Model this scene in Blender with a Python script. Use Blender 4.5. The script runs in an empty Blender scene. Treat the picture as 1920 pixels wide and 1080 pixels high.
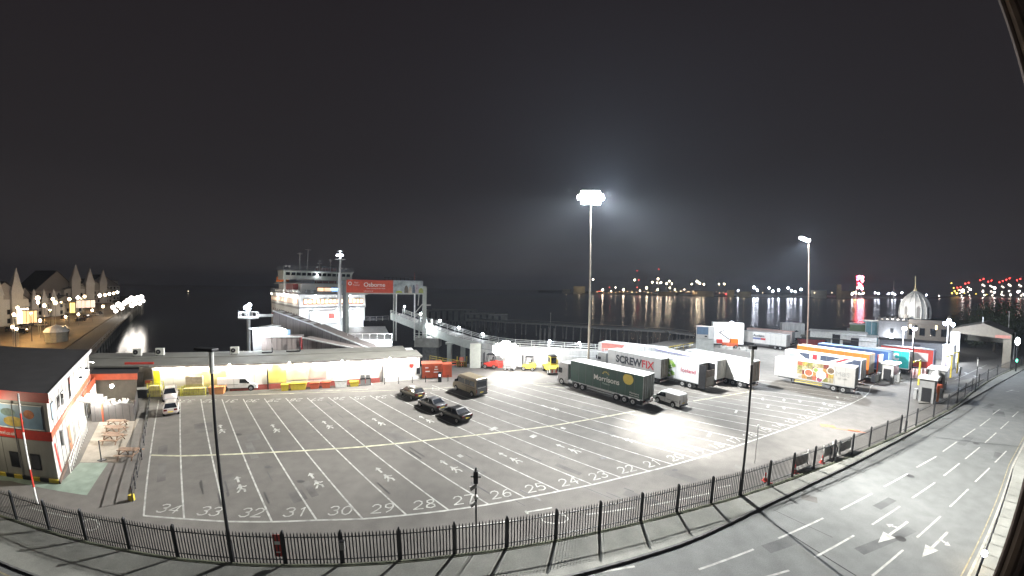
import bpy, math, random
from math import radians as R, sin, cos, pi
from mathutils import Vector, Matrix
random.seed(7)
S = bpy.context.scene
COL = S.collection
# ------------------------------------------------------------------ camera (wide webcam lens with barrel distortion)
LF, LK1, LK2, LP, LR, CH = 636.807, -0.21642, 0.077104, 0.0010163, 0.0140188, 15.0
cd = bpy.data.cameras.new('camera')
cam = bpy.data.objects.new('camera', cd); COL.objects.link(cam); S.camera = cam
cd.type = 'PANO'
cd.panorama_type = 'FISHEYE_LENS_POLYNOMIAL'
cd.sensor_width = 36.0
cd.sensor_height = 20.25
cd.clip_start = 0.1; cd.clip_end = 20000
cd.fisheye_fov = R(200)
mm = (1920 / 36.0) / LF
cd.fisheye_polynomial_k0 = 0.0
cd.fisheye_polynomial_k1 = -mm
cd.fisheye_polynomial_k2 = 0.0
cd.fisheye_polynomial_k3 = -LK1 * mm ** 3
cd.fisheye_polynomial_k4 = -LK2 * mm ** 4

def ray(px, py):
    dx, dy = px - 960.0, 540.0 - py
    r = math.hypot(dx, dy); u = r / LF
    th = u * (1 + LK1 * u ** 2 + LK2 * u ** 3)
    s = sin(th) / max(r, 1e-9)
    x, z, y = dx * s, dy * s, cos(th)
    c, q = cos(LR), sin(LR); x, z = c * x - q * z, q * x + c * z
    c, q = cos(LP), sin(LP); y, z = c * y - q * z, q * y + c * z
    return x, y, z
_ex = Vector((cos(LR), -sin(LP) * sin(LR), cos(LP) * sin(LR)))
_u = Vector(ray(960, 539)); _f = Vector(ray(960, 540)).normalized()
_r = (Vector(ray(961, 540)) - _f); _r = (_r - _f * _r.dot(_f)).normalized()
_up = _r.cross(_f)
cam.matrix_world = Matrix(((_r.x, _up.x, -_f.x, 0), (_r.y, _up.y, -_f.y, 0), (_r.z, _up.z, -_f.z, CH), (0, 0, 0, 1)))
# layout helpers used to read positions off a survey of the place
def g(px, py, z=0.0):
    x, y, zz = ray(px, py); k = (z - CH) / zz
    return Vector((x * k, y * k, z))
def at(px, py, d):
    x, y, z = ray(px, py); k = d / math.hypot(x, y)
    return Vector((x * k, y * k, CH + z * k))
def zat(p, px, py):
    x, y, z = ray(px, py)
    return CH + z / math.hypot(x, y) * math.hypot(p[0], p[1])

# ------------------------------------------------------------------ world: night sky with town glow
W = bpy.data.worlds.new('World'); S.world = W; W.use_nodes = True
nt = W.node_tree; bg = nt.nodes['Background']
tc = nt.nodes.new('ShaderNodeTexCoord'); sx = nt.nodes.new('ShaderNodeSeparateXYZ')
rp = nt.nodes.new('ShaderNodeValToRGB')
nt.links.new(tc.outputs['Generated'], sx.inputs[0]); nt.links.new(sx.outputs['Z'], rp.inputs[0])
rp.color_ramp.elements[0].position = 0.0; rp.color_ramp.elements[0].color = (0.034, 0.030, 0.0312, 1)
rp.color_ramp.elements[1].position = 0.75; rp.color_ramp.elements[1].color = (0.0140, 0.0106, 0.0122, 1)
e = rp.color_ramp.elements.new(0.25); e.color = (0.0200, 0.0168, 0.0182, 1)
nt.links.new(rp.outputs[0], bg.inputs[0]); bg.inputs[1].default_value = 1.0
S.view_settings.view_transform = 'Standard'; S.view_settings.look = 'None'
S.view_settings.exposure = 0; S.view_settings.gamma = 1
S.cycles.use_denoising = True
S.cycles.max_bounces = 5; S.cycles.diffuse_bounces = 3; S.cycles.glossy_bounces = 3
S.cycles.transmission_bounces = 4; S.cycles.volume_bounces = 0; S.cycles.transparent_max_bounces = 6
S.cycles.sample_clamp_indirect = 6; S.cycles.sample_clamp_direct = 0
S.cycles.caustics_reflective = False; S.cycles.caustics_refractive = False

# ------------------------------------------------------------------ materials
_M = {}
def mat(name, c, rough=.6, metal=0., var=.12, sc=2., bump=0., emit=0., ecol=None, spec=.5, stretch=None):
    if name in _M: return _M[name]
    m = bpy.data.materials.new(name); m.use_nodes = True; n = m.node_tree; b = n.nodes['Principled BSDF']
    b.inputs['Roughness'].default_value = rough; b.inputs['Metallic'].default_value = metal
    b.inputs['Specular IOR Level'].default_value = spec
    b.inputs['Base Color'].default_value = (*c, 1)
    if var > 0 and not emit:
        t = n.nodes.new('ShaderNodeTexCoord'); no = n.nodes.new('ShaderNodeTexNoise')
        no.inputs['Scale'].default_value = sc; no.inputs['Detail'].default_value = 5
        if stretch:
            mp = n.nodes.new('ShaderNodeMapping'); mp.inputs['Scale'].default_value = stretch
            n.links.new(t.outputs['Object'], mp.inputs[0]); n.links.new(mp.outputs[0], no.inputs['Vector'])
        else: n.links.new(t.outputs['Object'], no.inputs['Vector'])
        r = n.nodes.new('ShaderNodeValToRGB'); r.color_ramp.elements[0].position = .3; r.color_ramp.elements[1].position = .72
        r.color_ramp.elements[0].color = tuple(max(0, v * (1 - var)) for v in c) + (1,)
        r.color_ramp.elements[1].color = tuple(min(1, v * (1 + var)) for v in c) + (1,)
        n.links.new(no.outputs[0], r.inputs[0]); n.links.new(r.outputs[0], b.inputs['Base Color'])
        if bump:
            bp = n.nodes.new('ShaderNodeBump'); bp.inputs['Strength'].default_value = bump; bp.inputs['Distance'].default_value = .02
            n.links.new(no.outputs[0], bp.inputs['Height']); n.links.new(bp.outputs[0], b.inputs['Normal'])
    if emit:
        b.inputs['Emission Color'].default_value = (*(ecol or c), 1); b.inputs['Emission Strength'].default_value = emit
    _M[name] = m; return m

def asphalt(name, c, patch=.25, sc=.05, fine=.12, tint=None):
    m = bpy.data.materials.new(name); m.use_nodes = True; n = m.node_tree; b = n.nodes['Principled BSDF']
    t = n.nodes.new('ShaderNodeTexCoord')
    def noise(s, d=6, st=None):
        q = n.nodes.new('ShaderNodeTexNoise'); q.inputs['Scale'].default_value = s; q.inputs['Detail'].default_value = d
        if st:
            mp = n.nodes.new('ShaderNodeMapping'); mp.inputs['Scale'].default_value = st; mp.inputs['Rotation'].default_value = (0, 0, R(-42))
            n.links.new(t.outputs['Object'], mp.inputs[0]); n.links.new(mp.outputs[0], q.inputs['Vector'])
        else: n.links.new(t.outputs['Object'], q.inputs['Vector'])
        return q
    a1 = noise(sc, 6); a2 = noise(fine, 4, (1, .18, 1)); a3 = noise(14, 3); a4 = noise(.9, 6)
    def mixr(fac, lo, hi, a, bq=None):
        r = n.nodes.new('ShaderNodeMapRange'); r.inputs['From Min'].default_value = .32; r.inputs['From Max'].default_value = .68
        r.inputs['To Min'].default_value = lo; r.inputs['To Max'].default_value = hi
        n.links.new(a.outputs[0], r.inputs['Value']); return r
    def mul(x, y):
        q = n.nodes.new('ShaderNodeMath'); q.operation = 'MULTIPLY'; n.links.new(x.outputs[0], q.inputs[0]); n.links.new(y.outputs[0], q.inputs[1]); return q
    v = mul(mul(mixr(0, 1 - patch, 1 + patch, a1), mixr(0, .88, 1.12, a2)), mul(mixr(0, .9, 1.1, a3), mixr(0, .88, 1.1, a4)))
    vm = n.nodes.new('ShaderNodeVectorMath'); vm.operation = 'SCALE'; vm.inputs[0].default_value = c
    n.links.new(v.outputs[0], vm.inputs['Scale']); n.links.new(vm.outputs[0], b.inputs['Base Color'])
    b.inputs['Roughness'].default_value = .82; b.inputs['Specular IOR Level'].default_value = .3
    bp = n.nodes.new('ShaderNodeBump'); bp.inputs['Strength'].default_value = .4; bp.inputs['Distance'].default_value = .01
    n.links.new(a3.outputs[0], bp.inputs['Height']); n.links.new(bp.outputs[0], b.inputs['Normal'])
    return m

M_yard = asphalt('yard_asphalt', (.129, .120, .108), .32)
M_road = asphalt('road_asphalt', (.135, .139, .133), .15, .04)
M_pave = asphalt('pavement_asphalt', (.215, .216, .192), .15, .2)  # tone lifted in place of light from unseen street lamps
M_quay = asphalt('quay_concrete', (.17, .16, .14), .2, .06)
M_white = mat('white_paint', (.78, .78, .74), .6, var=.15, sc=3)
M_line = mat('road_paint', (.34, .34, .31), .7, var=.4, sc=1.7)
M_yline = mat('worn_yellow_paint', (.36, .35, .25), .7, var=.4, sc=1.5)
M_steel = mat('galvanised_steel', (.42, .43, .43), .45, .6, .15, 5)
M_dark = mat('dark_metal', (.018, .018, .02), .5, .2, .2, 4)
M_black = mat('black_rubber', (.014, .014, .014), .85, var=.2, sc=8)
M_grey = mat('grey_paint', (.28, .28, .27), .55, var=.12, sc=2)
M_lgrey = mat('light_grey_cladding', (.48, .47, .44), .55, var=.08, sc=1.2)
M_red = mat('red_paint', (.55, .045, .03), .5, var=.1)
M_orange = mat('orange_red_panel', (.52, .11, .05), .5, var=.12)
M_yel = mat('yellow_paint', (.62, .48, .05), .5, var=.1)
M_glass = mat('dark_glass', (.012, .014, .018), .08, var=0, spec=.8)
M_conc = mat('concrete', (.33, .32, .29), .85, var=.25, sc=.8, bump=.4)
M_roof = mat('felt_roof', (.022, .020, .021), .9, var=.25, sc=.6)
M_groof = mat('grey_green_roof', (.175, .17, .145), .85, var=.18, sc=.3)
M_brownclad = mat('brown_grey_cladding', (.26, .22, .20), .6, var=.12, sc=.5, stretch=(6, 6, .2))
M_wood = mat('timber_tabletop', (.24, .155, .10), .7, var=.25, sc=4)
M_sail = mat('white_steel', (.74, .74, .72), .45, var=.14, sc=.9, stretch=(2.5, 2.5, .35))
M_shipred = mat('dark_red_paint', (.22, .03, .03), .5, var=.1)
M_green = mat('dark_green_curtain', (.028, .075, .055), .45, var=.15, sc=.7)
M_hull = mat('hull_dark', (.05, .05, .055), .6)
M_blue = mat('blue_curtain', (.018, .075, .22), .5, var=.12, sc=.6)
M_teal = mat('teal_panel', (.02, .50, .46), .5, var=.1)
M_orng = mat('orange_curtain', (.72, .17, .015), .5, var=.12, sc=.6)
M_lblue = mat('pale_blue_panel', (.30, .45, .65), .5, var=.1)

# ------------------------------------------------------------------ mesh builder
class MB:
    def __init__(s): s.v = []; s.f = []
    def quad(s, *p):
        i = len(s.v); s.v += [tuple(q) for q in p]; s.f.append(tuple(range(i, i + len(p)))); return s
    def box(s, x0, x1, y0, y1, z0, z1):
        return s.hexa([(x0, y0), (x1, y0), (x1, y1), (x0, y1)], z0, z1)
    def hexa(s, poly, z0, z1, poly2=None):
        p2 = poly2 or poly; n = len(poly); i = len(s.v)
        s.v += [(p[0], p[1], z0) for p in poly] + [(p[0], p[1], z1) for p in p2]
        s.f.append(tuple(i + k for k in reversed(range(n)))); s.f.append(tuple(i + n + k for k in range(n)))
        for k in range(n):
            l = (k + 1) % n; s.f.append((i + k, i + l, i + n + l, i + n + k))
        return s
    def side(s, prof, y0, y1):           # profile in x,z extruded along y
        n = len(prof); i = len(s.v)
        s.v += [(p[0], y0, p[1]) for p in prof] + [(p[0], y1, p[1]) for p in prof]
        s.f.append(tuple(i + k for k in range(n))); s.f.append(tuple(i + n + k for k in reversed(range(n))))
        for k in range(n):
            l = (k + 1) % n; s.f.append((i + l, i + k, i + n + k, i + n + l))
        return s
    def tube(s, a, b, r, n=8, r2=None):
        a = Vector(a); b = Vector(b); d = (b - a)
        if d.length < 1e-6: return s
        d.normalize(); u = d.orthogonal().normalized(); w = d.cross(u); r2 = r if r2 is None else r2; i = len(s.v)
        for k in range(n):
            t = 2 * pi * k / n; s.v.append(tuple(a + (u * cos(t) + w * sin(t)) * r))
        for k in range(n):
            t = 2 * pi * k / n; s.v.append(tuple(b + (u * cos(t) + w * sin(t)) * r2))
        for k in range(n):
            l = (k + 1) % n; s.f.append((i + k, i + l, i + n + l, i + n + k))
        s.f.append(tuple(i + k for k in reversed(range(n)))); s.f.append(tuple(i + n + k for k in range(n)))
        return s
    def bar(s, a, b, w, h=None):          # square bar with its width across and height up
        a = Vector(a); b = Vector(b); h = h or w; d = (b - a).normalized()
        u = d.cross(Vector((0, 0, 1)))
        if u.length < .05: u = Vector((1, 0, 0))
        u.normalize(); q = u.cross(d).normalized(); i = len(s.v)
        for P in (a, b):
            for sx, sz in ((-1, -1), (1, -1), (1, 1), (-1, 1)): s.v.append(tuple(P + u * sx * w / 2 + q * sz * h / 2))
        s.f += [(i, i + 1, i + 2, i + 3), (i + 7, i + 6, i + 5, i + 4)]
        for k in range(4): l = (k + 1) % 4; s.f.append((i + l, i + k, i + 4 + k, i + 4 + l))
        return s
    def lathe(s, prof, c=(0, 0, 0), n=16, a0=0):
        i = len(s.v); m = len(prof)
        for k in range(n):
            t = 2 * pi * k / n + a0
            for r, z in prof: s.v.append((c[0] + r * cos(t), c[1] + r * sin(t), c[2] + z))
        for k in range(n):
            l = (k + 1) % n
            for j in range(m - 1): s.f.append((i + k * m + j, i + l * m + j, i + l * m + j + 1, i + k * m + j + 1))
        return s
    def ball(s, c, r, n=8, m=5, sz=1.):
        return s.lathe([(max(1e-3, r * sin(pi * j / m)), -r * sz * cos(pi * j / m)) for j in range(m + 1)], c, n)
    def loft(s, rings, cap=True):
        i = len(s.v); m = len(rings[0])
        for r in rings: s.v += [tuple(p) for p in r]
        for k in range(len(rings) - 1):
            for j in range(m):
                l = (j + 1) % m; s.f.append((i + k * m + j, i + k * m + l, i + (k + 1) * m + l, i + (k + 1) * m + j))
        if cap: s.f.append(tuple(i + j for j in reversed(range(m)))); s.f.append(tuple(i + (len(rings) - 1) * m + j for j in range(m)))
        return s
    def wheel(s, c, r, w, n=18):           # axis along y
        x, y, z = c; s.tube((x, y - w / 2, z), (x, y + w / 2, z), r, n); return s
    def build(s, name, m, parent=None, off=None, smooth=False, bevel=0):
        me = bpy.data.meshes.new(name)
        vs = s.v if off is None else [(a - off[0], b - off[1], c - off[2]) for a, b, c in s.v]
        me.from_pydata(vs, [], s.f); me.materials.append(m); me.validate(); me.update()
        o = bpy.data.objects.new(name, me); COL.objects.link(o)
        if parent is not None: o.parent = parent
        if smooth:
            for p in me.polygons: p.use_smooth = True
        if bevel:
            b = o.modifiers.new('bevel', 'BEVEL'); b.width = bevel; b.segments = 2; b.limit_method = 'ANGLE'
        return o

def tag(o, label=None, cat=None, group=None, kind=None):
    if label: o['label'] = label
    if cat: o['category'] = cat
    if group: o['group'] = group
    if kind: o['kind'] = kind
    return o
def thing(name, label, cat, loc=(0, 0, 0), rz=0, group=None):
    o = bpy.data.objects.new(name, None); o.empty_display_size = .2; COL.objects.link(o)
    o.location = loc; o.rotation_euler = (0, 0, rz); return tag(o, label, cat, group)
def struct(o): o['kind'] = 'structure'; return o
def kids(o): return [c for c in bpy.data.objects if c.parent == o]
def dup(root, loc, rz, label=None, group=None):
    def cp(o, par):
        c = o.copy(); COL.objects.link(c)
        if par is not None: c.parent = par
        for ch in kids(o):
            if ch.name != c.name: cp(ch, c)
        return c
    srcs = kids(root); r = root.copy(); COL.objects.link(r)
    for ch in srcs: cp(ch, r)
    r.location = loc; r.rotation_euler = (0, 0, rz)
    if label: r['label'] = label
    if group: r['group'] = group
    return r
def text(name, s, size, m, parent, org, xd, yd, ext=.01, al='CENTER', bold=0., sx=1.):
    cu = bpy.data.curves.new(name, 'FONT'); cu.body = s; cu.size = size; cu.align_x = al; cu.extrude = ext; cu.offset = bold
    t = bpy.data.objects.new(name, cu); COL.objects.link(t)
    bpy.context.view_layer.update()
    me = bpy.data.meshes.new_from_object(t.evaluated_get(bpy.context.evaluated_depsgraph_get()))
    bpy.data.objects.remove(t); me.materials.clear(); me.materials.append(m)
    o = bpy.data.objects.new(name, me); COL.objects.link(o)
    xd = Vector(xd).normalized(); yd = Vector(yd).normalized(); n = xd.cross(yd)
    mt = Matrix(((xd.x * sx, yd.x, n.x, org[0]), (xd.y * sx, yd.y, n.y, org[1]), (xd.z * sx, yd.z, n.z, org[2]), (0, 0, 0, 1)))
    me.transform(mt)
    if parent is not None: o.parent = parent
    return o
def light(parent, loc, W_, col=(1, 1, 1), kind='POINT', rad=.15, name='lamp_or_fill_glow', aim=None, ang=90, blend=.6):
    l = bpy.data.lights.new(name, kind); l.energy = W_; l.color = col; l.shadow_soft_size = rad
    if kind == 'SPOT': l.spot_size = R(ang); l.spot_blend = blend
    o = bpy.data.objects.new(name, l); COL.objects.link(o); o.location = loc
    if parent is not None: o.parent = parent
    if aim is not None:
        o.rotation_euler = (Vector(aim) - Vector(loc)).to_track_quat('-Z', 'Y').to_euler()
    return o
COOL = (.86, .93, 1.); WARM = (1, .62, .28); NEUT = (1, .95, .86)
def emat(name, col, st): return mat(name, col, emit=st, ecol=col, var=0)
E_cool = emat('cool_lamp_lens', COOL, 60); E_warm = emat('warm_lamp_lens', (1, .72, .42), 40); E_neut = emat('neutral_lamp_lens', (1, .95, .88), 60)
E_win = emat('lit_window', (1, .72, .42), 2.2)

HA = R(137.74)                      # heading of the lanes
LD = Vector((cos(HA), sin(HA), 0)); LN = Vector((.672, .740, 0))
LX0, LW = -3.41, 2.3629
MAST_W = 90000; SPOT_W = 430000; HAZE = 0.00016
# ================================================================== THE SETTING
WZ = -3.6
# water
wm = bpy.data.materials.new('harbour_water'); wm.use_nodes = True; n = wm.node_tree; b = n.nodes['Principled BSDF']
b.inputs['Base Color'].default_value = (.022, .027, .026, 1); b.inputs['Roughness'].default_value = .20; b.inputs['IOR'].default_value = 1.6
t = n.nodes.new('ShaderNodeTexCoord'); no = n.nodes.new('ShaderNodeTexNoise'); no.inputs['Scale'].default_value = .35; no.inputs['Detail'].default_value = 6
n.links.new(t.outputs['Object'], no.inputs['Vector'])
bp = n.nodes.new('ShaderNodeBump'); bp.inputs['Strength'].default_value = .25; bp.inputs['Distance'].default_value = .12
n.links.new(no.outputs[0], bp.inputs['Height']); n.links.new(bp.outputs[0], b.inputs['Normal'])
m = MB(); m.quad((-9000, -3000, WZ), (9000, -3000, WZ), (9000, 9000, WZ), (-9000, 9000, WZ)); struct(m.build('water', wm))

# quay: one solid apron with vertical walls down into the water
quay = [(-30, -60), (320, -60), (320, 140), (190, 140), (150, 128), (106, 118), (74, 112), (58, 104), (46, 98), (38, 92.0), (20, 82), (10, 72.5), (-8, 66.5), (-13, 64.5), (-20, 62), (-62, 49.5), (-75, 56), (-118, 20), (-118, -60)]
m = MB(); m.hexa(quay, WZ - 2, 0.0); o = struct(m.build('ground', M_yard))
# road corridor: kerb line near the yard, opposite kerb near the camera building
kerb = [g(*p) for p in [(0, 975), (150, 1008), (440, 1064), (650, 1066), (850, 1056), (1000, 1040), (1150, 1014), (1286, 984), (1420, 925)]]
kN = [(-60, 6.0), (-45, 9.2)] + [(-30.8, 12.0), (-24.4, 13.0), (-14.7, 14.5), (-5.9, 16.3), (2.8, 18.4), (11.3, 20.4), (20, 22.5), (28.6, 24.8), (38.3, 27.3), (46, 29.3), (56.6, 32.0), (66.4, 35.3), (76.4, 38.7), (90.1, 42.5), (109.4, 46.5), (150, 57), (220, 76)]
kS = [(-60, 1.5), (-45, 4.8), (-31.9, 8.1), (-24, 9.7), (-14, 11.6), (-6, 13.4), (1.3, 15.4), (10.8, 18.0), (17.5, 20.5), (23.2, 22.4), (36.0, 26.3), (50.7, 30.6), (65.6, 34.7), (80, 38.4), (96.5, 42.2), (110, 45.3), (150, 55.6), (220, 74)]
rS = [(-60, -22), (-20, -6.5), (0, .5), (23.8, 10.4), (30.8, 13.0), (36.6, 15.2), (44.3, 18.2), (60, 23.2), (90, 32.5), (150, 50), (220, 70.5)]
def strip(a, b, z, nseg=120):
    def samp(pl, x):
        for i in range(len(pl) - 1):
            if pl[i][0] <= x <= pl[i + 1][0]:
                t = (x - pl[i][0]) / (pl[i + 1][0] - pl[i][0]); return pl[i][1] * (1 - t) + pl[i + 1][1] * t
        return pl[-1][1]
    m = MB(); xs = [-60 + 280 * k / nseg for k in range(nseg + 1)]
    for i in range(nseg):
        x0, x1 = xs[i], xs[i + 1]
        m.quad((x0, samp(a, x0), z), (x1, samp(a, x1), z), (x1, samp(b, x1), z), (x0, samp(b, x0), z))
    return m, samp
m, samp = strip(rS, kS, .004); struct(m.build('road', M_road))
# pavement slab with kerb face
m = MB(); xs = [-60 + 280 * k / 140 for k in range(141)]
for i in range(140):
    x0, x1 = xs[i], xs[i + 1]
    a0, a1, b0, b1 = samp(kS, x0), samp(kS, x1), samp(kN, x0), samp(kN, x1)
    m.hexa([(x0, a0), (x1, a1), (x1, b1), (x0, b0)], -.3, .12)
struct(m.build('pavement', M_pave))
M_kerb = mat('kerb_stone', (.12, .12, .115), .9, var=.3, sc=2)
M_kerb2 = mat('kerb_granite', (.30, .29, .25), .8, var=.25, sc=2)
m = MB()
for i in range(140):
    x0, x1 = xs[i], xs[i + 1]; a0, a1 = samp(kS, x0), samp(kS, x1)
    m.hexa([(x0, a0 - .15), (x1, a1 - .15), (x1, a1 - .004), (x0, a0 - .004)], -.2, .132)
struct(m.build('kerb', M_kerb))
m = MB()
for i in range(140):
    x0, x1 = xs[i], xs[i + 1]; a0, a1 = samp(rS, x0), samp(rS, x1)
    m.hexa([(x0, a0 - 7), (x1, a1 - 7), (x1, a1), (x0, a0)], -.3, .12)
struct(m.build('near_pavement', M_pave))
m = MB()
for i in range(140):
    x0, x1 = xs[i], xs[i + 1]; a0, a1 = samp(rS, x0), samp(rS, x1)
    m.hexa([(x0, a0 + .004), (x1, a1 + .004), (x1, a1 + .2), (x0, a0 + .2)], -.2, .135)
struct(m.build('near_kerb', M_kerb2))

# road markings
def lineq(m, a, b, w, z):
    a = Vector((a[0], a[1], 0)); b = Vector((b[0], b[1], 0)); d = (b - a).normalized(); q = Vector((-d.y, d.x, 0)) * w / 2
    m.quad((a.x - q.x, a.y - q.y, z), (b.x - q.x, b.y - q.y, z), (b.x + q.x, b.y + q.y, z), (a.x + q.x, a.y + q.y, z))
def C7(x, y): return g(1450 + x / 2.7, 680 + y / 2.7)
m = MB()
D = [((25,890),(253,787)),((340,745),(500,662)),((560,628),(680,562)),((725,530),(825,475)),((858,450),(930,400)),((960,378),(1022,335)),((1045,322),(1098,282)),((1110,262),(1148,235)),
 ((210,985),(408,875)),((500,820),(640,728)),((703,685),(818,607)),((862,573),(942,510)),((972,487),(1045,428)),((1072,405),(1128,355)),((1150,335),(1192,297)),((1210,275),(1240,248)),
 ((500,1080),(657,948)),((727,885),(847,777)),((893,730),(987,640)),((1022,603),(1095,533)),((1122,505),(1180,447)),((-110,1105),(80,1052)),((1180,148),(1215,137)),((1200,140),(1245,147))]
for a, b_ in D: lineq(m, C7(*a), C7(*b_), .13, .009)
lineq(m, g(1310, 1068), g(1413, 1030), .13, .009); lineq(m, g(1100, 1076), g(1190, 1062), .13, .009)
for tip, tail, br in (((530, 912), (680, 805), (560, 845)), ((752, 985), (883, 857), (850, 925))):
    T, A = C7(*tip), C7(*tail); d = (A - T); L = d.length; d.normalize(); q = Vector((-d.y, d.x, 0))
    h = T + d * L * .36
    m.quad((*(T)[:2], .009), (*(h + q * .40)[:2], .009), (*(h - q * .40)[:2], .009))
    lineq(m, h, A, .17, .009)
    c = T + d * L * .68; sgn = -1 if br[0] > 700 else 1
    lineq(m, c, c + q * sgn * .42 - d * .15, .15, .0094)
    e2 = c + q * sgn * .42 - d * .15
    m.quad((*(e2 + d * .3)[:2], .0098), (*(e2 - d * .3)[:2], .0098), (*(e2 + q * sgn * .32 - d * .1)[:2], .0098))
struct(m.build('road_markings', M_line))
m = MB()
for off in (.5,):
    for i in range(36, 140):
        x0, x1 = xs[i], xs[i + 1]
        lineq(m, (x0, samp(rS, x0) + off), (x1, samp(rS, x1) + off), .08, .0085)
for i in range(0, 26):
    x0, x1 = xs[i], xs[i + 1]; lineq(m, (x0, samp(kS, x0) - .75), (x1, samp(kS, x1) - .75), .14, .0085)
struct(m.build('kerbside_yellow_lines', mat('faded_yellow_line', (.24, .21, .13), .75, var=.4, sc=3)))
# tram-like joint across the road
m = MB(); lineq(m, C7(0, 815), C7(420, 1080), .09, .0075); lineq(m, C7(0, 745), C7(300, 885), .04, .0075)
for p in [((1000, 880), (1020, 905)), ]: pass
struct(m.build('road_joint', mat('tar_joint', (.02, .02, .02), .9)))

# ---------------------------------------------------------------- yard markings
fpx = [(269.5,967),(346,973),(428,978),(510,978.5),(595,975.5),(682,973),(760.7,966),(840.5,957),(916.5,946),(983.7,933.7),(1051,920.5),(1110,909),(1163.7,896),(1216,883.7),(1260,872.5),(1371,840),(1440,816),(1500,795),(1560,772),(1600,755),(1620,745),(1630,735),(1633,724),(1652,713),(1690,703)]
front = [g(*p) for p in fpx]
m = MB()
for a, b_ in zip(front, front[1:]): lineq(m, a, b_, .16, .010)
def perp(p): return p[0] * LN.x + p[1] * LN.y
def hit(pl, c):
    for a, b_ in zip(pl, pl[1:]):
        pa, pb = perp(a) - c, perp(b_) - c
        if pa * pb <= 0 and pa != pb: return a + (b_ - a) * (pa / (pa - pb))
    return None
far0, far1 = g(297, 748), g(693.7, 742); fd = (far1 - far0).normalized()
farl = [far0 - fd * 3, far0 + fd * 62]
fy = [perp(far0), perp(far1)]
ends = []
for i in range(31):
    c = LX0 + LW * i; F = hit(front, c) if i else front[0]
    if F is None: F = Vector((c * LN.x, c * LN.y, 0)) + LD * 0
    q = hit(farl, c)
    if q is None: q = F + LD * 22
    if i > 13: q = F + LD * (36 - .6 * (i - 13))
    if i == 0: q = g(298, 750)
    lineq(m, F, q, .12, .0105); ends.append((F, q))
struct(m.build('lane_lines', M_line))
m = MB(); mp = [g(283, 853.5), g(338, 855), g(513, 848), g(685, 837.5), g(842, 821), g(1025, 800), g(1190, 771)]
for a, b_ in zip(mp, mp[1:]): lineq(m, a, b_, .26, .014)
lineq(m, g(1300, 752), g(1412, 733), .26, .014)
for a, b_ in (((290, 744), (560, 737)), ((560, 737), (840, 727)), ((840, 727), (1000, 716))): lineq(m, g(*a), g(*b_), .12, .014)
for a, b_ in (((478, 730), (545, 729)), ((484, 739), (552, 738)), ((600, 733), (690, 730)), ((1000, 722), (1060, 728)), ((960, 716), (1075, 722))): lineq(m, g(*a), g(*b_), .16, .012)
struct(m.build('cross_lines', M_yline))

SEG = {'0': [[(.5,1),(.15,.85),(0,.5),(.15,.15),(.5,0),(.85,.15),(1,.5),(.85,.85),(.5,1)]],
 '1': [[(.25,.8),(.55,1),(.55,0)]],
 '2': [[(.05,.78),(.25,.97),(.6,1),(.9,.85),(.92,.62),(.6,.35),(0,0),(1,0)]],
 '3': [[(.05,.85),(.3,1),(.7,1),(.93,.82),(.85,.6),(.5,.53),(.88,.45),(.97,.2),(.7,.02),(.3,0),(.03,.15)]],
 '4': [[(.75,0),(.75,1),(0,.32),(1,.32)]],
 '5': [[(.92,1),(.15,1),(.08,.55),(.55,.63),(.92,.48),(.95,.18),(.6,0),(.02,.08)]],
 '6': [[(.8,.97),(.35,.8),(.05,.4),(.12,.1),(.5,0),(.9,.12),(.92,.42),(.55,.55),(.12,.4)]],
 '7': [[(0,1),(1,1),(.4,0)]],
 '8': [[(.5,.53),(.15,.68),(.15,.9),(.5,1),(.85,.9),(.85,.68),(.5,.53),(.1,.36),(.05,.12),(.5,0),(.95,.12),(.9,.36),(.5,.53)]],
 '9': [[(.9,.6),(.5,.45),(.1,.6),(.1,.88),(.5,1),(.88,.9),(.92,.6),(.65,.2),(.25,0)]]}
def digits(s_, org, xd, yd, w, h, gap, lw, z):
    m = MB()
    for k, ch in enumerate(s_):
        for pl in SEG[ch]:
            for j, (a, b_) in enumerate(zip(pl, pl[1:])):
                A = org + xd * (k * (w + gap) + a[0] * w) + yd * a[1] * h; B = org + xd * (k * (w + gap) + b_[0] * w) + yd * b_[1] * h
                d = (B - A).normalized() * lw * .3
                lineq(m, A - d, B + d, lw, z + .0004 * (j % 4))
    return m
M_num = mat('lane_number_paint', (.32, .32, .29), .7, var=.4, sc=1.7)
for i in range(0, 30):
    a, b_ = ends[i][0], ends[i + 1][0]; xd = (b_ - a).normalized(); yd = Vector((-xd.y, xd.x, 0)); w = .62
    s_ = str(34 - i); tw = w * len(s_) + .22 * (len(s_) - 1)
    mid = (a + b_) / 2 + LD * .1 + Vector((-.05, 0, 0)) - xd * (.18 if i < 3 else .1)
    org = mid - xd * tw / 2 + yd * .42
    struct(digits(s_, org, xd, yd, w, .95, .22, .105, .0125).build('lane_number', M_num))
for i in range(1, 14):                 # far ends: numbers face the other way
    a, b_ = ends[i][1], ends[i + 1][1]
    if (a - b_).length > 5: continue
    xd = (a - b_).normalized(); yd = Vector((-xd.y, xd.x, 0)); org = (a + b_) / 2 - xd * .7 - Vector((0, .0, 0)) + yd * -1.5 * 0 + LD * -.3
    struct(digits(str(34 - i), org, xd, yd, .6, 1.1, .2, .12, .0125).build('lane_number', M_num))

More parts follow.
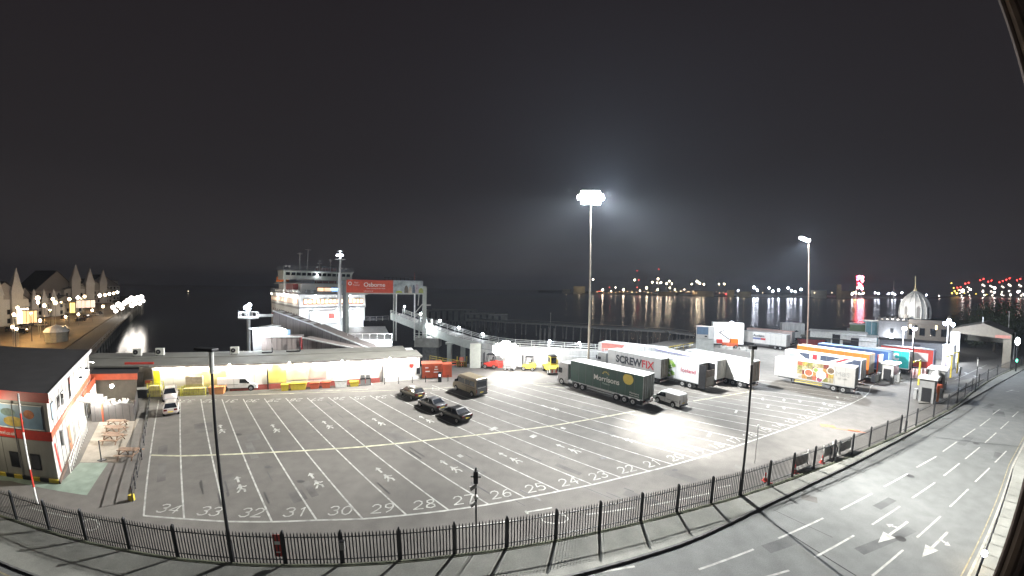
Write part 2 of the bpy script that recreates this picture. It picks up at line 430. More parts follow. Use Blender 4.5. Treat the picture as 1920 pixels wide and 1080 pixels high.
def walker(pos, sc):
    """painted walking figure with an arrow ahead of it"""
    m = MB(); u = LD; v = Vector((-u.y, u.x, 0)) * -1
    P_ = lambda x, y: pos + u * y * sc + v * x * sc
    def st(pl, lw):
        for j, (a, b_) in enumerate(zip(pl, pl[1:])):
            A, B = P_(*a), P_(*b_); d = (B - A).normalized() * lw * .3; lineq(m, A - d, B + d, lw, .0125 + .0005 * j)
    m.quad(*[tuple(P_(.0 + .17 * cos(k * pi / 3), .95 + .17 * sin(k * pi / 3))[:2]) + (.0125,) for k in range(6)])
    st([(0, .75), (0, .1)], .20); st([(0, .1), (-.38, -.55)], .15); st([(0, .1), (.3, -.25), (.28, -.75)], .15)
    st([(-.35, .2), (-.12, .62), (.05, .66)], .12); st([(.05, .66), (.38, .35), (.55, .38)], .12)
    st([(0, 1.7), (0, 2.6)], .17)
    m.quad(*[(*P_(x, y)[:2], .0128) for x, y in ((-.38, 2.5), (.38, 2.5), (0, 3.15))])
    struct(m.build('walking_figure_marking', M_num))
for px, py, k in [(416,809,1),(518,808,1),(618,801,1),(715,795,1),(806,790,1),(452,917,1),(597,909,1),(729,897,1),(855,881,1),(968,864,1),(1078,846,1),(1180,826,1),(1040,767,1)]:
    walker(g(px, py), .7)
m = MB()
for px, py, w_ in ((925, 804, 1.0), (1000, 818, .7), (863, 855, .4), (1056, 803, .4)):
    c = g(px, py); lineq(m, c - LN * w_ * .5, c + LN * w_ * .5, .55, .012)
for px, py in ((1430,748),(1470,750),(1500,752),(1440,762),(1470,765),(1545,757),(1570,745),(1330,815),(1380,772)):
    c = g(px, py); lineq(m, c - LN * .6, c + LN * .6, .28, .012)
# lane markings outside the bay curve, seen through the fence
for a, b_ in (((985,961),(1035,952)),((985,958),(990,964)),((847,990),(970,976)),((55,952),(135,971)),((1100,965),(1190,952)),((1220,948),(1330,925)),((1345,915),(1370,910))): lineq(m, g(*a), g(*b_), .14, .012)
for cx, cy, rx, ry in ((1040,973,26,9),(170,984,16,11)):
    pl = [g(cx + rx * cos(t_ * pi / 4), cy + ry * sin(t_ * pi / 4)) for t_ in range(9)]
    for k, (a, b_) in enumerate(zip(pl, pl[1:])): lineq(m, a, b_, .12, .012 + .0004 * k)
struct(m.build('small_lane_symbols', M_num))
m = MB()
for a, b_, w_ in (((1538,797),(1566,800),.9),((1560,802),(1625,812),.25),((1590,806),(1612,809),.7)): lineq(m, g(*a), g(*b_), w_, .011)
struct(m.build('orange_ground_marking', mat('orange_road_paint', (.50, .17, .08), .8, var=.35, sc=3)))
m = MB(); M2 = MB()
for k in range(14):                    # tar repair patches and oil marks in the bays
    c = g(random.uniform(420, 1400), random.uniform(770, 930)); a = random.uniform(0, 3); r0 = random.uniform(.2, .5)
    m.quad(*[(c.x + r0 * random.uniform(.6, 1.2) * cos(a + q * pi / 4), c.y + r0 * .6 * random.uniform(.6, 1.2) * sin(a + q * pi / 4), .0055 + .00008 * k) for q in range(8)])
for k in range(46):                    # dark tyre scuffs and drips running along the lanes
    c = g(random.uniform(330, 1500), random.uniform(758, 960)); L_ = random.uniform(.5, 2.6); w_ = random.uniform(.05, .16)
    lineq(m, c, c + LD * L_, w_, .0068 + .00005 * k)
for k in range(26):                    # long dark wheel paths and patch repairs
    c = g(random.uniform(300, 1560), random.uniform(760, 950)); L_ = random.uniform(1.0, 4.0); w_ = random.uniform(.5, 1.3)
    lineq(M2, c, c + LD * L_, w_, .0030 + .00009 * k)
struct(M2.build('repair_patch', asphalt('patch_asphalt', (.112, .106, .098), .3, .4)))
M3 = MB()
for k in range(14):
    x_ = random.uniform(-30, 70); y_ = samp(kS, x_) - random.uniform(2, 9); lineq(M3, (x_, y_), (x_ + random.uniform(1.5, 6), y_ + random.uniform(.3, 1.6)), random.uniform(.4, 1.4), .0060 + .00009 * k)
struct(M3.build('road_repair_patch', asphalt('road_patch_asphalt', (.098, .101, .098), .3, .4)))
M4 = MB()
for x_, dy_ in ((14, 5), (33, 4.2), (47, 6), (64, 3.4), (24, 7.5)): M4.quad(*[(x_ + .34 * cos(k * pi / 6), samp(kS, x_) - dy_ + .34 * sin(k * pi / 6), .0078) for k in range(12)])
for x_ in (-12, 4, 22, 40, 58): lineq(M4, (x_, samp(kS, x_) - .38), (x_ + .5, samp(kS, x_ + .5) - .38), .3, .0078)
struct(M4.build('drain_covers', mat('cast_iron', (.05, .048, .045), .6, .4, .3)))
struct(m.build('oil_stain', mat('oil_stain_dark', (.045, .043, .04), .6, var=.2)))
# pale green walkway round the office
m = MB(); pts = [g(0, 903), g(0, 893), g(140, 918), g(172, 880), g(200, 870), (g(163, 929))]
m.quad(*[(p.x, p.y, .012) for p in (g(-40, 898), g(20, 902), g(163, 929), g(203, 868), g(150, 868), g(120, 900), g(-40, 880))])
struct(m.build('green_walkway', mat('worn_green_paint', (.20, .255, .205), .8, var=.25, sc=1)))

m = MB(); m.quad(*[(p.x, p.y, .010) for p in (g(150, 867), g(222, 867), g(262, 785), g(190, 785))]); struct(m.build('courtyard_paving', mat('beige_paving', (.30, .27, .22), .8, var=.2, sc=1)))
# ---------------------------------------------------------------- palisade fence
fp = [(-37.4, 11.0), (-34.1, 11.7), (-30.8, 12.35), (-27.6, 12.9), (-24.4, 13.35), (-21.2, 13.85), (-18.0, 14.3), (-14.8, 14.85), (-11.9, 15.4), (-8.9, 16.0), (-5.9, 16.65), (-3.0, 17.35), (-0.1, 18.0), (2.8, 18.7), (5.6, 19.4), (8.5, 20.1), (11.3, 20.8), (14.2, 21.45), (17.0, 22.1), (20.0, 22.9), (22.9, 23.7), (25.7, 24.4), (28.6, 25.15), (31.6, 25.9), (34.9, 26.8), (38.3, 27.7), (41.7, 28.6), (45.9, 29.7), (51.4, 31.2), (56.6, 32.6), (61.5, 34.2), (66.4, 35.9), (71.4, 37.6), (76.4, 39.2), (83.0, 41.1), (90.1, 42.9), (99.7, 44.9), (109.4, 46.9)]
FH = 2.0
fence = thing('palisade_fence', 'long black spiked palisade fence between the yard and the pavement', 'fence', (fp[12][0], fp[12][1], 0))
def O(p): return (p[0], p[1], 0)
fo = fence.location.copy()
for i, p in enumerate(fp):
    d = Vector(fp[min(i + 1, len(fp) - 1)]) - Vector(fp[max(i - 1, 0)]); d.normalize(); q = Vector((-d.y, d.x))
    w = .055
    poly = [(p[0] + d.x * a + q.x * c, p[1] + d.y * a + q.y * c) for a, c in ((-w, -.07), (w, -.07), (w, .07), (-w, .07))]
    m = MB(); m.hexa(poly, .0, FH + .08)
    p2 = [(p[0] + (x - p[0]) * .3, p[1] + (y - p[1]) * .3) for x, y in poly]; m.hexa(poly, FH + .08, FH + .16, p2)
    m.build('fence_post', M_dark, fence, fo)
for i in range(len(fp) - 1):
    a, b_ = Vector(fp[i]), Vector(fp[i + 1]); L = (b_ - a).length; d = (b_ - a) / L; q = Vector((-d.y, d.x)) * -1
    far_mesh = i >= 26
    m = MB(); npal = max(6, int(L / (.175 if not far_mesh else .30)))
    for zz in (.35, FH - .28): m.bar((a.x + d.x * .07, a.y + d.y * .07, zz), (b_.x - d.x * .07, b_.y - d.y * .07, zz), .035, .05)
    for k in range(npal):
        c = a + d * L * (k + .5) / npal + q * .035; w = .034 if not far_mesh else .02
        x0, y0 = c.x - d.x * w, c.y - d.y * w; x1, y1 = c.x + d.x * w, c.y + d.y * w
        z1 = FH - .10; j = len(m.v); t_ = q * .012
        m.v += [(x0, y0, .06), (x1, y1, .06), (x1, y1, z1), (c.x, c.y, FH + .06), (x0, y0, z1),
                (x0 + t_.x, y0 + t_.y, .06), (x1 + t_.x, y1 + t_.y, .06), (x1 + t_.x, y1 + t_.y, z1), (c.x + t_.x, c.y + t_.y, FH + .06), (x0 + t_.x, y0 + t_.y, z1)]
        m.f += [(j, j+1, j+2, j+3, j+4), (j+9, j+8, j+7, j+6, j+5)] + [(j + s_, j + 5 + s_, j + 5 + (s_ + 1) % 5, j + (s_ + 1) % 5) for s_ in range(5)]
    m.build('pale_panel', M_dark, fence, fo)
# grass verge line at the fence foot
m = MB()
for i in range(len(fp) - 1):
    a, b_ = Vector(fp[i]), Vector(fp[i + 1]); d = (b_ - a).normalized(); q = Vector((-d.y, d.x))
    m.hexa([tuple(a - q * .32), tuple(b_ - q * .32), tuple(b_ - q * .1), tuple(a - q * .1)], 0, .145)
struct(m.build('fence_plinth', mat('mossy_plinth', (.12, .13, .085), .9, var=.5, sc=1.5)))
# things hung on or beside the fence
p = g(531, 1056); tb = thing('fence_sign', 'red rectangular notice wired to the palisade fence', 'sign', (-12.2, 15.45 - .12, 0))
m = MB(); m.box(-.22, .22, -.03, -.01, .55, 1.9); m.build('board', M_red, tb)
m = MB(); m.box(-.15, .15, -.036, -.031, 1.3, 1.5); m.box(-.12, .12, -.036, -.031, .8, .86); m.build('lettering_block', M_white, tb); tb.rotation_euler.z = R(10)
tb = thing('fence_gate_lock', 'small dark box fixed beside a fence post', 'lock box', (-8.75, 16.0 - .15, 0), R(12))
m = MB(); m.box(-.12, .12, -.1, .05, 1.1, 1.6); m.box(-.04, .04, -.12, -.1, 1.25, 1.4); m.build('case', M_grey, tb); m = MB(); m.box(-.14, .14, -.12, .06, 1.6, 1.64); m.build('lid', M_dark, tb)
# ================================================================== LEFT OFFICE (two storey cladded building)
C0 = Vector((-33.6, 17.3, 0)); VA = Vector((-.77, .638, 0)); UA = Vector((-.95, -.30, 0)); LA, LB = 22.0, 14.0
def PV(a, b_, z=0): q = C0 + VA * a + UA * b_; return (q.x, q.y, z)
of = thing('office_building', 'two storey pale clad office with red bands and flat black roof', 'building', C0)
o0 = C0.copy(); HO = 6.9; M_ofw = mat('office_front_cladding', (.33, .325, .30), .6, var=.16, sc=.8, stretch=(2, 2, .3))
def para(m, a0, a1, b0, b1, z0, z1):
    m.hexa([PV(a0, b0)[:2], PV(a0, b1)[:2], PV(a1, b1)[:2], PV(a1, b0)[:2]], z0, z1); return m
para(MB(), 0, LA, 0, LB, 0, HO - .35).build('wall', M_lgrey, of, o0)
para(MB(), -.25, LA + .25, -.25, LB, HO - .35, HO).build('roof', M_roof, of, o0)
m = para(MB(), -.32, -.25, -.32, LB, HO - .62, HO + .08); m.build('red_fascia', M_red, of, o0)
m = para(MB(), -.32, LA + .3, -.36, -.25, HO - .28, HO + .1); m.build('white_fascia', M_sail, of, o0)
m = para(MB(), -.10, -.0, -.1, LB, 3.3, 4.0); m.build('red_band', M_red, of, o0)
m = para(MB(), -.10, LA, -.10, -.0, 3.5, 3.95); m.build('red_band', M_orange, of, o0)
para(MB(), -.018, -.0, -.0, LB, .0, HO - .36).build('front_cladding', M_ofw, of, o0)
m = MB()
for k in range(1, 15): para(m, LA * k / 15 - .025, LA * k / 15 + .025, -.03, 0.0, .25, 3.5); para(m, LA * k / 15 - .025, LA * k / 15 + .025, -.03, 0, 3.95, HO - .36)
for k in range(1, 6): para(m, -.03, 0, 2.6 * k - .03, 2.6 * k + .03, .25, 3.3)
m.build('cladding_joint', mat('joint_dark', (.10, .09, .085), .8), of, o0)
def win_front(b_, z, w=1.0, h=1.25):
    f = para(MB(), -.06, 0, b_, b_ + w, z, z + h).build('window', M_dark, of, o0)
    para(MB(), -.075, -.061, b_ + .1, b_ + w - .1, z + .1, z + h - .1).build('pane', M_glass, f, o0)
def win_side(a, z, w=1.1, h=1.0, lit=None):
    f = para(MB(), a, a + w, -.06, 0, z, z + h).build('window', M_dark, of, o0)
    para(MB(), a + .08, a + w - .08, -.075, -.061, z + .08, z + h - .08).build('pane', lit or M_glass, f, o0)
for b_ in (1.4, 3.6, 6.0): win_front(b_, .9)
for a in (1.0, ): win_side(a, 4.6, .9, 1.3, mat('blue_poster', (.35, .5, .62)))
for a in (3.4, 5.0): win_side(a, 4.7, 1.0, 1.1)
win_side(8.6, 4.3, .9, 2.0)
# open casements
m = MB(); 
for a in (4.0, 5.6): q = Vector(PV(a, -.1, 5.6)); m.box(q.x - .5, q.x + .4, q.y - .55, q.y - .5, 5.3, 5.9)
m.build('open_casement', M_dark, of, o0)
# photo banner on the front
bn = para(MB(), -.12, -.05, .6, 8.5, 4.15, 5.9); B1 = bn.build('photo_banner', mat('banner_sky_blue', (.16, .26, .36), .5, var=.5, sc=.4), of, o0)
for (b0, b1, z0, z1, c, nm) in ((5.0, 8.4, 4.3, 4.75, (.30, .36, .40), 'surf'), (2.4, 4.6, 4.2, 5.0, (.42, .30, .06), 'sand'), (1.3, 2.4, 4.9, 5.6, (.50, .16, .05), 'sun'), (3.2, 4.8, 5.0, 5.6, (.10, .16, .14), 'palm')):
    P_ = [PV(-.135, (b0 + b1) / 2 + (b1 - b0) / 2 * cos(t_ * pi / 6), (z0 + z1) / 2 + (z1 - z0) / 2 * sin(t_ * pi / 6)) for t_ in range(12)]
    MB().quad(*P_).build('banner_shape', mat('banner_' + nm, c, .6, var=.4, sc=2), B1, o0)
m = MB(); para(m, -.13, -.04, .5, 8.6, 5.9, 5.97); para(m, -.13, -.04, .5, 8.6, 4.08, 4.15); m.build('banner_frame', M_white, of, o0)
text('web_address', 'redfunnel.co.uk', .42, M_white, of, Vector(PV(-.118, 3.55, 3.5)) - o0, -UA, (0, 0, 1), .005, 'RIGHT')
# red flag shape and signs on the side wall
m = MB(); m.quad(PV(.5, -.05, 2.9), PV(.9, -.05, 2.9), PV(1.5, -.05, .4), PV(1.15, -.05, .35)); m.build('red_flash_sign', M_red, of, o0)
para(MB(), 3.0, 3.5, -.3, 0, 1.9, 3.1).build('wall_cabinet', M_grey, of, o0)
f = para(MB(), 6.2, 7.3, -.05, 0, .1, 2.4).build('door', mat('door_orange', (.45, .22, .12), .5), of, o0); para(MB(), 6.3, 6.38, -.14, -.05, 1.0, 1.2).build('handle', M_steel, f, o0)
para(MB(), 9.4, 10.4, -.05, 0, .1, 2.3).build('door', M_lgrey, of, o0)
# yellow and black plinth
for k in range(16):
    para(MB(), -.2, -.02, .9 * k, .9 * k + .9, 0, .28).build('plinth_block', M_yel if k % 2 == 0 else M_dark, of, o0)
para(MB(), -.2, 12, -.2, -.02, 0, .24).build('side_plinth', mat('brown_plinth', (.12, .08, .06), .8), of, o0)
MB().tube((PV(9, 9.0, HO)), PV(9, 9.0, HO + 1.0), .07).build('roof_vent', M_steel, of, o0)
for b_ in (3.5, 8.8): MB().tube(PV(-.12, b_, .3), PV(-.12, b_, HO - .6), .05, 8).build('downpipe', M_grey, of, o0)
# handrail ramp along the side wall
rl = thing('ramp_railing', 'white slatted ramp railing down the side of the office', 'railing', PV(8, -1.3)); ro = rl.location.copy()
for z in (1.05, .55):
    MB().tube(PV(2.0, -.75, z), PV(12.5, -.75, z + .5), .03).build('rail', M_white, rl, ro)
for k in range(15): a = 2 + k * .75; MB().tube(PV(a, -.75, 0), PV(a, -.75, 1.05 + .5 * k / 14), .035).build('post', M_white, rl, ro)
# floodlights on the side wall
def flood(parent, p, aim, W_, col=COOL, em=None, s=.35, name='floodlight', off=(0, 0, 0), kind='SPOT', ang=150):
    p = Vector(p) - Vector(off); a = (Vector(aim) - Vector(off) - p).normalized()
    m = MB(); m.tube(p - a * .18, p, s * .45, 8, s * .75); h = m.build(name, M_dark, parent)
    m = MB(); m.tube(p + a * .004, p + a * .03, s * .7, 12); m.build('lens', em or E_cool, h)
    light(h, p + a * .12, W_, col, kind, s * .6, aim=p + a * 5, ang=ang)
    return h
for a, z in ((10.5, 5.9), (14.5, 6.0), (18.5, 6.1)):
    q = Vector(PV(a, -1.0, z)); flood(of, q, Vector(PV(a - .5, -.0, 2.5)), 900, NEUT, E_neut, .3, off=o0, ang=165)
MB().tube(PV(14, -.3, 6.3), PV(14, -1.0, 6.1), .03).build('bracket', M_dark, of, o0)
# porch canopy with lamp
m = para(MB(), 13.5, 16.5, -2.4, 0, 2.7, 2.95); m.build('porch_roof', M_sail, of, o0)
para(MB(), 15.9, 16.1, -2.3, -2.1, 0, 2.7).build('porch_post', M_orange, of, o0)
light(of, Vector(PV(15, -1.4, 2.5)) - o0, 420, NEUT, 'POINT', .2)
light(of, Vector(PV(9, -1.8, 3.4)) - o0, 260, (1, .85, .66), 'POINT', .15)
q = Vector(PV(17.6, -3.4, 3.6)); m = MB(); m.ball(q - o0, .2); m.build('globe_lamp', E_neut, of)
# small lamp at the building's back corner seen at the left frame edge
ls = thing('wall_lightbox', 'tall glowing yellow-white light panel on the office front', 'light panel', PV(-.3, 8.4, 0)); lo_ = ls.location.copy()
p8 = g(0, 905)
para(MB(), -.5, -.3, 8.75, 9.6, 4.7, 7.0).build('panel', emat('yellow_lightbox', (1, .86, .45), 6), ls, lo_)
para(MB(), -.3, -.14, 8.7, 9.65, 4.6, 7.1).build('frame', M_dark, ls, lo_); light(ls, Vector(PV(-2.6, 7.0, 5.6)) - lo_, 420, (1, .90, .68), 'POINT', .4)  # light set off the panel, added to brighten the office front

# ================================================================== DARK CAFE TERRACE
A1 = Vector((-44.9, 27.6, 0)); A2 = Vector((-41.0, 29.5, 0)); 
tr = thing('cafe_terrace', 'grey screened cafe terrace with red fascia canopy beside the office', 'terrace', A1); t0 = A1.copy()
du = (A2 - A1).normalized(); dv = VA
def TV(a, b_, z=0): q = A1 + du * a + dv * b_; return (q.x, q.y, z)
def tpara(m, a0, a1, b0, b1, z0, z1): m.hexa([TV(a0, b0)[:2], TV(a1, b0)[:2], TV(a1, b1)[:2], TV(a0, b1)[:2]], z0, z1); return m
tpara(MB(), 0, 4.6, 0, .12, 0, 2.0).build('front_screen', mat('screen_grey', (.16, .155, .155), .5), tr, t0)
tpara(MB(), 4.5, 4.62, .12, 8.6, 0, 1.3).build('side_screen', mat('screen_dark', (.07, .065, .065), .5), tr, t0)
tpara(MB(), 0, 4.5, .12, 8.5, .0, .2).build('deck', mat('terrace_paving', (.26, .23, .17), .8, sc=1), tr, t0)
tpara(MB(), -1, 4.6, 8.6, 8.8, 0, 3.4).build('back_wall', mat('terrace_back', (.12, .11, .09), .8), tr, t0)
tpara(MB(), -1.2, 4.8, 8.2, 14, 3.4, 3.55).build('roof', M_roof, tr, t0)
tpara(MB(), -1.2, 4.8, 8.1, 8.2, 2.9, 3.65).build('red_fascia', M_orange, tr, t0)
m = tpara(MB(), -.6, -.45, -1, 8.2, 2.6, 3.3); m.build('side_fascia', M_orange, tr, t0)
for k in range(5): tpara(MB(), -.5, -.42, .5 + k * 1.55, 1.7 + k * 1.55, .3, 2.5).build('tall_window', emat('terrace_window_glow', (1, .93, .8), .9) if k > 1 else M_glass, tr, t0)
m = MB()
for k in range(6): tpara(m, .75 * k + .4, .75 * k + .43, -.02, 0, .1, 1.9)
m.build('screen_joint', M_dark, tr, t0)
for a in (.3, 1.0, 1.9, 2.6):
    q = Vector(TV(a, -.15, 2.15)); MB().ball(q - t0, .12).build('small_lamp', E_neut, tr)
light(tr, Vector(TV(1.2, -.7, 2.3)) - t0, 60, NEUT, 'POINT', .1); light(tr, Vector(TV(2.2, 3.5, 3.0)) - t0, 60, NEUT, 'POINT', .1)
# white garden furniture
def bistro_chair(loc, rz, lab=None):
    t_ = thing('garden_chair', 'white plastic chair standing on the cafe terrace', 'chair', loc, rz, 'white chairs on the cafe terrace')
    MB().box(-.25, .25, -.25, .25, .42, .47).build('seat', M_white, t_); MB().box(-.25, .25, .22, .27, .47, .95).build('backrest', M_white, t_)
    for x in (-.22, .22):
        for y in (-.22, .22): MB().tube((x, y, 0), (x, y, .42), .025, 6).build('leg', M_white, t_)
    return t_
c0 = None
for k, (a, b_) in enumerate(((.6, 5.6), (.9, 6.3), (1.3, 5.2), (1.9, 5.9), (2.4, 4.9), (3.0, 5.5), (3.6, 4.6), (3.9, 5.8), (3.2, 3.0), (3.9, 2.4), (3.0, 1.9), (2.7, 3.7))):
    p = TV(a, b_, .2)
    if c0 is None: c0 = bistro_chair(p, .4)
    else: dup(c0, p, k * 1.3)
tb0 = thing('round_garden_table', 'small round white table among terrace chairs', 'table', TV(3.2, 5.0, .2), 0, 'white tables on the cafe terrace')
MB().tube((0, 0, .68), (0, 0, .72), .4, 16).build('top', M_white, tb0); MB().tube((0, 0, 0), (0, 0, .68), .04).build('stem', M_white, tb0)
dup(tb0, TV(3.4, 2.5, .2), 0); dup(tb0, TV(1.3, 6.0, .2), 0)
# picnic tables
def picnic(loc, rz, lab):
    t_ = thing('picnic_table', lab, 'picnic table', loc, rz, 'wooden picnic tables outside the cafe')
    m = MB()
    for k in range(5): m.box(-.9, .9, -.36 + k * .145, -.23 + k * .145, .72, .76)
    m.build('tabletop', M_wood, t_)
    for s_ in (-1, 1):
        m = MB(); m.box(-.9, .9, s_ * .72 - .13, s_ * .72 + .13, .42, .46); m.build('bench', M_wood, t_)
        m = MB(); m.bar((s_ * .65, -.75, 0), (s_ * .65, -.25, .72), .09, .05); m.build('leg', M_wood, t_)
        m = MB(); m.bar((s_ * .65, .75, 0), (s_ * .65, .25, .72), .09, .05); m.build('leg', M_wood, t_)
        m = MB(); m.bar((s_ * .65, -.8, .39), (s_ * .65, .8, .39), .05, .09); m.build('crossbar', M_wood, t_)
    return t_
picnic((-32.7, 22.9, 0), R(18), 'nearest wooden picnic table, beside the barrier rail')
for (px, py, l) in ((213, 829, 'second wooden picnic table from the front, nearest in the tight row'), (217, 814, 'third wooden picnic table from the front in the tight row'), (219, 801, 'farthest wooden picnic table, next to the terrace screen')):
    q = g(px, py); picnic((q.x, q.y, 0), R(20), l)
# slim barrier rail between courtyard and lane
rb = [g(250, 940), g(258, 895), g(266, 862), g(270, 835), g(275, 800), g(279, 770), g(281, 755)]
br = thing('crowd_rail', 'long dark two-bar rail separating the courtyard from the first lane', 'rail', rb[0]); bo = rb[0].copy()
for z in (1.1, .65, .2):
    m = MB()
    for a, b_ in zip(rb, rb[1:]): m.tube((a.x, a.y, z), (b_.x, b_.y, z), .035, 6)
    m.build('rail', M_dark, br, bo)
tot = []
for a, b_ in zip(rb, rb[1:]):
    L = (b_ - a).length; n_ = max(1, int(L / 1.9))
    for k in range(n_): q = a + (b_ - a) * k / n_; tot.append(q)
tot.append(rb[-1])
for q in tot: MB().tube((q.x, q.y, 0), (q.x, q.y, 1.15), .045, 6).build('post', M_dark, br, bo)
q = rb[0]; m = MB(); m.box(q.x - .35, q.x - .05, q.y - .1, q.y + .2, 0, .45); m.build('yellow_foot', M_yel, br, bo)
# portable post and bin in courtyard
q = g(190, 863); bl = thing('barrier_post', 'dark leaning post in the courtyard by the green walkway', 'post', q)
MB().tube((0, 0, 0), (-.15, .1, 1.7), .05).build('pole', M_dark, bl); MB().box(-.2, .35, -.25, .25, 0, .06).build('foot', M_dark, bl)
q = g(211, 789); bl = thing('notice_stand', 'small white and green notice stand before the terrace screen', 'sign stand', (q.x, q.y, 0))
MB().box(-.2, .2, -.03, .03, .35, 1.1).build('board', M_white, bl); MB().box(-.15, .15, -.04, -.03, .45, .75).build('green_patch', mat('notice_green', (.35, .6, .1)), bl)
for x in (-.18, .18): MB().tube((x, 0, 0), (x, 0, .35), .02).build('leg', M_dark, bl)
# ================================================================== TERMINAL SHED (long lit single storey building)
T0 = g(288, 738); T1 = g(787, 711); tu = (T1 - T0); TL = tu.length; tu.normalize(); tv = Vector((-tu.y, tu.x, 0))
def TP(a, b_, z=0): q = T0 + tu * a + tv * b_; return (q.x, q.y, z)
def tp(m, a0, a1, b0, b1, z0, z1, z0b=None, z1b=None):
    m.hexa([TP(a0, b0)[:2], TP(a1, b0)[:2], TP(a1, b1)[:2], TP(a0, b1)[:2]], z0, z1); return m
te = thing('terminal_shed', 'long low passenger shed with floodlit white front and grey felt roof', 'building', T0); e0 = T0.copy()
M_shedwall = mat('shed_white_wall', (.80, .77, .72), .6, var=.05, sc=.4)
H1 = 3.75
tp(MB(), 0, TL, 0, 8.6, 0, H1).build('wall', M_shedwall, te, e0)
m = MB(); i0 = len(m.v)
rf = [TP(-13, -.5), TP(TL + .3, -.5), TP(TL + .3, 5.0), TP(-13, 5.0)]; rb_ = [TP(-13, 9.2), TP(TL - 2, 9.2)]
m.hexa([(p[0], p[1]) for p in rf], H1, H1 + .22); m.build('roof', M_groof, te, e0)
tp(MB(), -13, TL - 1.5, 5.0, 9.4, H1 - .05, H1 + .3).build('rear_roof', M_groof, te, e0)
tp(MB(), -.1, TL + .32, -.58, -.5, H1 - .05, H1 + .24).build('gutter', mat('pale_gutter', (.32, .30, .28), .5), te, e0)
# yellow and red graphics on the wall, joints, dado
for a0, a1, z0, z1, c, nm in ((.15, 1.0, 1.0, 3.2, (.80, .78, .02), 'lemon_panel'), (5.2, 9.6, .9, 2.9, (.78, .66, .30), 'gold_panel'), (15.2, 17.6, .9, 3.5, (.80, .64, .18), 'amber_panel'), (17.8, 20.5, 1.2, 3.3, (.78, .72, .50), 'cream_panel'), (20.8, 23.2, 1.2, 3.4, (.72, .50, .42), 'pink_panel')):
    tp(MB(), a0, a1, -.05, 0, z0, z1).build('wall_graphic', mat(nm, c, .55, var=.25, sc=.8), te, e0)
for a in (15.05, 31.4): tp(MB(), a, a + .14, -.14, 0, 0, H1).build('downpipe', M_dark, te, e0)
tp(MB(), 10, 31, -.06, 0, 0, .75).build('red_dado', mat('red_dado', (.40, .10, .08), .6, var=.2), te, e0)
m = MB()
for k in range(1, 14): tp(m, TL * k / 14, TL * k / 14 + .03, -.02, 0, .8, H1 - .05)
m.build('wall_joint', mat('joint_light', (.45, .43, .40), .7), te, e0)
tp(MB(), TL - .5, TL + .02, -.08, 0, .9, 1.9).build('notice', M_dark, te, e0)
p = Vector(TP(TL - 1.3, -.09, 2.3)) - e0
m = MB(); m.quad(*[tuple(p + tu * x + Vector((0, 0, z))) for x, z in ((-.35, .35), (.35, .35), (.3, -.1), (0, -.4), (-.3, -.1))]); m.build('red_emblem', M_red, te)
for k in range(16):                       # under-eaves floodlights
    a = 1.2 + k * (TL - 2.4) / 15; q = Vector(TP(a, -.42, H1 - .12)) - e0
    h = MB(); h.box(q.x - .2, q.x + .2, q.y - .1, q.y + .1, q.z, q.z + .1); hh = h.build('eaves_lamp', M_steel, te)
    c_ = (1, .93, .74) if k < 9 else (1, .97, .92)
    l = light(hh, (q.x, q.y - .1, q.z - .2), 300 if k < 10 else 340, c_, 'POINT', .12)
for a in (10.3, 18.2, 25.5, 32.5):
    q = Vector(TP(a, -.6, H1 + .1)) - e0; MB().ball(tuple(q), .1).build('bulkhead_lamp', E_neut, te)
# left wing with red band and doorway
tp(MB(), -3.6, -.02, .6, 8.5, 0, 3.9).build('wing_wall', mat('wing_grey', (.36, .33, .31), .6), te, e0)
tp(MB(), -3.8, 0, .4, .6, 3.75, 4.25).build('red_fascia', M_red, te, e0)
d = tp(MB(), -2.9, -1.5, .54, .6, 0, 2.9).build('door', mat('door_grey', (.20, .18, .17), .6), te, e0)
# rooftop air units
for a, b_, lab in ((-5.2, 6.4, 'leftmost white fan unit on the shed roof'), (-2.0, 6.6, 'white fan unit on the shed roof above the red fascia'), (8.8, 6.8, 'white fan unit on the roof behind the dark lamp post')):
    ac = thing('air_conditioner', lab, 'fan unit', TP(a, b_, H1 + .3), math.atan2(tu.y, tu.x), 'fan units on the shed roof')
    MB().box(-.6, .6, -.2, .2, .1, 1.15).build('casing', mat('ac_cream', (.62, .62, .56), .5), ac)
    m = MB(); m.tube((-.18, -.24, .62), (-.18, -.201, .62), .36, 16); f = m.build('fan_grille', M_dark, ac); MB().tube((-.18, -.26, .62), (-.18, -.241, .62), .1, 8).build('fan_hub', M_grey, f)
    for x in (-.45, .45): MB().box(x - .05, x + .05, -.2, .2, 0, .1).build('foot', M_dark, ac)
# rooftop clutter: pipes
for a, b_, l, lab in ((13.6, 6.8, 1.6, 'dark bent pipe lying on the shed roof'), (17.5, 7.2, 2.2, 'dark rubble and pipe on the shed roof by the walkway')):
    rp_ = thing('roof_pipe', lab, 'pipe', TP(a, b_, H1 + .3), .3)
    MB().tube((-l / 2, 0, .1), (l / 2, 0, .15), .1).build('pipe', M_dark, rp_); MB().tube((l / 2, 0, .15), (l / 2, 0, .9), .1).build('upstand', M_dark, rp_)
# bollard chain along the front
for k, px in enumerate((695, 721, 747, 773, 798, 822, 840)):
    q = g(px, 722 - (px - 695) * .05); bb = thing('bollard', 'thin dark bollard on the pavement before the bright shed wall', 'bollard', q, 0, 'bollards before the shed')
    MB().tube((0, 0, 0), (0, 0, .95), .06, 8).build('post', M_dark, bb); MB().ball((0, 0, .97), .08).build('cap', M_dark, bb)
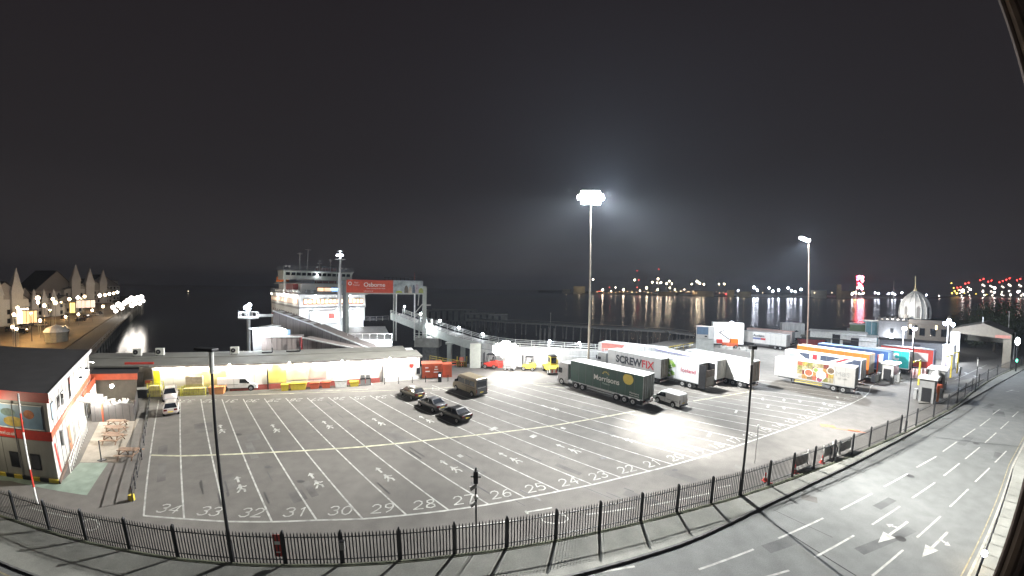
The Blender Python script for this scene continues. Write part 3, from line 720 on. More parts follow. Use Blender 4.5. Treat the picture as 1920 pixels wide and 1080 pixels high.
# bins, pallets, barriers along the wall
def cage(loc, rz, L, H_, lab, m_=None):
    t_ = thing('wire_cage', lab, 'cage', loc, rz, 'yellow cages along the shed'); m_ = m_ or mat('cage_yellow', (.62, .58, .06), .5)
    m = MB()
    for x in (-L / 2, L / 2):
        for y in (-.5, .5): MB().box(x - .04, x + .04, y - .04, y + .04, 0, H_).build('frame_post', m_, t_)
    m = MB()
    for y in (-.5, .5):
        for z in (.1, H_ / 2, H_ - .05): m.box(-L / 2, L / 2, y - .02, y + .02, z - .02, z + .02)
        for k in range(int(L / .22)): m.box(-L / 2 + k * .22, -L / 2 + k * .22 + .02, y - .01, y + .01, .1, H_ - .05)
    m.build('mesh_side', m_, t_); MB().box(-L / 2 + .1, L / 2 - .1, -.4, .4, .08, H_ * .75).build('load', mat('cage_load', (.40, .36, .20), .8, var=.4, sc=2), t_); return t_
tz = math.atan2(tu.y, tu.x)
cage(TP(.9, -1.2), tz, 1.6, 1.9, 'leftmost yellow mesh cage by the lemon wall panel'); cage(TP(3.3, -1.1), tz, 1.8, 1.1, 'low yellow mesh cage holding a dark screen'); cage(TP(5.9, -1.1), tz, 3.0, 1.25, 'long yellow mesh cage beside the timber stack')
tpl = thing('timber_stack', 'tall stack of plain timber boards behind the yellow cage', 'timber stack', TP(5.6, -.4), tz)
for k in range(12): MB().box(-1.1, 1.1, -.15, .15, k * .2, k * .2 + .17).build('board', mat('pale_timber', (.50, .42, .30), .7, var=.2), tpl)
scn = thing('dark_screen', 'dark square screen leaning by the yellow cages', 'screen', TP(3.3, -1.75), tz); MB().box(-.45, .45, -.04, .04, .5, 1.2).build('panel', M_dark, scn); MB().box(-.05, .05, -.03, .03, 0, .5).build('stand', M_dark, scn)
def tote(loc, rz, c, w, h, lab, cat='bin'):
    t_ = thing('storage_bin', lab, cat, loc, rz, 'bins along the shed wall')
    m = MB(); m.side([(-w / 2 * .85, 0), (w / 2 * .85, 0), (w / 2, h), (-w / 2, h)], -.45, .45); m.build('tub', c, t_)
    m = MB(); m.box(-w / 2 - .04, w / 2 + .04, -.5, .5, h, h + .1); m.build('lid', c, t_); return t_
tote(TP(8.7, -1.0), tz, mat('dull_orange', (.5, .22, .08)), 2.0, .9, 'wide dull orange bin left of the white van'); tote(TP(17.6, -.9), tz, M_yel, 1.0, .8, 'yellow bin just ahead of the white van'); tote(TP(19.4, -.9), tz, M_yel, 2.2, .9, 'wide yellow bin beyond the white van')
tote(TP(21.6, -.8), tz, M_orange, 1.3, .8, 'red bin by the pink wall panel'); tote(TP(23.2, -.8), tz, M_orange, 1.2, .8, 'second red bin by the pink wall panel'); tote(TP(25.3, -.9), tz, M_white, 1.8, 1.0, 'large white bin before the shed wall'); tote(TP(27.2, -.9), tz, M_yel, 1.3, .6, 'low lemon yellow bin right of the white bin')
wb = thing('litter_bin_pair', 'pair of grey litter bins standing together before the shed', 'litter bins', TP(30.3 - 1.5, -1.0), tz)
for x in (-.4, .4):
    b1 = MB().box(x - .33, x + .33, -.3, .3, 0, 1.0).build('bin_body', M_grey, wb); MB().box(x - .36, x + .36, -.33, .33, 1.0, 1.12).build('bin_lid', M_dark, b1); MB().box(x - .3, x + .3, -.1, .2, 1.12, 1.6).build('sign_hood', M_grey, b1)
# cabinets near the left wing
cb = thing('vending_cabinet', 'pale cabinet with orange top beside the shed wing door', 'cabinet', g(283, 736), tz); MB().box(-.6, .6, -.4, .4, 0, 1.9).build('body', M_lgrey, cb); MB().box(-.5, .5, -.42, -.4, 1.3, 1.8).build('orange_panel', M_orange, cb)
cb = thing('skip_bin', 'dark open-topped bin near the rail end', 'skip', g(268, 744), tz); m = MB(); m.side([(-.7, 0), (.7, 0), (.9, 1.1), (-.9, 1.1)], -.6, .6); m.build('body', M_dark, cb); MB().box(-.92, .92, -.63, .63, 1.1, 1.16).build('rim', M_grey, cb)
rc = thing('ticket_container', 'orange-red ribbed container kiosk at the end of the shed', 'container', g(790, 711), math.atan2(.25, .97))
MB().box(0, 3.4, 0, 2.4, .15, 2.5).build('body', M_orange, rc)
for k in range(9): MB().box(.25 + k * .36, .37 + k * .36, -.05, 0, .3, 2.4).build('rib', M_orange, rc)
for x, z, w_ in ((.9, 1.8, .5), (1.0, 1.2, .7), (2.4, 1.9, .4), (2.4, 1.5, .6), (2.4, 1.05, .8)): MB().box(x - w_ / 2, x + w_ / 2, -.07, -.05, z, z + .14).build('notice', M_white, rc)
MB().box(.0, .08, -.06, 0, 0, 2.5).build('corner_post', M_dark, rc)
MB().box(3.5, 5.0, .6, 2.4, .0, 2.2).build('side_locker', M_orange, rc)
cq = thing('ticket_machine', 'slim dark ticket machine with white screen beside the orange container', 'ticket machine', g(825, 716), 0)
MB().box(-.25, .25, -.2, .2, 0, 1.6).build('body', M_dark, cq); MB().box(-.16, .16, -.22, -.2, .9, 1.3).build('screen', emat('kiosk_screen', (.8, .85, 1), 1.5), cq)
for px, l, lab in ((850, 2.2, 'orange site barrier nearest the container'), (868, 1.4, 'orange site barrier by the striped gate')):
    t_ = thing('site_barrier', lab, 'barrier', g(px, 688), .2, 'orange barriers by the water')
    MB().box(-l / 2, l / 2, -.03, .03, .8, 1.0).build('top_plank', M_orange, t_); MB().box(-l / 2, l / 2, -.03, .03, .3, .5).build('low_plank', M_orange, t_)
    for x in (-l / 2, l / 2): MB().box(x - .04, x + .04, -.3, .3, 0, 1.05).build('foot', M_dark, t_)
hg = thing('striped_gate', 'yellow framed gate with black and yellow stripes by the water edge', 'gate', g(866, 688), .15)
for x in (-.9, .9): MB().box(x - .05, x + .05, -.05, .05, 0, 2.0).build('post', M_yel, hg)
for k in range(8): MB().box(-.85 + k * .22, -.63 + k * .22, -.03, .03, .1, .9).build('stripe', M_yel if k % 2 else M_dark, hg)
MB().box(-.45, .45, -.03, .03, 1.2, 1.9).build('sign_plate', mat('pink_sign', (.6, .2, .15)), hg); MB().box(-.9, .9, -.03, .03, .92, 1.0).build('rail', M_yel, hg)
# yellow handrail behind the shed
yr = thing('quay_handrail', 'thin yellow handrail along the quay edge behind the container', 'handrail', g(800, 680))
a, b_ = g(806, 676), g(870, 688)
for z in (1.0, .55): MB().tube(Vector((a.x, a.y, z)) - yr.location, Vector((b_.x, b_.y, z)) - yr.location, .04).build('rail', M_yel, yr)
for k in range(6): q = a + (b_ - a) * k / 5; MB().tube(Vector((q.x, q.y, 0)) - yr.location, Vector((q.x, q.y, 1.0)) - yr.location, .04).build('post', M_yel, yr)

# ================================================================== FERRY
SC = Vector((-52.5, 79.5, 0)); sa = Vector((-.74, .672, 0)); sb = Vector((.672, .74, 0))
fe = thing('car_ferry', 'large white car ferry moored with lit saloon windows and bridge', 'ferry', (SC.x, SC.y, WZ)); f0 = fe.location.copy()
def SP(t_, w, z): q = SC + sa * t_ + sb * w; return (q.x, q.y, z)
def sp(m, t0_, t1_, w0, w1, z0, z1, dt0=0, dt1=0):
    p1 = [SP(t0_, w0, 0)[:2], SP(t0_, w1, 0)[:2], SP(t1_, w1, 0)[:2], SP(t1_, w0, 0)[:2]]
    p2 = [SP(t0_ + dt0, w0, 0)[:2], SP(t0_ + dt0, w1, 0)[:2], SP(t1_ + dt1, w1, 0)[:2], SP(t1_ + dt1, w0, 0)[:2]]
    m.hexa(p1, z0, z1, p2); return m
B = 17.0; 
hull = [(-5.5, 5.5), (-5.5, 11.5), (-2, 15.5), (4, 17.0), (34, 17.0), (40, 13), (40, 4), (34, 0), (4, 0), (-2, 1.5)]
hp = [SP(t_, w, 0)[:2] for t_, w in hull]; MB().hexa(hp, WZ - 1, 2.2).build('hull', M_sail, fe, f0)
hp2 = [SP(t_ if t_ > 0 else t_ * .2 + .3, w, 0)[:2] for t_, w in hull]
MB().hexa([SP(t_, w, 0)[:2] for t_, w in ((.5, 0), (.5, 17), (35, 17), (35, 0))], 2.2, 5.6).build('car_deck_side', M_sail, fe, f0)
sp(MB(), 0, 34, -.15, B + .15, 5.6, 9.3).build('side_plating', M_sail, fe, f0)
# curved white visor below the saloon
rings = []
for k in range(9):
    w = 2.2 + (B - 3.4) * k / 8; bul = 3.0 * math.sqrt(max(0, 1 - ((k - 4) / 4.3) ** 2))
    rings.append([SP(0 - .0, w, 5.0), SP(-bul * .7, w, 5.4), SP(-bul, w, 6.8), SP(-bul * .8, w, 8.4), SP(0, w, 8.9)])
MB().loft(rings).build('bow_visor', M_sail, fe, f0, smooth=False)
q = Vector(SP(-3.15, 6.9, 7.4)) - f0; 
m = MB(); m.quad(*[tuple(q + sb * x + Vector((0, 0, z))) for x, z in ((-.7, -.6), (.7, -.6), (.7, .7), (-.7, .7))]); m.build('red_emblem', M_red, fe)
sp(MB(), -.6, 34.2, -.3, B + .3, 9.2, 9.7, .3).build('grey_rubbing_band', M_grey, fe, f0)
sp(MB(), -.5, 34, -.2, B + .2, 9.7, 12.6, .5).build('saloon_deck', M_sail, fe, f0)
# saloon lit window strip made of individual windows
for k in range(15):
    w = .8 + k * 1.05; f = sp(MB(), -.62, -.4, w, w + .9, 10.1, 11.5).build('window', mat('orange_window_surround', (.40, .22, .15)), fe, f0)
    sp(MB(), -.68, -.621, w + .1, w + .8, 10.55, 11.4).build('pane', emat('saloon_window_glow', (1, .62, .36), 2.0 if k % 3 else 4.0), f, f0)
for k in range(15):
    t_ = 1.2 + k * 2.2; f = sp(MB(), t_, t_ + 1.0, -.28, -.18, 10.2, 11.6).build('side_window', M_dark if k % 4 else mat('orange_frame', (.5, .2, .12)), fe, f0)
    sp(MB(), t_ + .12, t_ + .88, -.31, -.281, 10.35, 11.45).build('pane', emat('side_window_glow', (1, .72, .5), 1.2), f, f0)
sp(MB(), -.8, 34.4, -.6, B + .6, 12.6, 12.85).build('upper_deck', M_grey, fe, f0)
def srail(t0_, t1_, w0, w1, z, hgt=1.05):
    m = MB(); A, Bq = Vector(SP(t0_, w0, z)), Vector(SP(t1_, w1, z)); L = (Bq - A).length; n_ = max(2, int(L / 1.5))
    for k in range(n_ + 1): q = A + (Bq - A) * k / n_; m.tube(q, q + Vector((0, 0, hgt)), .035, 5)
    for zz in (.4, .72, hgt): m.tube(A + Vector((0, 0, zz)), Bq + Vector((0, 0, zz)), .03, 5)
    m.build('deck_rail', M_steel, fe, f0)
srail(-.6, -.6, -.4, B + .4, 12.85); srail(-.6, 34, -.5, -.5, 12.85)
sp(MB(), 5, 32, 1.6, B - 1.6, 12.85, 15.4).build('deckhouse', mat('ship_grey_white', (.55, .55, .52), .5, var=.06), fe, f0)
sp(MB(), 8, 16, .3, 1.6, 12.85, 15.4).build('red_deckhouse', M_shipred, fe, f0)
f = sp(MB(), 4.85, 5, 5.6, 11.6, 13.3, 14.6).build('lounge_window', M_shipred, fe, f0)
for w0, w1, c, s_ in ((5.8, 7.4, (1, .68, .42), 1.6), (7.6, 9.4, (1, .7, .45), 1.3), (9.5, 11.4, (.3, .6, 1), 3)): sp(MB(), 4.8, 4.849, w0, w1, 13.5, 14.4).build('pane', emat('lounge_%d' % int(w0 * 10), c, s_), f, f0)
sp(MB(), 4.2, 32.5, .4, B - .4, 15.4, 15.65).build('boat_deck', M_grey, fe, f0)
srail(4.2, 4.2, .5, B - .5, 15.65, .9)
for w in (-.6, B + .6): sp(MB(), 13, 14.0, w - .2, w + .2, 12.85, 16.6).build('wing_strut', M_sail, fe, f0)
# bridge
sp(MB(), 12.5, 19, -1.3, B + 1.3, 16.6, 19.0, -.7).build('bridge', mat('ship_bridge_paint', (.50, .51, .46), .5, var=.06), fe, f0)
for k in range(13):
    w = -.7 + k * 1.43; f = sp(MB(), 11.86, 12.2, w, w + 1.05, 17.75, 18.6).build('bridge_window', M_dark, fe, f0)
    sp(MB(), 11.82, 11.859, w + .08, w + .97, 17.85, 18.5).build('pane', M_glass, f, f0)
sp(MB(), 11.5, 19.3, -1.6, B + 1.6, 19.0, 19.25).build('bridge_roof', M_grey, fe, f0)
srail(11.6, 11.6, -1.4, B + 1.4, 19.25, 1.1); srail(19, 19, -1.4, B + 1.4, 19.25, 1.1)
sp(MB(), 20, 27, 11.5, 16.2, 15.6, 20.6, 0, -1).build('funnel', M_shipred, fe, f0)
sp(MB(), 20.2, 26, 11.7, 16.0, 20.6, 21.0).build('funnel_top', M_dark, fe, f0)
for t_, w, h, cw in ((14, 3.4, 24.3, 1.4), (14, 5.6, 25.6, 1.6), (14, 9.0, 21.8, 1.6), (14, 12.2, 23.0, 1.3)):
    mst = MB(); mst.tube(SP(t_, w, 19.2), SP(t_, w, h), .16, 8, .09); o = mst.build('mast', M_steel, fe, f0)
    MB().bar(SP(t_, w - cw / 2, h - .3), SP(t_, w + cw / 2, h - .3), .12).build('crosstree', M_steel, o, f0)
    for q in range(3): MB().bar(SP(t_, w - .4, 20.5 + q * .9), SP(t_, w + .4, 20.5 + q * .9), .06).build('aerial_arm', M_steel, o, f0)
for w in (-.5, .4, 8, 15.3, 16.6): MB().lathe([(.01, .45), (.3, .35), (.35, .1), (.2, 0)], SP(13, w, 20.1), 10).build('radar_dome', M_sail, fe, f0)
q = Vector(SP(11.4, 7.7, 17.9)) - f0; MB().ball(tuple(q), .28).build('searchlight', E_cool, fe)
for t_, w, z in ((-2.5, 3, 9.0), (-2.8, 8.5, 8.95), (-2.5, 14, 9.0)):
    q = Vector(SP(t_ - .4, w, z)) - f0; MB().box(q.x - .2, q.x + .2, q.y - .2, q.y + .2, q.z, q.z + .15).build('deck_lamp', E_cool, fe); light(fe, (q.x + .4, q.y - .6, q.z - .5), 800, COOL, 'POINT', .2)
for t_ in (4, 14, 24): q = Vector(SP(t_, -2.0, 12.2)) - f0; light(fe, tuple(q), 800, NEUT, 'POINT', .2); MB().ball(tuple(q + Vector((0, 0, .2))), .15).build('side_lamp', E_neut, fe)
light(fe, Vector(SP(-9, 2, 3.5)) - f0, 4500, COOL, 'POINT', .3); light(fe, Vector(SP(-5, 16, 3.0)) - f0, 2600, COOL, 'POINT', .3)
for a0_, a1_, w in ((-8, -.6, 1.2), (-8, -.6, 15.8)): pass
for k in range(9):                       # life raft canisters and vents along the deck edge
    p = SP(3 + k * 3.2, .1, 13.4); MB().tube(SP(2.4 + k * 3.2, .25, 13.45), SP(3.6 + k * 3.2, .25, 13.45), .36, 10).build('raft_canister', M_sail, fe, f0)
for w in (2.2, 4.0, 13.0, 14.8): sp(MB(), 2.2, 3.1, w, w + 1.0, 12.85, 13.9).build('deck_locker', M_grey, fe, f0)
for t_ in (18, 25):
    lb = MB(); lb.loft([[SP(t_ - 2.6, .2, 16.4), SP(t_ - 2.6, .9, 16.4), SP(t_ - 2.6, .9, 16.9), SP(t_ - 2.6, .2, 16.9)], [SP(t_, -.6, 16.0), SP(t_, 1.6, 16.0), SP(t_, 1.5, 17.6), SP(t_, -.5, 17.6)], [SP(t_ + 2.6, .2, 16.4), SP(t_ + 2.6, .9, 16.4), SP(t_ + 2.6, .9, 16.9), SP(t_ + 2.6, .2, 16.9)]]); lb.build('lifeboat', M_orng, fe, f0)
m = MB()
for k in range(12): sp(m, -.02, .0, .9 + k * 1.35, .93 + k * 1.35, 5.7, 9.1)
m.build('plating_seam', M_grey, fe, f0)
for k in range(11): MB().tube(SP(2 + k * 2.9, -.2, 7.6), SP(2 + k * 2.9, -.14, 7.6), .28, 10).build('porthole', M_dark, fe, f0)
sp(MB(), .2, 34, -.18, -.151, 5.7, 6.1).build('red_stripe', M_red, fe, f0)
for w in (3.6, 12.6): q = Vector(SP(-.9, w, 12.2)) - f0; MB().box(q.x - .15, q.x + .15, q.y - .15, q.y + .15, q.z, q.z + .3).build('anchor_lamp', E_cool, fe)
# mooring rails at right of bow
srail(-3, -3, 15.5, 23, 5.4, 1.3)

# linkspan ramp leading to the ship: bright white steel box
lk = thing('linkspan_bridge', 'bright floodlit white linkspan ramp box in front of the ferry bow', 'linkspan', (-30, 69, 0)); k0 = lk.location.copy()
def quadprism(m, pts, z0, z1s):
    i = len(m.v); n_ = len(pts)
    m.v += [(p.x, p.y, z0) for p in pts] + [(p.x, p.y, z) for p, z in zip(pts, z1s)]
    m.f += [tuple(i + k for k in reversed(range(n_))), tuple(i + n_ + k for k in range(n_))] + [(i + k, i + (k + 1) % n_, i + n_ + (k + 1) % n_, i + n_ + k) for k in range(n_)]
    return m
ta, tb_, tc_, td = at(652, 655, 74), at(735, 658, 72), at(722, 605, 88), at(655, 605, 86)
pts = [Vector((p.x, p.y, 0)) for p in (ta, tb_, tc_, td)]
quadprism(MB(), pts, WZ, [4.4, 4.2, 5.2, 5.4]).build('ramp_box', M_sail, lk, k0)
for k in range(7):
    q = pts[0] + (pts[1] - pts[0]) * k / 6; MB().tube((q.x, q.y, 4.3), (q.x, q.y, 5.4), .05).build('rail_post', M_white, lk, k0)
MB().tube((pts[0].x, pts[0].y, 5.4), (pts[1].x, pts[1].y, 5.4), .05).build('rail', M_white, lk, k0)
q = at(728, 640, 71); m = MB(); m.ball(tuple(q - k0), .35); m.build('flood_lamp', E_cool, lk); light(lk, (q.x - k0.x + .2, q.y - k0.y - 1.5, q.z - k0.z), 1500, COOL, 'POINT', .3)
q = at(690, 650, 66); light(lk, q - k0, 1500, COOL, 'POINT', .3)

# red banner gantry
ga = at(649, 525, 85); gb = at(797, 525, 85)
gt = thing('linkspan_gantry', 'tall grey gantry carrying a red banner over the linkspan', 'gantry', (ga.x, ga.y, 0)); g0 = gt.location.copy()
gu = (Vector((gb.x, gb.y, 0)) - Vector((ga.x, ga.y, 0))); GL = gu.length; gu.normalize(); gv = Vector((-gu.y, gu.x, 0))
def GP(a, b_, z): return (gu.x * a + gv.x * b_, gu.y * a + gv.y * b_, z)
def gp(m, a0, a1, b0, b1, z0, z1): m.hexa([GP(a0, b0, 0)[:2], GP(a1, b0, 0)[:2], GP(a1, b1, 0)[:2], GP(a0, b1, 0)[:2]], z0, z1); return m
M_gan = mat('gantry_grey', (.42, .44, .40), .5, var=.1)
gp(MB(), -.7, .0, -.3, .9, WZ, 16.4).build('column', mat('gantry_dark', (.16, .17, .17), .6), gt)
gp(MB(), 0.02, .62, -.3, .9, WZ, 16.3).build('column_face', M_gan, gt)
gp(MB(), GL - .5, GL + .4, -.3, .6, 2, 15.2).build('column', M_gan, gt)
gp(MB(), 0, GL, -.2, .4, 13.2, 13.5).build('lower_beam', M_gan, gt); gp(MB(), 0, GL - .6, 0, .5, 16.2, 16.5).build('upper_beam', M_gan, gt)
bz0, bz1 = 13.5, 16.5; xr = GL * .585
rb1 = gp(MB(), .1, xr, -.32, -.22, bz0, bz1).build('red_banner', mat('banner_red', (.60, .075, .035), .5, var=.1), gt)
ph = gp(MB(), xr, GL - .5, -.32, -.22, bz0, bz1).build('photo_banner', mat('banner_photo', (.34, .38, .38), .5, var=.5, sc=.8), gt)
for a, w_, h, c in ((.6, 1.6, .5, (.38, .42, .05)), (2.6, 1.0, 1.8, (.12, .10, .08)), (3.6, .8, 1.6, (.45, .38, .3)), (4.5, .7, 2.0, (.10, .12, .16)), (5.2, .8, 2.3, (.42, .35, .38)), (6.0, 1.2, 1.2, (.35, .38, .12))):
    m = MB(); m.quad(*[GP(xr + a + x * w_, -.335, bz0 + .05 + z * h) for x, z in ((0, 0), (1, 0), (.9, .7), (.6, 1), (.3, .95), (.05, .6))]); m.build('photo_shape', mat('photo_%d' % int(a * 10), c, .6, var=.3), ph)
text('banner_word', 'Osborne', 1.35, M_white, rb1, GP(xr * .60, -.36, bz0 + 1.45), gu, (0, 0, 1), .01, bold=.02)
text('banner_logo_text', 'Red', .55, M_white, rb1, GP(xr * .215, -.36, bz0 + 2.15), gu, (0, 0, 1), .01); text('banner_logo_text', 'Funnel', .55, M_white, rb1, GP(xr * .215, -.36, bz0 + 1.6), gu, (0, 0, 1), .01)
m = MB(); m.quad(*[GP(.9 + .45 * cos(t_ * pi / 4 + .4), -.345, bz0 + 2.1 + .45 * sin(t_ * pi / 4 + .4)) for t_ in range(8)]); m.build('logo_roundel', M_white, rb1)
m = MB(); m.quad(*[GP(.9 + x, -.36, bz0 + 2.1 + z) for x, z in ((-.2, -.2), (.2, -.2), (.2, .2), (-.2, .2))]); m.build('logo_centre', M_red, rb1)
text('banner_smallprint', 'Every crossing to the island', .38, M_white, rb1, GP(xr * .63, -.36, bz0 + .92), gu, (0, 0, 1), .01)
text('banner_smallprint', 'redfunnel.co.uk', .34, M_white, rb1, GP(xr * .47, -.36, bz0 + .3), gu, (0, 0, 1), .01)
for a in (GL * .62, GL * .86): gp(MB(), a, a + .3, .1, .4, 2, 13.2).build('hanger', M_white, gt)
gp(MB(), GL * .59, GL * .605, .1, .3, 2, 13.2).build('hanger', M_gan, gt)
for a, b_ in (((GL - .4, 11), (GL * .87, 8.6)), ((GL - 1.4, 13.2), (GL - 1.6, 10.5)), ((GL - .4, 8.6), (GL * .87, 8.4))): MB().bar(GP(a[0], .2, a[1]), GP(b_[0], .2, b_[1]), .22).build('brace', M_gan, gt)
MB().bar(GP(GL * .47, .1, 17.2), GP(GL * .88, .1, 17.3), .1).build('top_rail', M_dark, gt)
for k in range(8): a = GL * (.48 + .05 * k); MB().bar(GP(a, .1, 16.4), GP(a, .1, 17.2), .06).build('top_rail_post', M_dark, gt)
MB().tube(GP(GL * .86, .1, 16.4), GP(GL * .86, .1, 18.6), .07, 6, .03).build('aerial', M_shipred, gt)
MB().bar(GP(GL + .4, .2, 10.6), GP(GL + 1.5, .2, 10.6), .3, .35).build('side_arm', M_steel, gt)
# mast beside ship with small lamp cluster
q = at(637, 548, 91); ms = thing('mooring_lamp_mast', 'white lamp mast with round platform rising in front of the ferry bridge', 'lamp mast', (q.x, q.y, WZ))
top = zat(q, 637, 470) - WZ
MB().tube((0, 0, 0), (0, 0, top - 5.5), .45, 10).build('lower_shaft', M_sail, ms); MB().tube((0, 0, top - 5.5), (0, 0, top), .26, 10, .2).build('upper_shaft', M_sail, ms)
MB().tube((0, 0, top - 2.2), (0, 0, top - 2.05), 1.3, 14).build('platform', M_steel, ms)
for x in (-.6, 0, .6): h = MB().box(x - .22, x + .22, -.5, -.2, top - 1.4, top - .9).build('lamp_head', emat('mast_head_glow', COOL, 12), ms)
MB().bar((-.8, 0, top - .1), (.8, 0, top - .1), .08).build('crossbar', M_steel, ms)
light(ms, (0, -1.4, top - 1.2), 900, COOL, 'POINT', .3)

# covered passenger walkways, brown-grey clad
M_gan0 = mat('walkway_leg_grey', (.20, .20, .19), .6)
def corridor(name, lab, a, b_, za0, za1, zb0, zb1, wd, joints=10, panels=0):
    t_ = thing(name, lab, 'walkway', (a.x, a.y, 0)); o_ = t_.location.copy(); a = Vector((a.x, a.y, 0)); b_ = Vector((b_.x, b_.y, 0)); d = (b_ - a).normalized(); q = Vector((-d.y, d.x, 0)) * wd
    m = MB(); pts_ = [a, b_, b_ + q, a + q]; i = 0
    m.v += [(a.x, a.y, za0), (b_.x, b_.y, zb0), ((b_ + q).x, (b_ + q).y, zb0), ((a + q).x, (a + q).y, za0), (a.x, a.y, za1), (b_.x, b_.y, zb1), ((b_ + q).x, (b_ + q).y, zb1), ((a + q).x, (a + q).y, za1)]
    m.f += [(3, 2, 1, 0), (4, 5, 6, 7), (0, 1, 5, 4), (1, 2, 6, 5), (2, 3, 7, 6), (3, 0, 4, 7)]; m.build('clad_box', M_brownclad, t_, o_)
    up = Vector((0, 0, 1)); m = MB()
    m.bar(a - q * .04 + up * (za1 + .08), b_ - q * .04 + up * (zb1 + .08), .25, .2); m.build('roof_edge', M_sail, t_, o_)
    for k in range(panels):
        s0, s1 = (k + .15) / panels, (k + .75) / panels; P0, P1 = a + (b_ - a) * s0, a + (b_ - a) * s1; z0_, z1_ = za1 + (zb1 - za1) * s0 + .02, za1 + (zb1 - za1) * s1 + .02
        MB().quad((P0.x + q.x * .2, P0.y + q.y * .2, z0_), (P1.x + q.x * .2, P1.y + q.y * .2, z1_), (P1.x + q.x * .8, P1.y + q.y * .8, z1_), (P0.x + q.x * .8, P0.y + q.y * .8, z0_)).build('rooflight', M_sail, t_, o_)
    m = MB()
    for k in range(1, joints):
        s0 = k / joints; P0 = a + (b_ - a) * s0 - q / wd * .015; m.bar((P0.x, P0.y, za0 + (zb0 - za0) * s0 + .1), (P0.x, P0.y, za1 + (zb1 - za1) * s0 - .05), .05, .03)
    m.build('cladding_joint', mat('clad_joint', (.12, .10, .09), .7), t_, o_)
    for s0 in (.12, .5, .88):
        for w_ in (.15, .85): P0 = a + (b_ - a) * s0 + q * w_; MB().box(P0.x - .15, P0.x + .15, P0.y - .15, P0.y + .15, WZ - 1, za0 + (zb0 - za0) * s0).build('support_leg', M_gan0, t_, o_)
    return t_, o_
w1, w1o = corridor('covered_walkway', 'upper brown clad boarding walkway sloping down from the ferry side', at(512, 583, 80), at(588, 610, 76), 2.5, at(512, 583, 80).z, 1.0, at(588, 610, 76).z, 3.4, 6, 5)
w2, w2o = corridor('covered_walkway', 'long brown clad walkway sloping down to the right toward the shed', at(588, 611, 75.5), at(692, 655, 69), 1.0, at(588, 611, 75.5).z, -1.2, at(692, 655, 69).z + .2, 3.6, 12, 0)
w3, w3o = corridor('covered_walkway', 'lower flat-topped brown clad passenger lobby behind the shed roof', at(490, 632, 71), at(566, 632, 70), 0, at(490, 632, 71).z, 0, at(566, 632, 70).z, 4.2, 8, 0)
w4, w4o = corridor('covered_walkway', 'lowest brown clad walkway with thick white roof edge behind the shed', at(568, 634, 69.5), at(690, 659, 65), .0, at(568, 634, 69.5).z, 0, at(690, 659, 65).z, 3.0, 14, 0)
P_ = at(512, 583, 80)
m = MB(); q = at(567, 640, 69); m.box(q.x - .2, q.x + .2, q.y - .7, q.y - .4, .5, q.z + .8); m.build('red_door_strip', M_shipred, w3, w3o)
sh = thing('pontoon_shelter', 'floodlit white box shelter left of the walkway lobby', 'shelter', (at(478, 650, 73).x, at(478, 650, 73).y, WZ)); s0_ = sh.location.copy()
a, b_ = at(474, 640, 73), at(491, 640, 73)
quadprism(MB(), [Vector((a.x, a.y, 0)), Vector((b_.x, b_.y, 0)), Vector((b_.x - 1, b_.y + 5, 0)), Vector((a.x - 1, a.y + 5, 0))], WZ, [at(480, 617, 73).z] * 4).build('wall', M_sail, sh, s0_)
MB().box(a.x - .6, b_.x + .4, a.y - .3, a.y + 6, at(480, 617, 73).z, at(480, 617, 73).z + .2).build('roof', M_sail, sh, s0_)
q = at(478, 640, 69); light(sh, q - s0_, 900, COOL, 'POINT', .3)
# tents and lamps on the lobby roof
rf_ = thing('roof_plant', 'blue-white glaring lamp housings standing on the lobby roof', 'lamp housings', at(515, 630, 74)); 
for px, s_, c in ((486, .5, M_lblue), (500, .9, M_lblue), (519, .95, M_sail), (537, .5, M_lblue)):
    q = at(px, 622, 73.5) - rf_.location; h = MB().box(q.x - s_, q.x + s_, q.y - .5, q.y + .5, -.2, q.z + s_ * .8).build('housing', c, rf_)
    MB().ball((q.x, q.y - .75, q.z + .3), .26 + s_ * .25).build('lamp', E_cool, h)
    light(h, (q.x, q.y - 1.6, q.z + .8), 420 * s_ + 100, (.72, .84, 1), 'POINT', .3)
# small white vessel and dolphin lamp at the left of the ferry
q = at(466, 575, 86); dl = thing('dolphin_lamp', 'glaring white lamp pole rising from a round railed platform over the water', 'lamp pole', (q.x, q.y, WZ)); hz_ = q.z - WZ
pz = zat(q, 466, 597) - WZ
MB().tube((0, 0, 0), (0, 0, pz), .35).build('pile', M_sail, dl); MB().tube((0, 0, pz), (0, 0, pz + .3), 2.0, 16).build('platform', M_sail, dl); MB().tube((0, 0, pz), (0, 0, hz_), .12).build('pole', M_sail, dl)
m = MB()
for k in range(10): t_ = k * pi / 5; m.tube((1.9 * cos(t_), 1.9 * sin(t_), pz + .3), (1.9 * cos(t_), 1.9 * sin(t_), pz + 1.3), .04, 5); m.tube((1.9 * cos(t_), 1.9 * sin(t_), pz + 1.3), (1.9 * cos(t_ + pi / 5), 1.9 * sin(t_ + pi / 5), pz + 1.3), .04, 5)
m.build('railing', M_white, dl); MB().bar((2, 0, pz + .6), (8, 1, pz + .9), .6, .5).build('gangplank', M_sail, dl)
for x, z in ((-.5, -.2), (.4, .35), (.2, -.4)): MB().ball((x, -.2, hz_ + z), .42).build('lamp_head', E_cool, dl)
light(dl, (0, -1.5, hz_), 2600, COOL, 'POINT', .4)
q = at(462, 645, 76); tg = thing('workboat', 'small white workboat moored left of the walkway lobby', 'boat', (q.x, q.y, WZ), R(100))
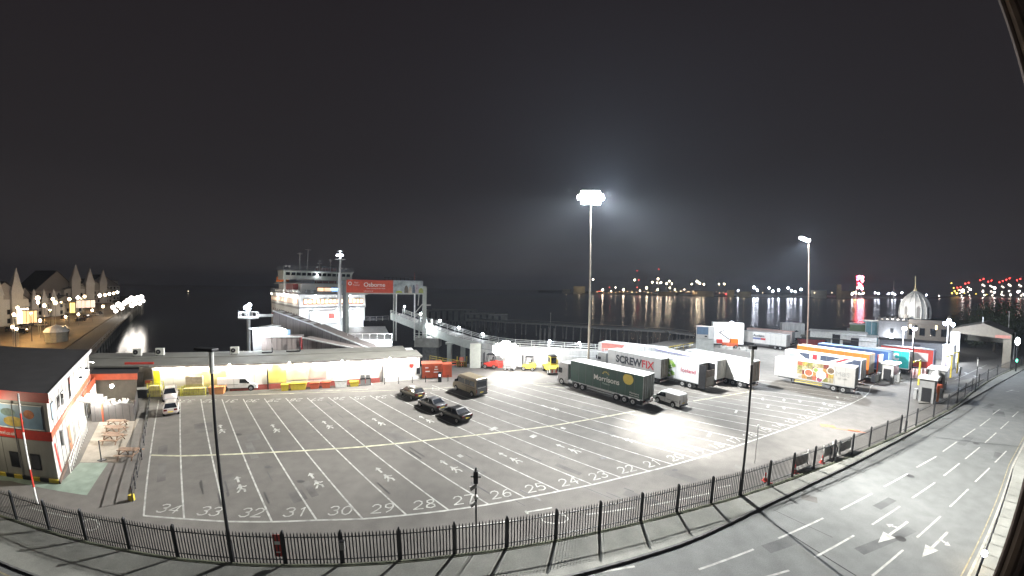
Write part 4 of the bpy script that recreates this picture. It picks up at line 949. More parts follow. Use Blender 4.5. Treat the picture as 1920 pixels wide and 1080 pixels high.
m = MB(); m.loft([[(-5, -1.2, .1), (-5, 1.2, .1), (-5, 1.5, 1.6), (-5, -1.5, 1.6)], [(0, -1.3, -.1), (0, 1.3, -.1), (0, 1.9, 1.7), (0, -1.9, 1.7)], [(4, -.5, .2), (4, .5, .2), (4, 1.1, 2.1), (4, -1.1, 2.1)], [(5.6, -.05, .9), (5.6, .05, .9), (5.6, .1, 2.4), (5.6, -.1, 2.4)]]); m.build('hull', M_hull, tg)
MB().box(-3, 1.2, -1.1, 1.1, 1.65, 3.6).build('wheelhouse', M_sail, tg); MB().box(-2.6, 1.25, -1.14, 1.14, 2.7, 3.2).build('window_band', M_glass, tg)
MB().tube((-1, 0, 3.6), (-1, 0, 6.4), .06).build('mast', M_white, tg); MB().box(-4.6, 3.6, -1.75, -1.65, 1.7, 2.3).build('rail', M_white, tg); MB().box(-4.6, 3.6, 1.65, 1.75, 1.7, 2.3).build('rail', M_white, tg)
light(tg, (-1, -2.4, 5.2), 500, COOL, 'POINT', .2)
# ================================================================== VEHICLES
M_tyre = M_black; M_rim = mat('alloy_rim', (.5, .5, .5), .35, .7, .1)
M_tail = mat('tail_lamp_red', (.10, .008, .008), .25, var=0); M_head = mat('headlamp_lens', (.7, .7, .72), .15, var=0)
M_plate = mat('yellow_plate', (.7, .55, .08), .5, var=0); M_platew = mat('white_plate', (.75, .75, .72), .5, var=0)
M_trailgrey = mat('trailer_grey_door', (.26, .25, .23), .55, var=.2, sc=1.5); M_chas = mat('chassis_dark', (.03, .03, .032), .7, var=.3)
def wheels(root, pts, r, w, hub=.6):
    for x, y in pts:
        t_ = MB().wheel((x, y, r), r, w).build('wheel', M_tyre, root, smooth=False)
        s_ = 1 if y > 0 else -1; yo = y + s_ * (w / 2 + .004)
        MB().tube((x, yo - .01 * s_, r), (x, yo + .012 * s_, r), r * hub, 14).build('rim', M_rim, t_)
        MB().tube((x, yo + .013 * s_, r), (x, yo + .03 * s_, r), r * hub * .3, 8).build('hub_cap', M_dark, t_)
def carbody(root, st, paint):
    """st: list of stations (x, halfwidth, z_sill, z_belt); ring loft"""
    rings = []
    for x, hw, zs, zb in st:
        rings.append([(x, -hw * .9, zs), (x, -hw, zs + .18), (x, -hw * 1.0, (zs + zb) / 2 + .08), (x, -hw * .93, zb - .05), (x, -hw * .78, zb + .01), (x, 0, zb + .05), (x, hw * .78, zb + .01), (x, hw * .93, zb - .05), (x, hw * 1.0, (zs + zb) / 2 + .08), (x, hw, zs + .18), (x, hw * .9, zs), (x, 0, zs)])
    o = MB().loft(rings).build('body', paint, root, smooth=True)
    o.modifiers.new('sub', 'SUBSURF').levels = 1; o.modifiers['sub'].render_levels = 2
    return o
def make_car(lab, loc, rz, paint, L=4.3, W=1.78, H=1.46, kind='hatch', group='cars waiting in the lanes', nm='parked_car'):
    t_ = thing(nm, lab, 'car', loc, rz, group); h = W / 2; f = L / 2
    if kind == 'hatch': st = [(-f, h * .86, .42, .95), (-f + .12, h * .96, .28, 1.0), (-f + .8, h, .24, 1.0), (-.2, h, .22, .97), (f * .42, h, .22, .95), (f - .55, h * .95, .24, .84), (f - .12, h * .84, .28, .70), (f, h * .7, .38, .58)]; cab = ((-f + .10, 1.0), (-f + .55, H), (f * .12, H - .01), (f * .50, .93))
    else: st = [(-f, h * .86, .42, .90), (-f + .12, h * .95, .28, .98), (-f + .9, h, .24, 1.0), (-.2, h, .22, .97), (f * .42, h, .22, .94), (f - .55, h * .95, .24, .84), (f - .12, h * .84, .28, .70), (f, h * .7, .38, .58)]; cab = ((-f + .62, .99), (-f + 1.25, H), (f * .10, H), (f * .50, .92))
    carbody(t_, st, paint)
    (xa, za), (xb, zb), (xc, zc), (xd, zd) = cab; w0, w1 = h * .86, h * .66
    # greenhouse glass
    rings = [[(xa, -w0, za - .04), (xa, w0, za - .04), (xa + .02, w0 * .96, za), (xa + .02, -w0 * .96, za)]]
    m = MB(); i = 0
    A = [(xa, -w0, za), (xa, w0, za), (xd, w0, zd), (xd, -w0, zd)]; T_ = [(xb, -w1, zb - .04), (xb, w1, zb - .04), (xc, w1, zc - .04), (xc, -w1, zc - .04)]
    m.v = A + T_; m.f = [(0, 1, 5, 4), (1, 2, 6, 5), (2, 3, 7, 6), (3, 0, 4, 7), (4, 5, 6, 7), (3, 2, 1, 0)]; m.build('window_glass', M_glass, t_)
    # roof skin
    m = MB(); m.hexa([(xb - .03, -w1 - .02), (xc + .03, -w1 - .02), (xc + .03, w1 + .02), (xb - .03, w1 + .02)], zb - .055, zb + .015, [(xb + .1, -w1 + .12), (xc - .1, -w1 + .12), (xc - .1, w1 - .12), (xb + .1, w1 - .12)]); m.build('roof', paint, t_)
    m = MB()
    for s_ in (-1, 1):
        m.bar((xa - .01, s_ * (w0 - .0), za), (xb, s_ * (w1 + .01), zb - .02), .09); m.bar((xd, s_ * w0, zd), (xc, s_ * (w1 + .01), zc - .02), .06)
        xm = (xb + xc) / 2 + .05; m.bar((xm, s_ * (w0 + .0), (za + zd) / 2), (xm, s_ * (w1 + .01), (zb + zc) / 2 - .03), .07)
    m.build('pillars', paint, t_)
    r = .32; wheels(t_, [(-f + .78, h - .1), (f - .85, h - .1), (-f + .78, -h + .1), (f - .85, -h + .1)], r, .22)
    for s_ in (-1, 1):
        MB().box(-f - .02, -f + .1, s_ * h * .62 - .17, s_ * h * .62 + .17, .72, .92).build('tail_lamp', M_tail, t_)
        MB().box(f - .16, f - .03, s_ * h * .55 - .16, s_ * h * .55 + .16, .52, .66).build('headlamp', M_head, t_)
        MB().box(f * .36 - .1, f * .36 + .08, s_ * (h + .1) - .08, s_ * (h + .1) + .08, .92, 1.04).build('wing_mirror', paint, t_)
    MB().box(-f - .03, -f - .005, -.26, .26, .56, .67).build('number_plate', M_plate, t_)
    MB().box(f - .01, f + .02, -.26, .26, .36, .46).build('number_plate', M_platew, t_)
    return t_
def paint(nm, c, r=.28, met=.0): return mat(nm, c, r, met, .04, 1)
P_black = paint('gloss_black_paint', (.018, .018, .018)); P_bronze = paint('dark_bronze_paint', (.07, .062, .048), .3, .3); P_navy = paint('grey_metallic_paint', (.10, .10, .105), .3, .5); P_silver = paint('silver_paint', (.50, .46, .44), .35, .3); P_white = paint('gloss_white_paint', (.74, .74, .73), .3)
P_trans = paint('champagne_van_paint', (.20, .165, .11), .35, .3)
def place_rl(px, py, rz, L, W):      # centre of a vehicle from the ground point of its rear left wheel corner
    q = g(px, py); d = Vector((cos(rz), sin(rz), 0)); l = Vector((-d.y, d.x, 0)); c = q + d * L / 2 - l * W / 2; return (c.x, c.y, 0)
rz = HA
make_car('dark bronze hatchback standing first in line behind the camper van', place_rl(777, 753, rz, 4.3, 1.8), rz, P_bronze, 4.3, 1.8, 1.5)
make_car('dark grey saloon between the bronze hatchback and the black car', place_rl(818, 777, rz, 4.4, 1.8), rz, P_navy, 4.4, 1.8, 1.42, 'saloon')
make_car('shiny black car nearest the cross line with dark open roof', place_rl(865, 798, rz, 4.5, 1.85), rz, P_black, 4.4, 1.85, 1.40, 'saloon')
make_car('small silver hatchback in the first lane with its rear to the camera', place_rl(303.5, 784, rz - .06, 3.7, 1.65), rz - .02, P_silver, 3.7, 1.65, 1.5)
make_car('pale car with dark windscreen parked close beyond the silver hatchback', place_rl(304, 757, rz - .02, 3.9, 1.7), rz + pi, P_silver, 4.0, 1.72, 1.52)

def make_van(lab, loc, rz, pnt, L, W, H, side_windows=False, short=False, nm='panel_van', nose=1.0, group='vans in the yard'):
    t_ = thing(nm, lab, 'van', loc, rz, group); h = W / 2; f = L / 2
    prof = [(-f, .3), (-f, H - .12), (-f + .12, H), (f - nose - .95, H), (f - nose - .6, H - .08), (f - nose + .12, H * .56), (f - .12, H * .44), (f, H * .33), (f, .32)]
    m = MB(); n_ = len(prof); rings = []
    for y, k in ((-h, .92), (-h + .09, 1.0), (h - .09, 1.0), (h, .92)):
        rings.append([(x, y, .3 + (z - .3) * (1 if z < H * .6 else (k if abs(y) > h - .05 else 1))) for x, z in prof])
    m.loft(rings); m.build('body', pnt, t_, bevel=.03)
    x0, z0, x1, z1 = f - nose - .57, H - .12, f - nose + .08, H * .58
    MB().hexa([(x1 - .02, -h * .86), (x1 + .03, -h * .86), (x1 + .03, h * .86), (x1 - .02, h * .86)], z1, z0, [(x0 - .02, -h * .78), (x0 + .04, -h * .78), (x0 + .04, h * .78), (x0 - .02, h * .78)]).build('windscreen', M_glass, t_)
    for s_ in (-1, 1):
        y = s_ * (h + .006)
        MB().side([(f - nose - 1.35, H * .58), (f - nose - .05, H * .56), (f - nose - .52, H * .86), (f - nose - 1.3, H * .86)], y - .006, y + .006).build('cab_window', M_glass, t_)
        if side_windows:
            for k in range(3): MB().side([(-f + .35 + k * 1.15, H * .56), (-f + 1.4 + k * 1.15, H * .56), (-f + 1.4 + k * 1.15, H * .84), (-f + .35 + k * 1.15, H * .84)], y - .005, y + .005).build('side_window', M_glass, t_)
        m = MB(); m.box(-f + .2, f - nose - 1.5, y - .01, y + .01, H * .47, H * .49); m.box(-f + 2.2, -f + 2.22, y - .01, y + .01, .5, H * .9) ; m.build('door_seam', M_dark, t_)
        MB().box(-f + .6, f - .6, y - .012, y + .012, .32, .45).build('sill_trim', M_dark, t_)
        MB().box(-f - .02, -f + .06, s_ * (h - .1) - .06, s_ * (h - .1) + .06, .7, 1.15).build('tail_lamp', M_tail, t_)
        MB().box(f - .2, f + .012, s_ * (h - .25) - .14, s_ * (h - .25) + .14, H * .30, H * .38).build('headlamp', M_head, t_)
        MB().box(f - nose - .25, f - nose - .05, s_ * (h + .16) - .1, s_ * (h + .16) + .1, H * .55, H * .68).build('wing_mirror', M_dark, t_)
        MB().tube((-f + .95, y - s_ * .12, .42), (-f + .95, y + s_ * .006, .42), .42, 16).build('wheel_arch', M_dark, t_); MB().tube((f - .85, y - s_ * .12, .42), (f - .85, y + s_ * .006, .42), .42, 16).build('wheel_arch', M_dark, t_)
        if s_ == 1: pass
    r = .35; wheels(t_, [(-f + .95, h - .08), (f - .85, h - .08), (-f + .95, -h + .08), (f - .85, -h + .08)], r, .24, .62)
    m = MB(); m.box(-f - .012, -f, -.01, .01, .45, H - .2); m.build('rear_door_seam', M_dark, t_)
    if side_windows: MB().box(-f - .01, -f + .002, -h * .8, h * .8, H * .58, H * .86).build('rear_window', M_glass, t_)
    MB().box(-f - .02, -f, -.27, .27, .62, .74).build('number_plate', M_plate, t_); MB().box(-f - .1, -f + .02, -h * .95, h * .95, .32, .5).build('bumper', M_dark, t_)
    return t_
v_rz = math.atan2(tu.y, tu.x); q = g(446, 733) + tv * .9
make_van('white panel van parked nose to the right along the shed wall', (q.x, q.y, 0), v_rz - .02, P_white, 5.3, 1.95, 1.98, nm='white_van')
rz = R(134); make_van('champagne brown long wheelbase minibus van in front of the hatchback', place_rl(893, 747, rz, 5.7, 2.0), rz, P_trans, 5.6, 2.0, 2.6, True, nm='minibus_van', nose=.8); vt = [o for o in bpy.data.objects if o.name == 'minibus_van'][0]; MB().box(-2.815, -2.802, -.93, .93, .5, 2.45).build('dark_tailgate', P_navy, vt); MB().box(-2.83, -2.816, -.8, .8, 1.5, 2.2).build('rear_glass', M_glass, vt); MB().box(-2.83, -2.816, -.7, .7, 1.28, 1.36).build('chrome_strip', M_rim, vt)
rz = R(118); vb = make_van('small white box van tucked behind the dark green lorry', place_rl(1273, 768, rz, 4.2, 1.75), rz, P_white, 4.2, 1.75, 1.85, nm='small_box_van', nose=.75)
q = g(1375, 717); make_van('low dark grey van in shadow between white trailers', (q.x, q.y, 0), R(112), P_navy, 4.6, 1.8, 1.8, nm='dark_van')

def axle_wheels(root, xs, w, r=.5): wheels(root, [(x, s_ * (w / 2 - .16)) for x in xs for s_ in (-1, 1)], r, .3, .55)
def make_trailer(lab, px, py, rz, L, side, W=2.55, H=4.15, zb=1.05, roofm=None, rear=None, axles=3, open_rear=False, rail=None, nm='lorry_trailer', group='trailers parked in the freight lanes', sideguard=None, z=0):
    rz = R(rz); c = place_rl(px, py, rz, L, W)
    t_ = thing(nm, lab, 'trailer', c, rz, group); h, f = W / 2, L / 2; roofm = roofm or M_sail; rear = rear or M_trailgrey
    MB().box(-f + .03, f, -h, h, zb, H - .08).build('box_body', side, t_, bevel=.02)
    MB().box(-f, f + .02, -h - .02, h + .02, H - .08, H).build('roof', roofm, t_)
    for s_ in (-1, 1):
        m = MB(); m.box(-f, f, s_ * (h + .012) - .02, s_ * (h + .012) + .02, zb - .06, zb + .06); m.box(-f, -f + .08, s_ * (h + .012) - .02, s_ * (h + .012) + .02, zb + .06, H - .08); m.build('edge_rail', rail or M_steel, t_)
    m = MB()
    for k in range(1, int(L / 1.35)):
        for s_ in (-1, 1): m.box(-f + k * 1.35 - .012, -f + k * 1.35 + .012, s_ * (h + .006) - .008, s_ * (h + .006) + .008, zb + .08, H - .1)
    m.build('panel_seam', mat('panel_seam_grey', (.22, .22, .21), .6), t_)
    m = MB(); m.box(-f + .1, f - .1, -h - .03, -h + .01, zb + .06, zb + .1)
    # rear
    if open_rear:
        MB().box(-f - .01, -f + .025, -h + .12, h - .12, zb + .1, H - .25).build('interior_opening', mat('trailer_interior', (.20, .19, .17), .8), t_)
        for s_ in (-1, 1): MB().box(-f - .9, -f - .02, s_ * (h + .02) - .03, s_ * (h + .02) + .03, zb, H - .1).build('rear_door', rear, t_)
    else:
        for s_ in (-1, 1):
            d = MB().box(-f - .02, -f + .02, min(0.02 * s_, s_ * (h - .06)), max(0.02 * s_, s_ * (h - .06)), zb + .08, H - .16).build('rear_door', rear, t_)
            m = MB(); m.tube((-f - .05, s_ * h * .35, zb + .1), (-f - .05, s_ * h * .35, H - .2), .025, 6); m.build('lock_rod', M_steel, d)
            m = MB(); m.tube((-f - .05, s_ * h * .7, zb + .1), (-f - .05, s_ * h * .7, H - .2), .025, 6); m.build('lock_rod', M_steel, d)
    MB().box(-f, f - .4, -h * .42, h * .42, zb - .35, zb - .06).build('chassis', M_chas, t_)
    MB().box(-f - .02, -f + .1, -h * .95, h * .95, .45, .62).build('underrun_bar', mat('red_white_bar', (.5, .4, .36), .5), t_)
    for s_ in (-1, 1):
        MB().box(-f - .03, -f + .02, s_ * h * .75 - .22, s_ * h * .75 + .22, .72, .86).build('tail_lamp', M_tail, t_)
        MB().bar((f - 2.6, s_ * h * .6, zb - .1), (f - 2.6, s_ * h * .6, .12), .14).build('landing_leg', M_chas, t_)
        m = MB()
        for z_ in (.55, .85): m.box(-f + 4.4, f - 3.2, s_ * (h - .04) - .015, s_ * (h - .04) + .015, z_, z_ + .1)
        m.build('side_guard', sideguard or M_steel, t_)
        MB().box(-f + .5, -f + 1.1, s_ * (h - .05) - .02, s_ * (h - .05) + .02, .35, .8).build('mudflap', M_black, t_)
    xs_ = [-f + 1.5 + 1.3 * k for k in range(axles)]
    axle_wheels(t_, xs_, W)
    return t_, f, h
def ltext(t_, s_, size, m_, x, z, h, bold=0., sx=1., nm='side_lettering'):
    return text(nm, s_, size, m_, t_, (x, h + .03, z), (-1, 0, 0), (0, 0, 1), .006, bold=bold, sx=sx)
def lpoly(t_, pts_, h, m_, nm='side_graphic', y=.022, par=None):
    return MB().quad(*[(x, h + y, z) for x, z in pts_]).build(nm, m_, par or t_)
def cab(root, f, W, pnt, H=3.6, gap=.6, dark=False):
    x0 = f + gap; x1 = x0 + 2.2; h = W / 2 - .03
    c = MB().side([(x0, .9), (x1, .9), (x1 + .02, 1.6), (x1 - .12, H - .5), (x1 - .45, H), (x0, H)], -h, h).build('cab', pnt, root, bevel=.05)
    MB().side([(x1 - .0, 1.75), (x1 + .03, 1.75), (x1 - .09, H - .75), (x1 - .12, H - .75)], -h * .9, h * .9).build('windscreen', M_glass, root)
    for s_ in (-1, 1):
        MB().side([(x1 - .95, 1.85), (x1 - .15, 1.85), (x1 - .22, H - .85), (x1 - .95, H - .85)], s_ * (h + .01) - .01, s_ * (h + .01) + .01).build('cab_window', M_glass, root)
        MB().box(x1 - .05, x1 + .1, s_ * (h + .15) - .1, s_ * (h + .15) + .1, 1.9, 2.6).build('wing_mirror', M_dark, root)
        MB().box(x1 - .02, x1 + .06, s_ * h * .75 - .2, s_ * h * .75 + .2, .75, 1.0).build('headlamp', M_head, root)
        MB().tube((x0 - .9, s_ * (h - .3), .75), (x0 + .3, s_ * (h - .3), .75), .33, 12).build('fuel_tank', M_rim, root)
    MB().box(x0, x1 + .06, -h, h, .4, .9).build('bumper_skirt', pnt, root)
    MB().box(f - 3.6, x0 + .5, -.45, .45, .75, 1.0).build('tractor_frame', M_chas, root)
    axle_wheels(root, [x1 - .85, f - 1.0, f - 2.3], W)
# 1 dark green lorry
t_, f, h = make_trailer('dark green articulated lorry with pale cab, nearest of all the lorries', 1205, 766, 128, 12.4, M_green, 2.6, 4.2, nm='articulated_lorry', group='lorries in the yard', rear=mat('rear_green_brown', (.06, .07, .05), .5), rail=M_steel)
cab(t_, f, 2.5, mat('cab_grey_white', (.42, .41, .40), .45), 3.5)
M_gold = mat('gold_graphic', (.75, .58, .10), .5); 
ltext(t_, 'Morrisons', 1.05, M_white, -.4, 2.25, h, .012); ltext(t_, 'Makes it', .36, mat('pale_green_letter', (.45, .55, .48)), -.4, 1.85, h); ltext(t_, 'Morrisons', .34, M_white, -4.9, 1.55, h); ltext(t_, 'more reasons', .26, M_white, -4.9, 1.28, h)
for k in range(6):
    a = R(20 + k * 28); lpoly(t_, [(-.3 + .30 * cos(a), 3.2 + .26 * sin(a)), (-.3 + .62 * cos(a - .14), 3.2 + .5 * sin(a - .14)), (-.3 + .62 * cos(a + .14), 3.2 + .5 * sin(a + .14))], h, M_gold)
pl = [(-3.9 + .8 * cos(k * pi / 8), 3.35 + .75 * sin(k * pi / 8)) for k in range(17)]; lpoly(t_, [(x, min(z, 3.95)) for x, z in pl], h, M_gold)
# 2 white/grey trailer with large dark and red word
t_, f, h = make_trailer('pale grey lorry trailer with large dark and red side lettering', 1238, 722, 122, 11.2, mat('pale_grey_side', (.46, .455, .45), .5, var=.04), 2.55, 4.15, nm='lorry_trailer', roofm=M_sail, rear=mat('open_rear_brown', (.20, .17, .14), .7, var=.4, sc=1))
M_ch = mat('charcoal_letter', (.03, .035, .045), .6); M_rl = mat('red_letter', (.5, .02, .03), .6)
ltext(t_, 'SCREW', 1.75, M_ch, .9, 2.2, h, .07, .95); ltext(t_, 'FIX', 1.75, M_rl, -3.05, 2.2, h, .03, .95)
cab(t_, f, 2.4, mat('cab_pale_grey', (.34, .34, .33), .5), 3.2)
# 3 pink-white trailer behind
t_, f, h = make_trailer('long white trailer with pink front end seen behind the lettered trailer', 1246, 693, 139, 13.4, M_sail, 2.55, 4.0)
lpoly(t_, [(f - 3.2, 1.3), (f - .1, 1.3), (f - .1, 3.8), (f - 5.2, 3.8)], h, mat('pink_red_side', (.62, .22, .18), .5))
MB().box(f + .1, f + .8, -1.0, 1.0, 1.6, 3.7).build('fridge_unit', M_lgrey, t_)
# 4 white trailer with green leaf graphic
t_, f, h = make_trailer('white refrigerated trailer with green leaf graphic and red side word', 1309, 733, 119, 11.5, mat('cool_white_side', (.70, .71, .74), .5, var=.03), 2.55, 4.1, axles=2)
for k in range(16): 
    x, z = -1.0 + random.uniform(-.75, .75), random.uniform(1.3, 3.7); lpoly(t_, [(x, z), (x + .5, z + .35), (x + .9, z + .2), (x + .6, z - .3)], h, mat('leaf_green_%d' % (k % 3), ((.16, .35, .05), (.30, .45, .10), (.09, .22, .05))[k % 3]), y=.022 + .0012 * k)
ltext(t_, 'Iceland', .95, mat('crimson_letter', (.45, .04, .08)), -3.9, 2.4, h, .0)
tl = MB().box(-f - 1.1, -f - 1.0, -h, h, .75, 3.2).build('tail_lift', mat('tail_lift_brown', (.12, .09, .07), .6, var=.3), t_); MB().box(-f - 1.12, -f - 1.101, -h * .8, h * .8, .9, 2.2).build('lift_plate', M_trailgrey, tl)
for s_ in (-1, 1): MB().box(-f - 1.1, -f, s_ * h - .06, s_ * h + .06, .5, 4.0).build('lift_post', M_dark, t_)
# 5 white open
t_, f, h = make_trailer('white trailer with its back standing open, right of the leaf trailer', 1343, 724, 117, 12.5, M_sail, 2.55, 4.1, open_rear=False, rear=mat('cream_door', (.50, .49, .44), .6))
lpoly(t_, [(-f + .1, 3.85), (f, 3.85), (f, 4.02), (-f + .1, 4.02)], h, mat('lilac_strip', (.40, .38, .62)))
# 6 big white
t_, f, h = make_trailer('big plain white trailer with brown barred rear doors and orange edge', 1404, 731, 112, 12.5, M_sail, 2.6, 4.3, rail=M_sail, rear=mat('rear_brown_doors', (.26, .21, .18), .6, var=.3), sideguard=M_yel)
MB().box(-f - .03, -f + .0, -h - .02, -h + .08, 1.1, 4.2).build('orange_edge', M_orng, t_)
# 7 food-print trailer
t_, f, h = make_trailer('white trailer printed with food platters and a grey side name', 1601, 741, 121, 11.6, mat('warm_white_side', (.42, .405, .375), .5, var=.04), 2.5, 4.05, axles=2, rear=mat('rear_dark_brown', (.10, .085, .075), .6, var=.4), sideguard=M_yel)
cols = [(.30, .07, .05), (.70, .50, .12), (.75, .70, .62), (.42, .40, .12), (.62, .34, .10), (.70, .62, .40), (.28, .20, .12), (.50, .42, .20), (.66, .18, .10)]
k = 0
for x0 in (2.3, 1.55, .8, .05, -.7, -1.45, -2.2):
    for z0 in (1.25, 1.95, 2.65, 3.3):
        c = cols[(k * 5 + 2) % 9]; k += 1; lpoly(t_, [(x0, z0), (x0 - .73, z0), (x0 - .73, z0 + .66), (x0, z0 + .66)], h, mat('food_%d' % ((k * 5 + 2) % 9), tuple(v * .55 for v in c), .6, var=.5, sc=3), 'food_print')
for x, z, r_, c in ((.6, 2.3, .55, 'dish_red'), (-1.2, 2.2, .62, 'dish_cream'), (-.4, 2.9, .35, 'dish_green'), (-2.5, 3.1, .5, 'dish_brown'), (-1.0, 1.5, .4, 'dish_plum')):
    lpoly(t_, [(x + r_ * 1.15 * cos(q_ * pi / 7), z + r_ * 1.1 * sin(q_ * pi / 7)) for q_ in range(14)], h, M_white, 'platter', .026)
    lpoly(t_, [(x + r_ * cos(q_ * pi / 7), z + r_ * .95 * sin(q_ * pi / 7)) for q_ in range(14)], h, mat(c, {'dish_red': (.5, .12, .06), 'dish_cream': (.72, .68, .58), 'dish_green': (.25, .34, .08), 'dish_brown': (.16, .11, .07), 'dish_plum': (.22, .05, .10)}[c], .6, var=.4, sc=5), 'platter_food', .03)
ltext(t_, 'M&S', 1.0, mat('pale_grey_letter', (.33, .33, .31)), -4.1, 2.5, h, .0); ltext(t_, 'EST. 1884', .3, mat('pale_grey_letter', (.33, .33, .31)), -4.1, 2.05, h)
# 8 flag livery trailer
t_, f, h = make_trailer('trailer covered in a red white and blue flag livery behind the food trailer', 1612, 724, 113, 12.6, mat('flag_dark_blue', (.045, .06, .10), .5), 2.55, 4.2, rail=M_sail)
z0, z1 = 1.15, 4.0; H_ = z1 - z0
lpoly(t_, [(.1, z0), (1.9, z0), (1.9, z1), (.1, z1)], h, M_white, y=.020); lpoly(t_, [(.6, z0), (1.4, z0), (1.4, z1), (.6, z1)], h, M_rl, y=.024)
lpoly(t_, [(.1, z0 + .5), (-5.2, z1), (-3.0, z1), (.1, z0 + 1.5)], h, M_white, y=.022); lpoly(t_, [(.1, z0 + .8), (-4.4, z1), (-3.7, z1), (.1, z0 + 1.15)], h, M_rl, y=.026)
lpoly(t_, [(1.9, z0 + .5), (f - .1, z1), (f - 2.4, z1), (1.9, z0 + 1.6)], h, M_white, y=.022); lpoly(t_, [(f - 2.6, z0), (f - .05, z0), (f - .05, z1), (f - 2.6, z1)], h, M_white, y=.024)
lpoly(t_, [(f - 2.2, 2.9), (f - .8, 2.9), (f - .9, 3.6), (f - 1.6, 3.9), (f - 2.2, 3.5)], h, mat('dim_blue_mark', (.25, .28, .36)), y=.03)
# 9 orange
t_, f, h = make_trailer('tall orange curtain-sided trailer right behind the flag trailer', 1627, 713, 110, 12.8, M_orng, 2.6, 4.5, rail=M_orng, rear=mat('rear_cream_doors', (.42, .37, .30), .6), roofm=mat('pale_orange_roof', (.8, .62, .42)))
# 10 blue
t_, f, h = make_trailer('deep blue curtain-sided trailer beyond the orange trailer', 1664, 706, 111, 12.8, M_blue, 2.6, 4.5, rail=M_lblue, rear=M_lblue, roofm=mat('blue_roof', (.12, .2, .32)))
ltext(t_, 'o', .9, M_white, -f + 1.0, 2.0, h, .05)
# 11 teal
t_, f, h = make_trailer('turquoise trailer with a large white swirl mark', 1703, 703, 112, 6.0, M_teal, 2.6, 4.3, rail=M_sail, rear=M_sail, roofm=M_sail, axles=2)
ltext(t_, 'c', 2.6, M_white, -.7, 2.55, h, .08)
# 12 red
t_, f, h = make_trailer('bright red trailer with blurred white wording next to the turquoise one', 1748, 703, 114, 9.0, M_red, 2.6, 4.6, rail=M_lblue, rear=mat('lilac_rear', (.45, .42, .68), .5), roofm=mat('dark_roof_trim', (.05, .06, .06)))
lpoly(t_, [(-.9, 2.3), (-3.6, 2.3), (-3.6, 3.9), (-.9, 3.9)], h, mat('pink_white_patch', (.80, .70, .68), .5, var=.15, sc=2))
# back row trailers
t_, f, h = make_trailer('distant white trailer with small dark and red badge at the water side', 1474, 658, 118, 11.5, mat('back_white', (.64, .63, .60), .5, var=.05), 2.55, 4.1, axles=2, rail=M_grey)
ltext(t_, 'Acclaim', .95, M_ch, 1.4, 2.85, h, .03); lpoly(t_, [(3.0, 2.1), (-.4, 2.1), (-.4, 2.6), (3.0, 2.6)], h, mat('badge_blue', (.12, .15, .3))); lpoly(t_, [(.8, 2.1), (-.4, 2.1), (-.4, 2.6), (.8, 2.6)], h, M_rl, y=.026)
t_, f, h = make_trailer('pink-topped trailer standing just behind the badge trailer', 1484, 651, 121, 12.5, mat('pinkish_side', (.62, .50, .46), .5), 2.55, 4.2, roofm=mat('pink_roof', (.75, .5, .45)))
t_, f, h = make_trailer('tall plain white box with one dark bird-like mark by the waterside', 1508, 640, 150, 6.5, M_sail, 2.6, 5.4, rear=M_sail, rail=M_sail, axles=2)
lpoly(t_, [(1.8, 2.4), (-1.6, 2.9), (-1.0, 3.3), (.2, 2.9), (1.2, 2.9)], h, M_ch)
# reefer container lorry (dark blue top) facing the camera
q = g(1325, 657); fr = thing('container_stack', 'tall white container with dark blue upper panel at the quay corner', 'container', q, R(-28), 'containers by the quay')
b1 = MB().box(-2.6, 1.6, 0, 2.5, 0, 2.9).build('lower_container', mat('worn_white', (.50, .51, .48), .6, var=.15, sc=1), fr)
b2 = MB().box(-2.6, 1.6, .02, 2.5, 2.95, 6.0).build('upper_container', M_lgrey, fr); MB().box(-2.5, .2, -.03, .02, 4.0, 5.9).build('blue_panel', mat('slate_blue_panel', (.10, .16, .24), .6), b2); MB().box(.3, 1.5, -.03, .02, 3.0, 5.9).build('white_panel', M_sail, b2)
MB().box(1.61, 1.66, .1, 2.4, 3.6, 5.8).build('blue_end', M_lblue, b2); MB().box(-.6, .0, -.05, -.0, 3.4, 3.7).build('vent', M_dark, b2)
q = g(1390, 650); fb = thing('white_warehouse_box', 'large white slab-sided unit behind the red access lift', 'container', (q.x, q.y, 0), R(-25), 'containers by the quay')
MB().box(-7.5, .5, 0, 3, .5, 6.2).build('body', M_sail, fb); MB().box(-7.55, .55, -.05, 3.05, 6.2, 6.35).build('roof', M_sail, fb); fl_ = MB().box(-3.0, -2.4, -.5, -.1, 6.4, 6.7).build('roof_flood', E_cool, fb); light(fb, (-2.7, -1.6, 6.6), 2600, COOL, 'POINT', .2); MB().box(-2.5, -.8, -.03, 0, 3.6, 5.4).build('pink_patch', mat('pale_pink', (.72, .55, .52)), fb)
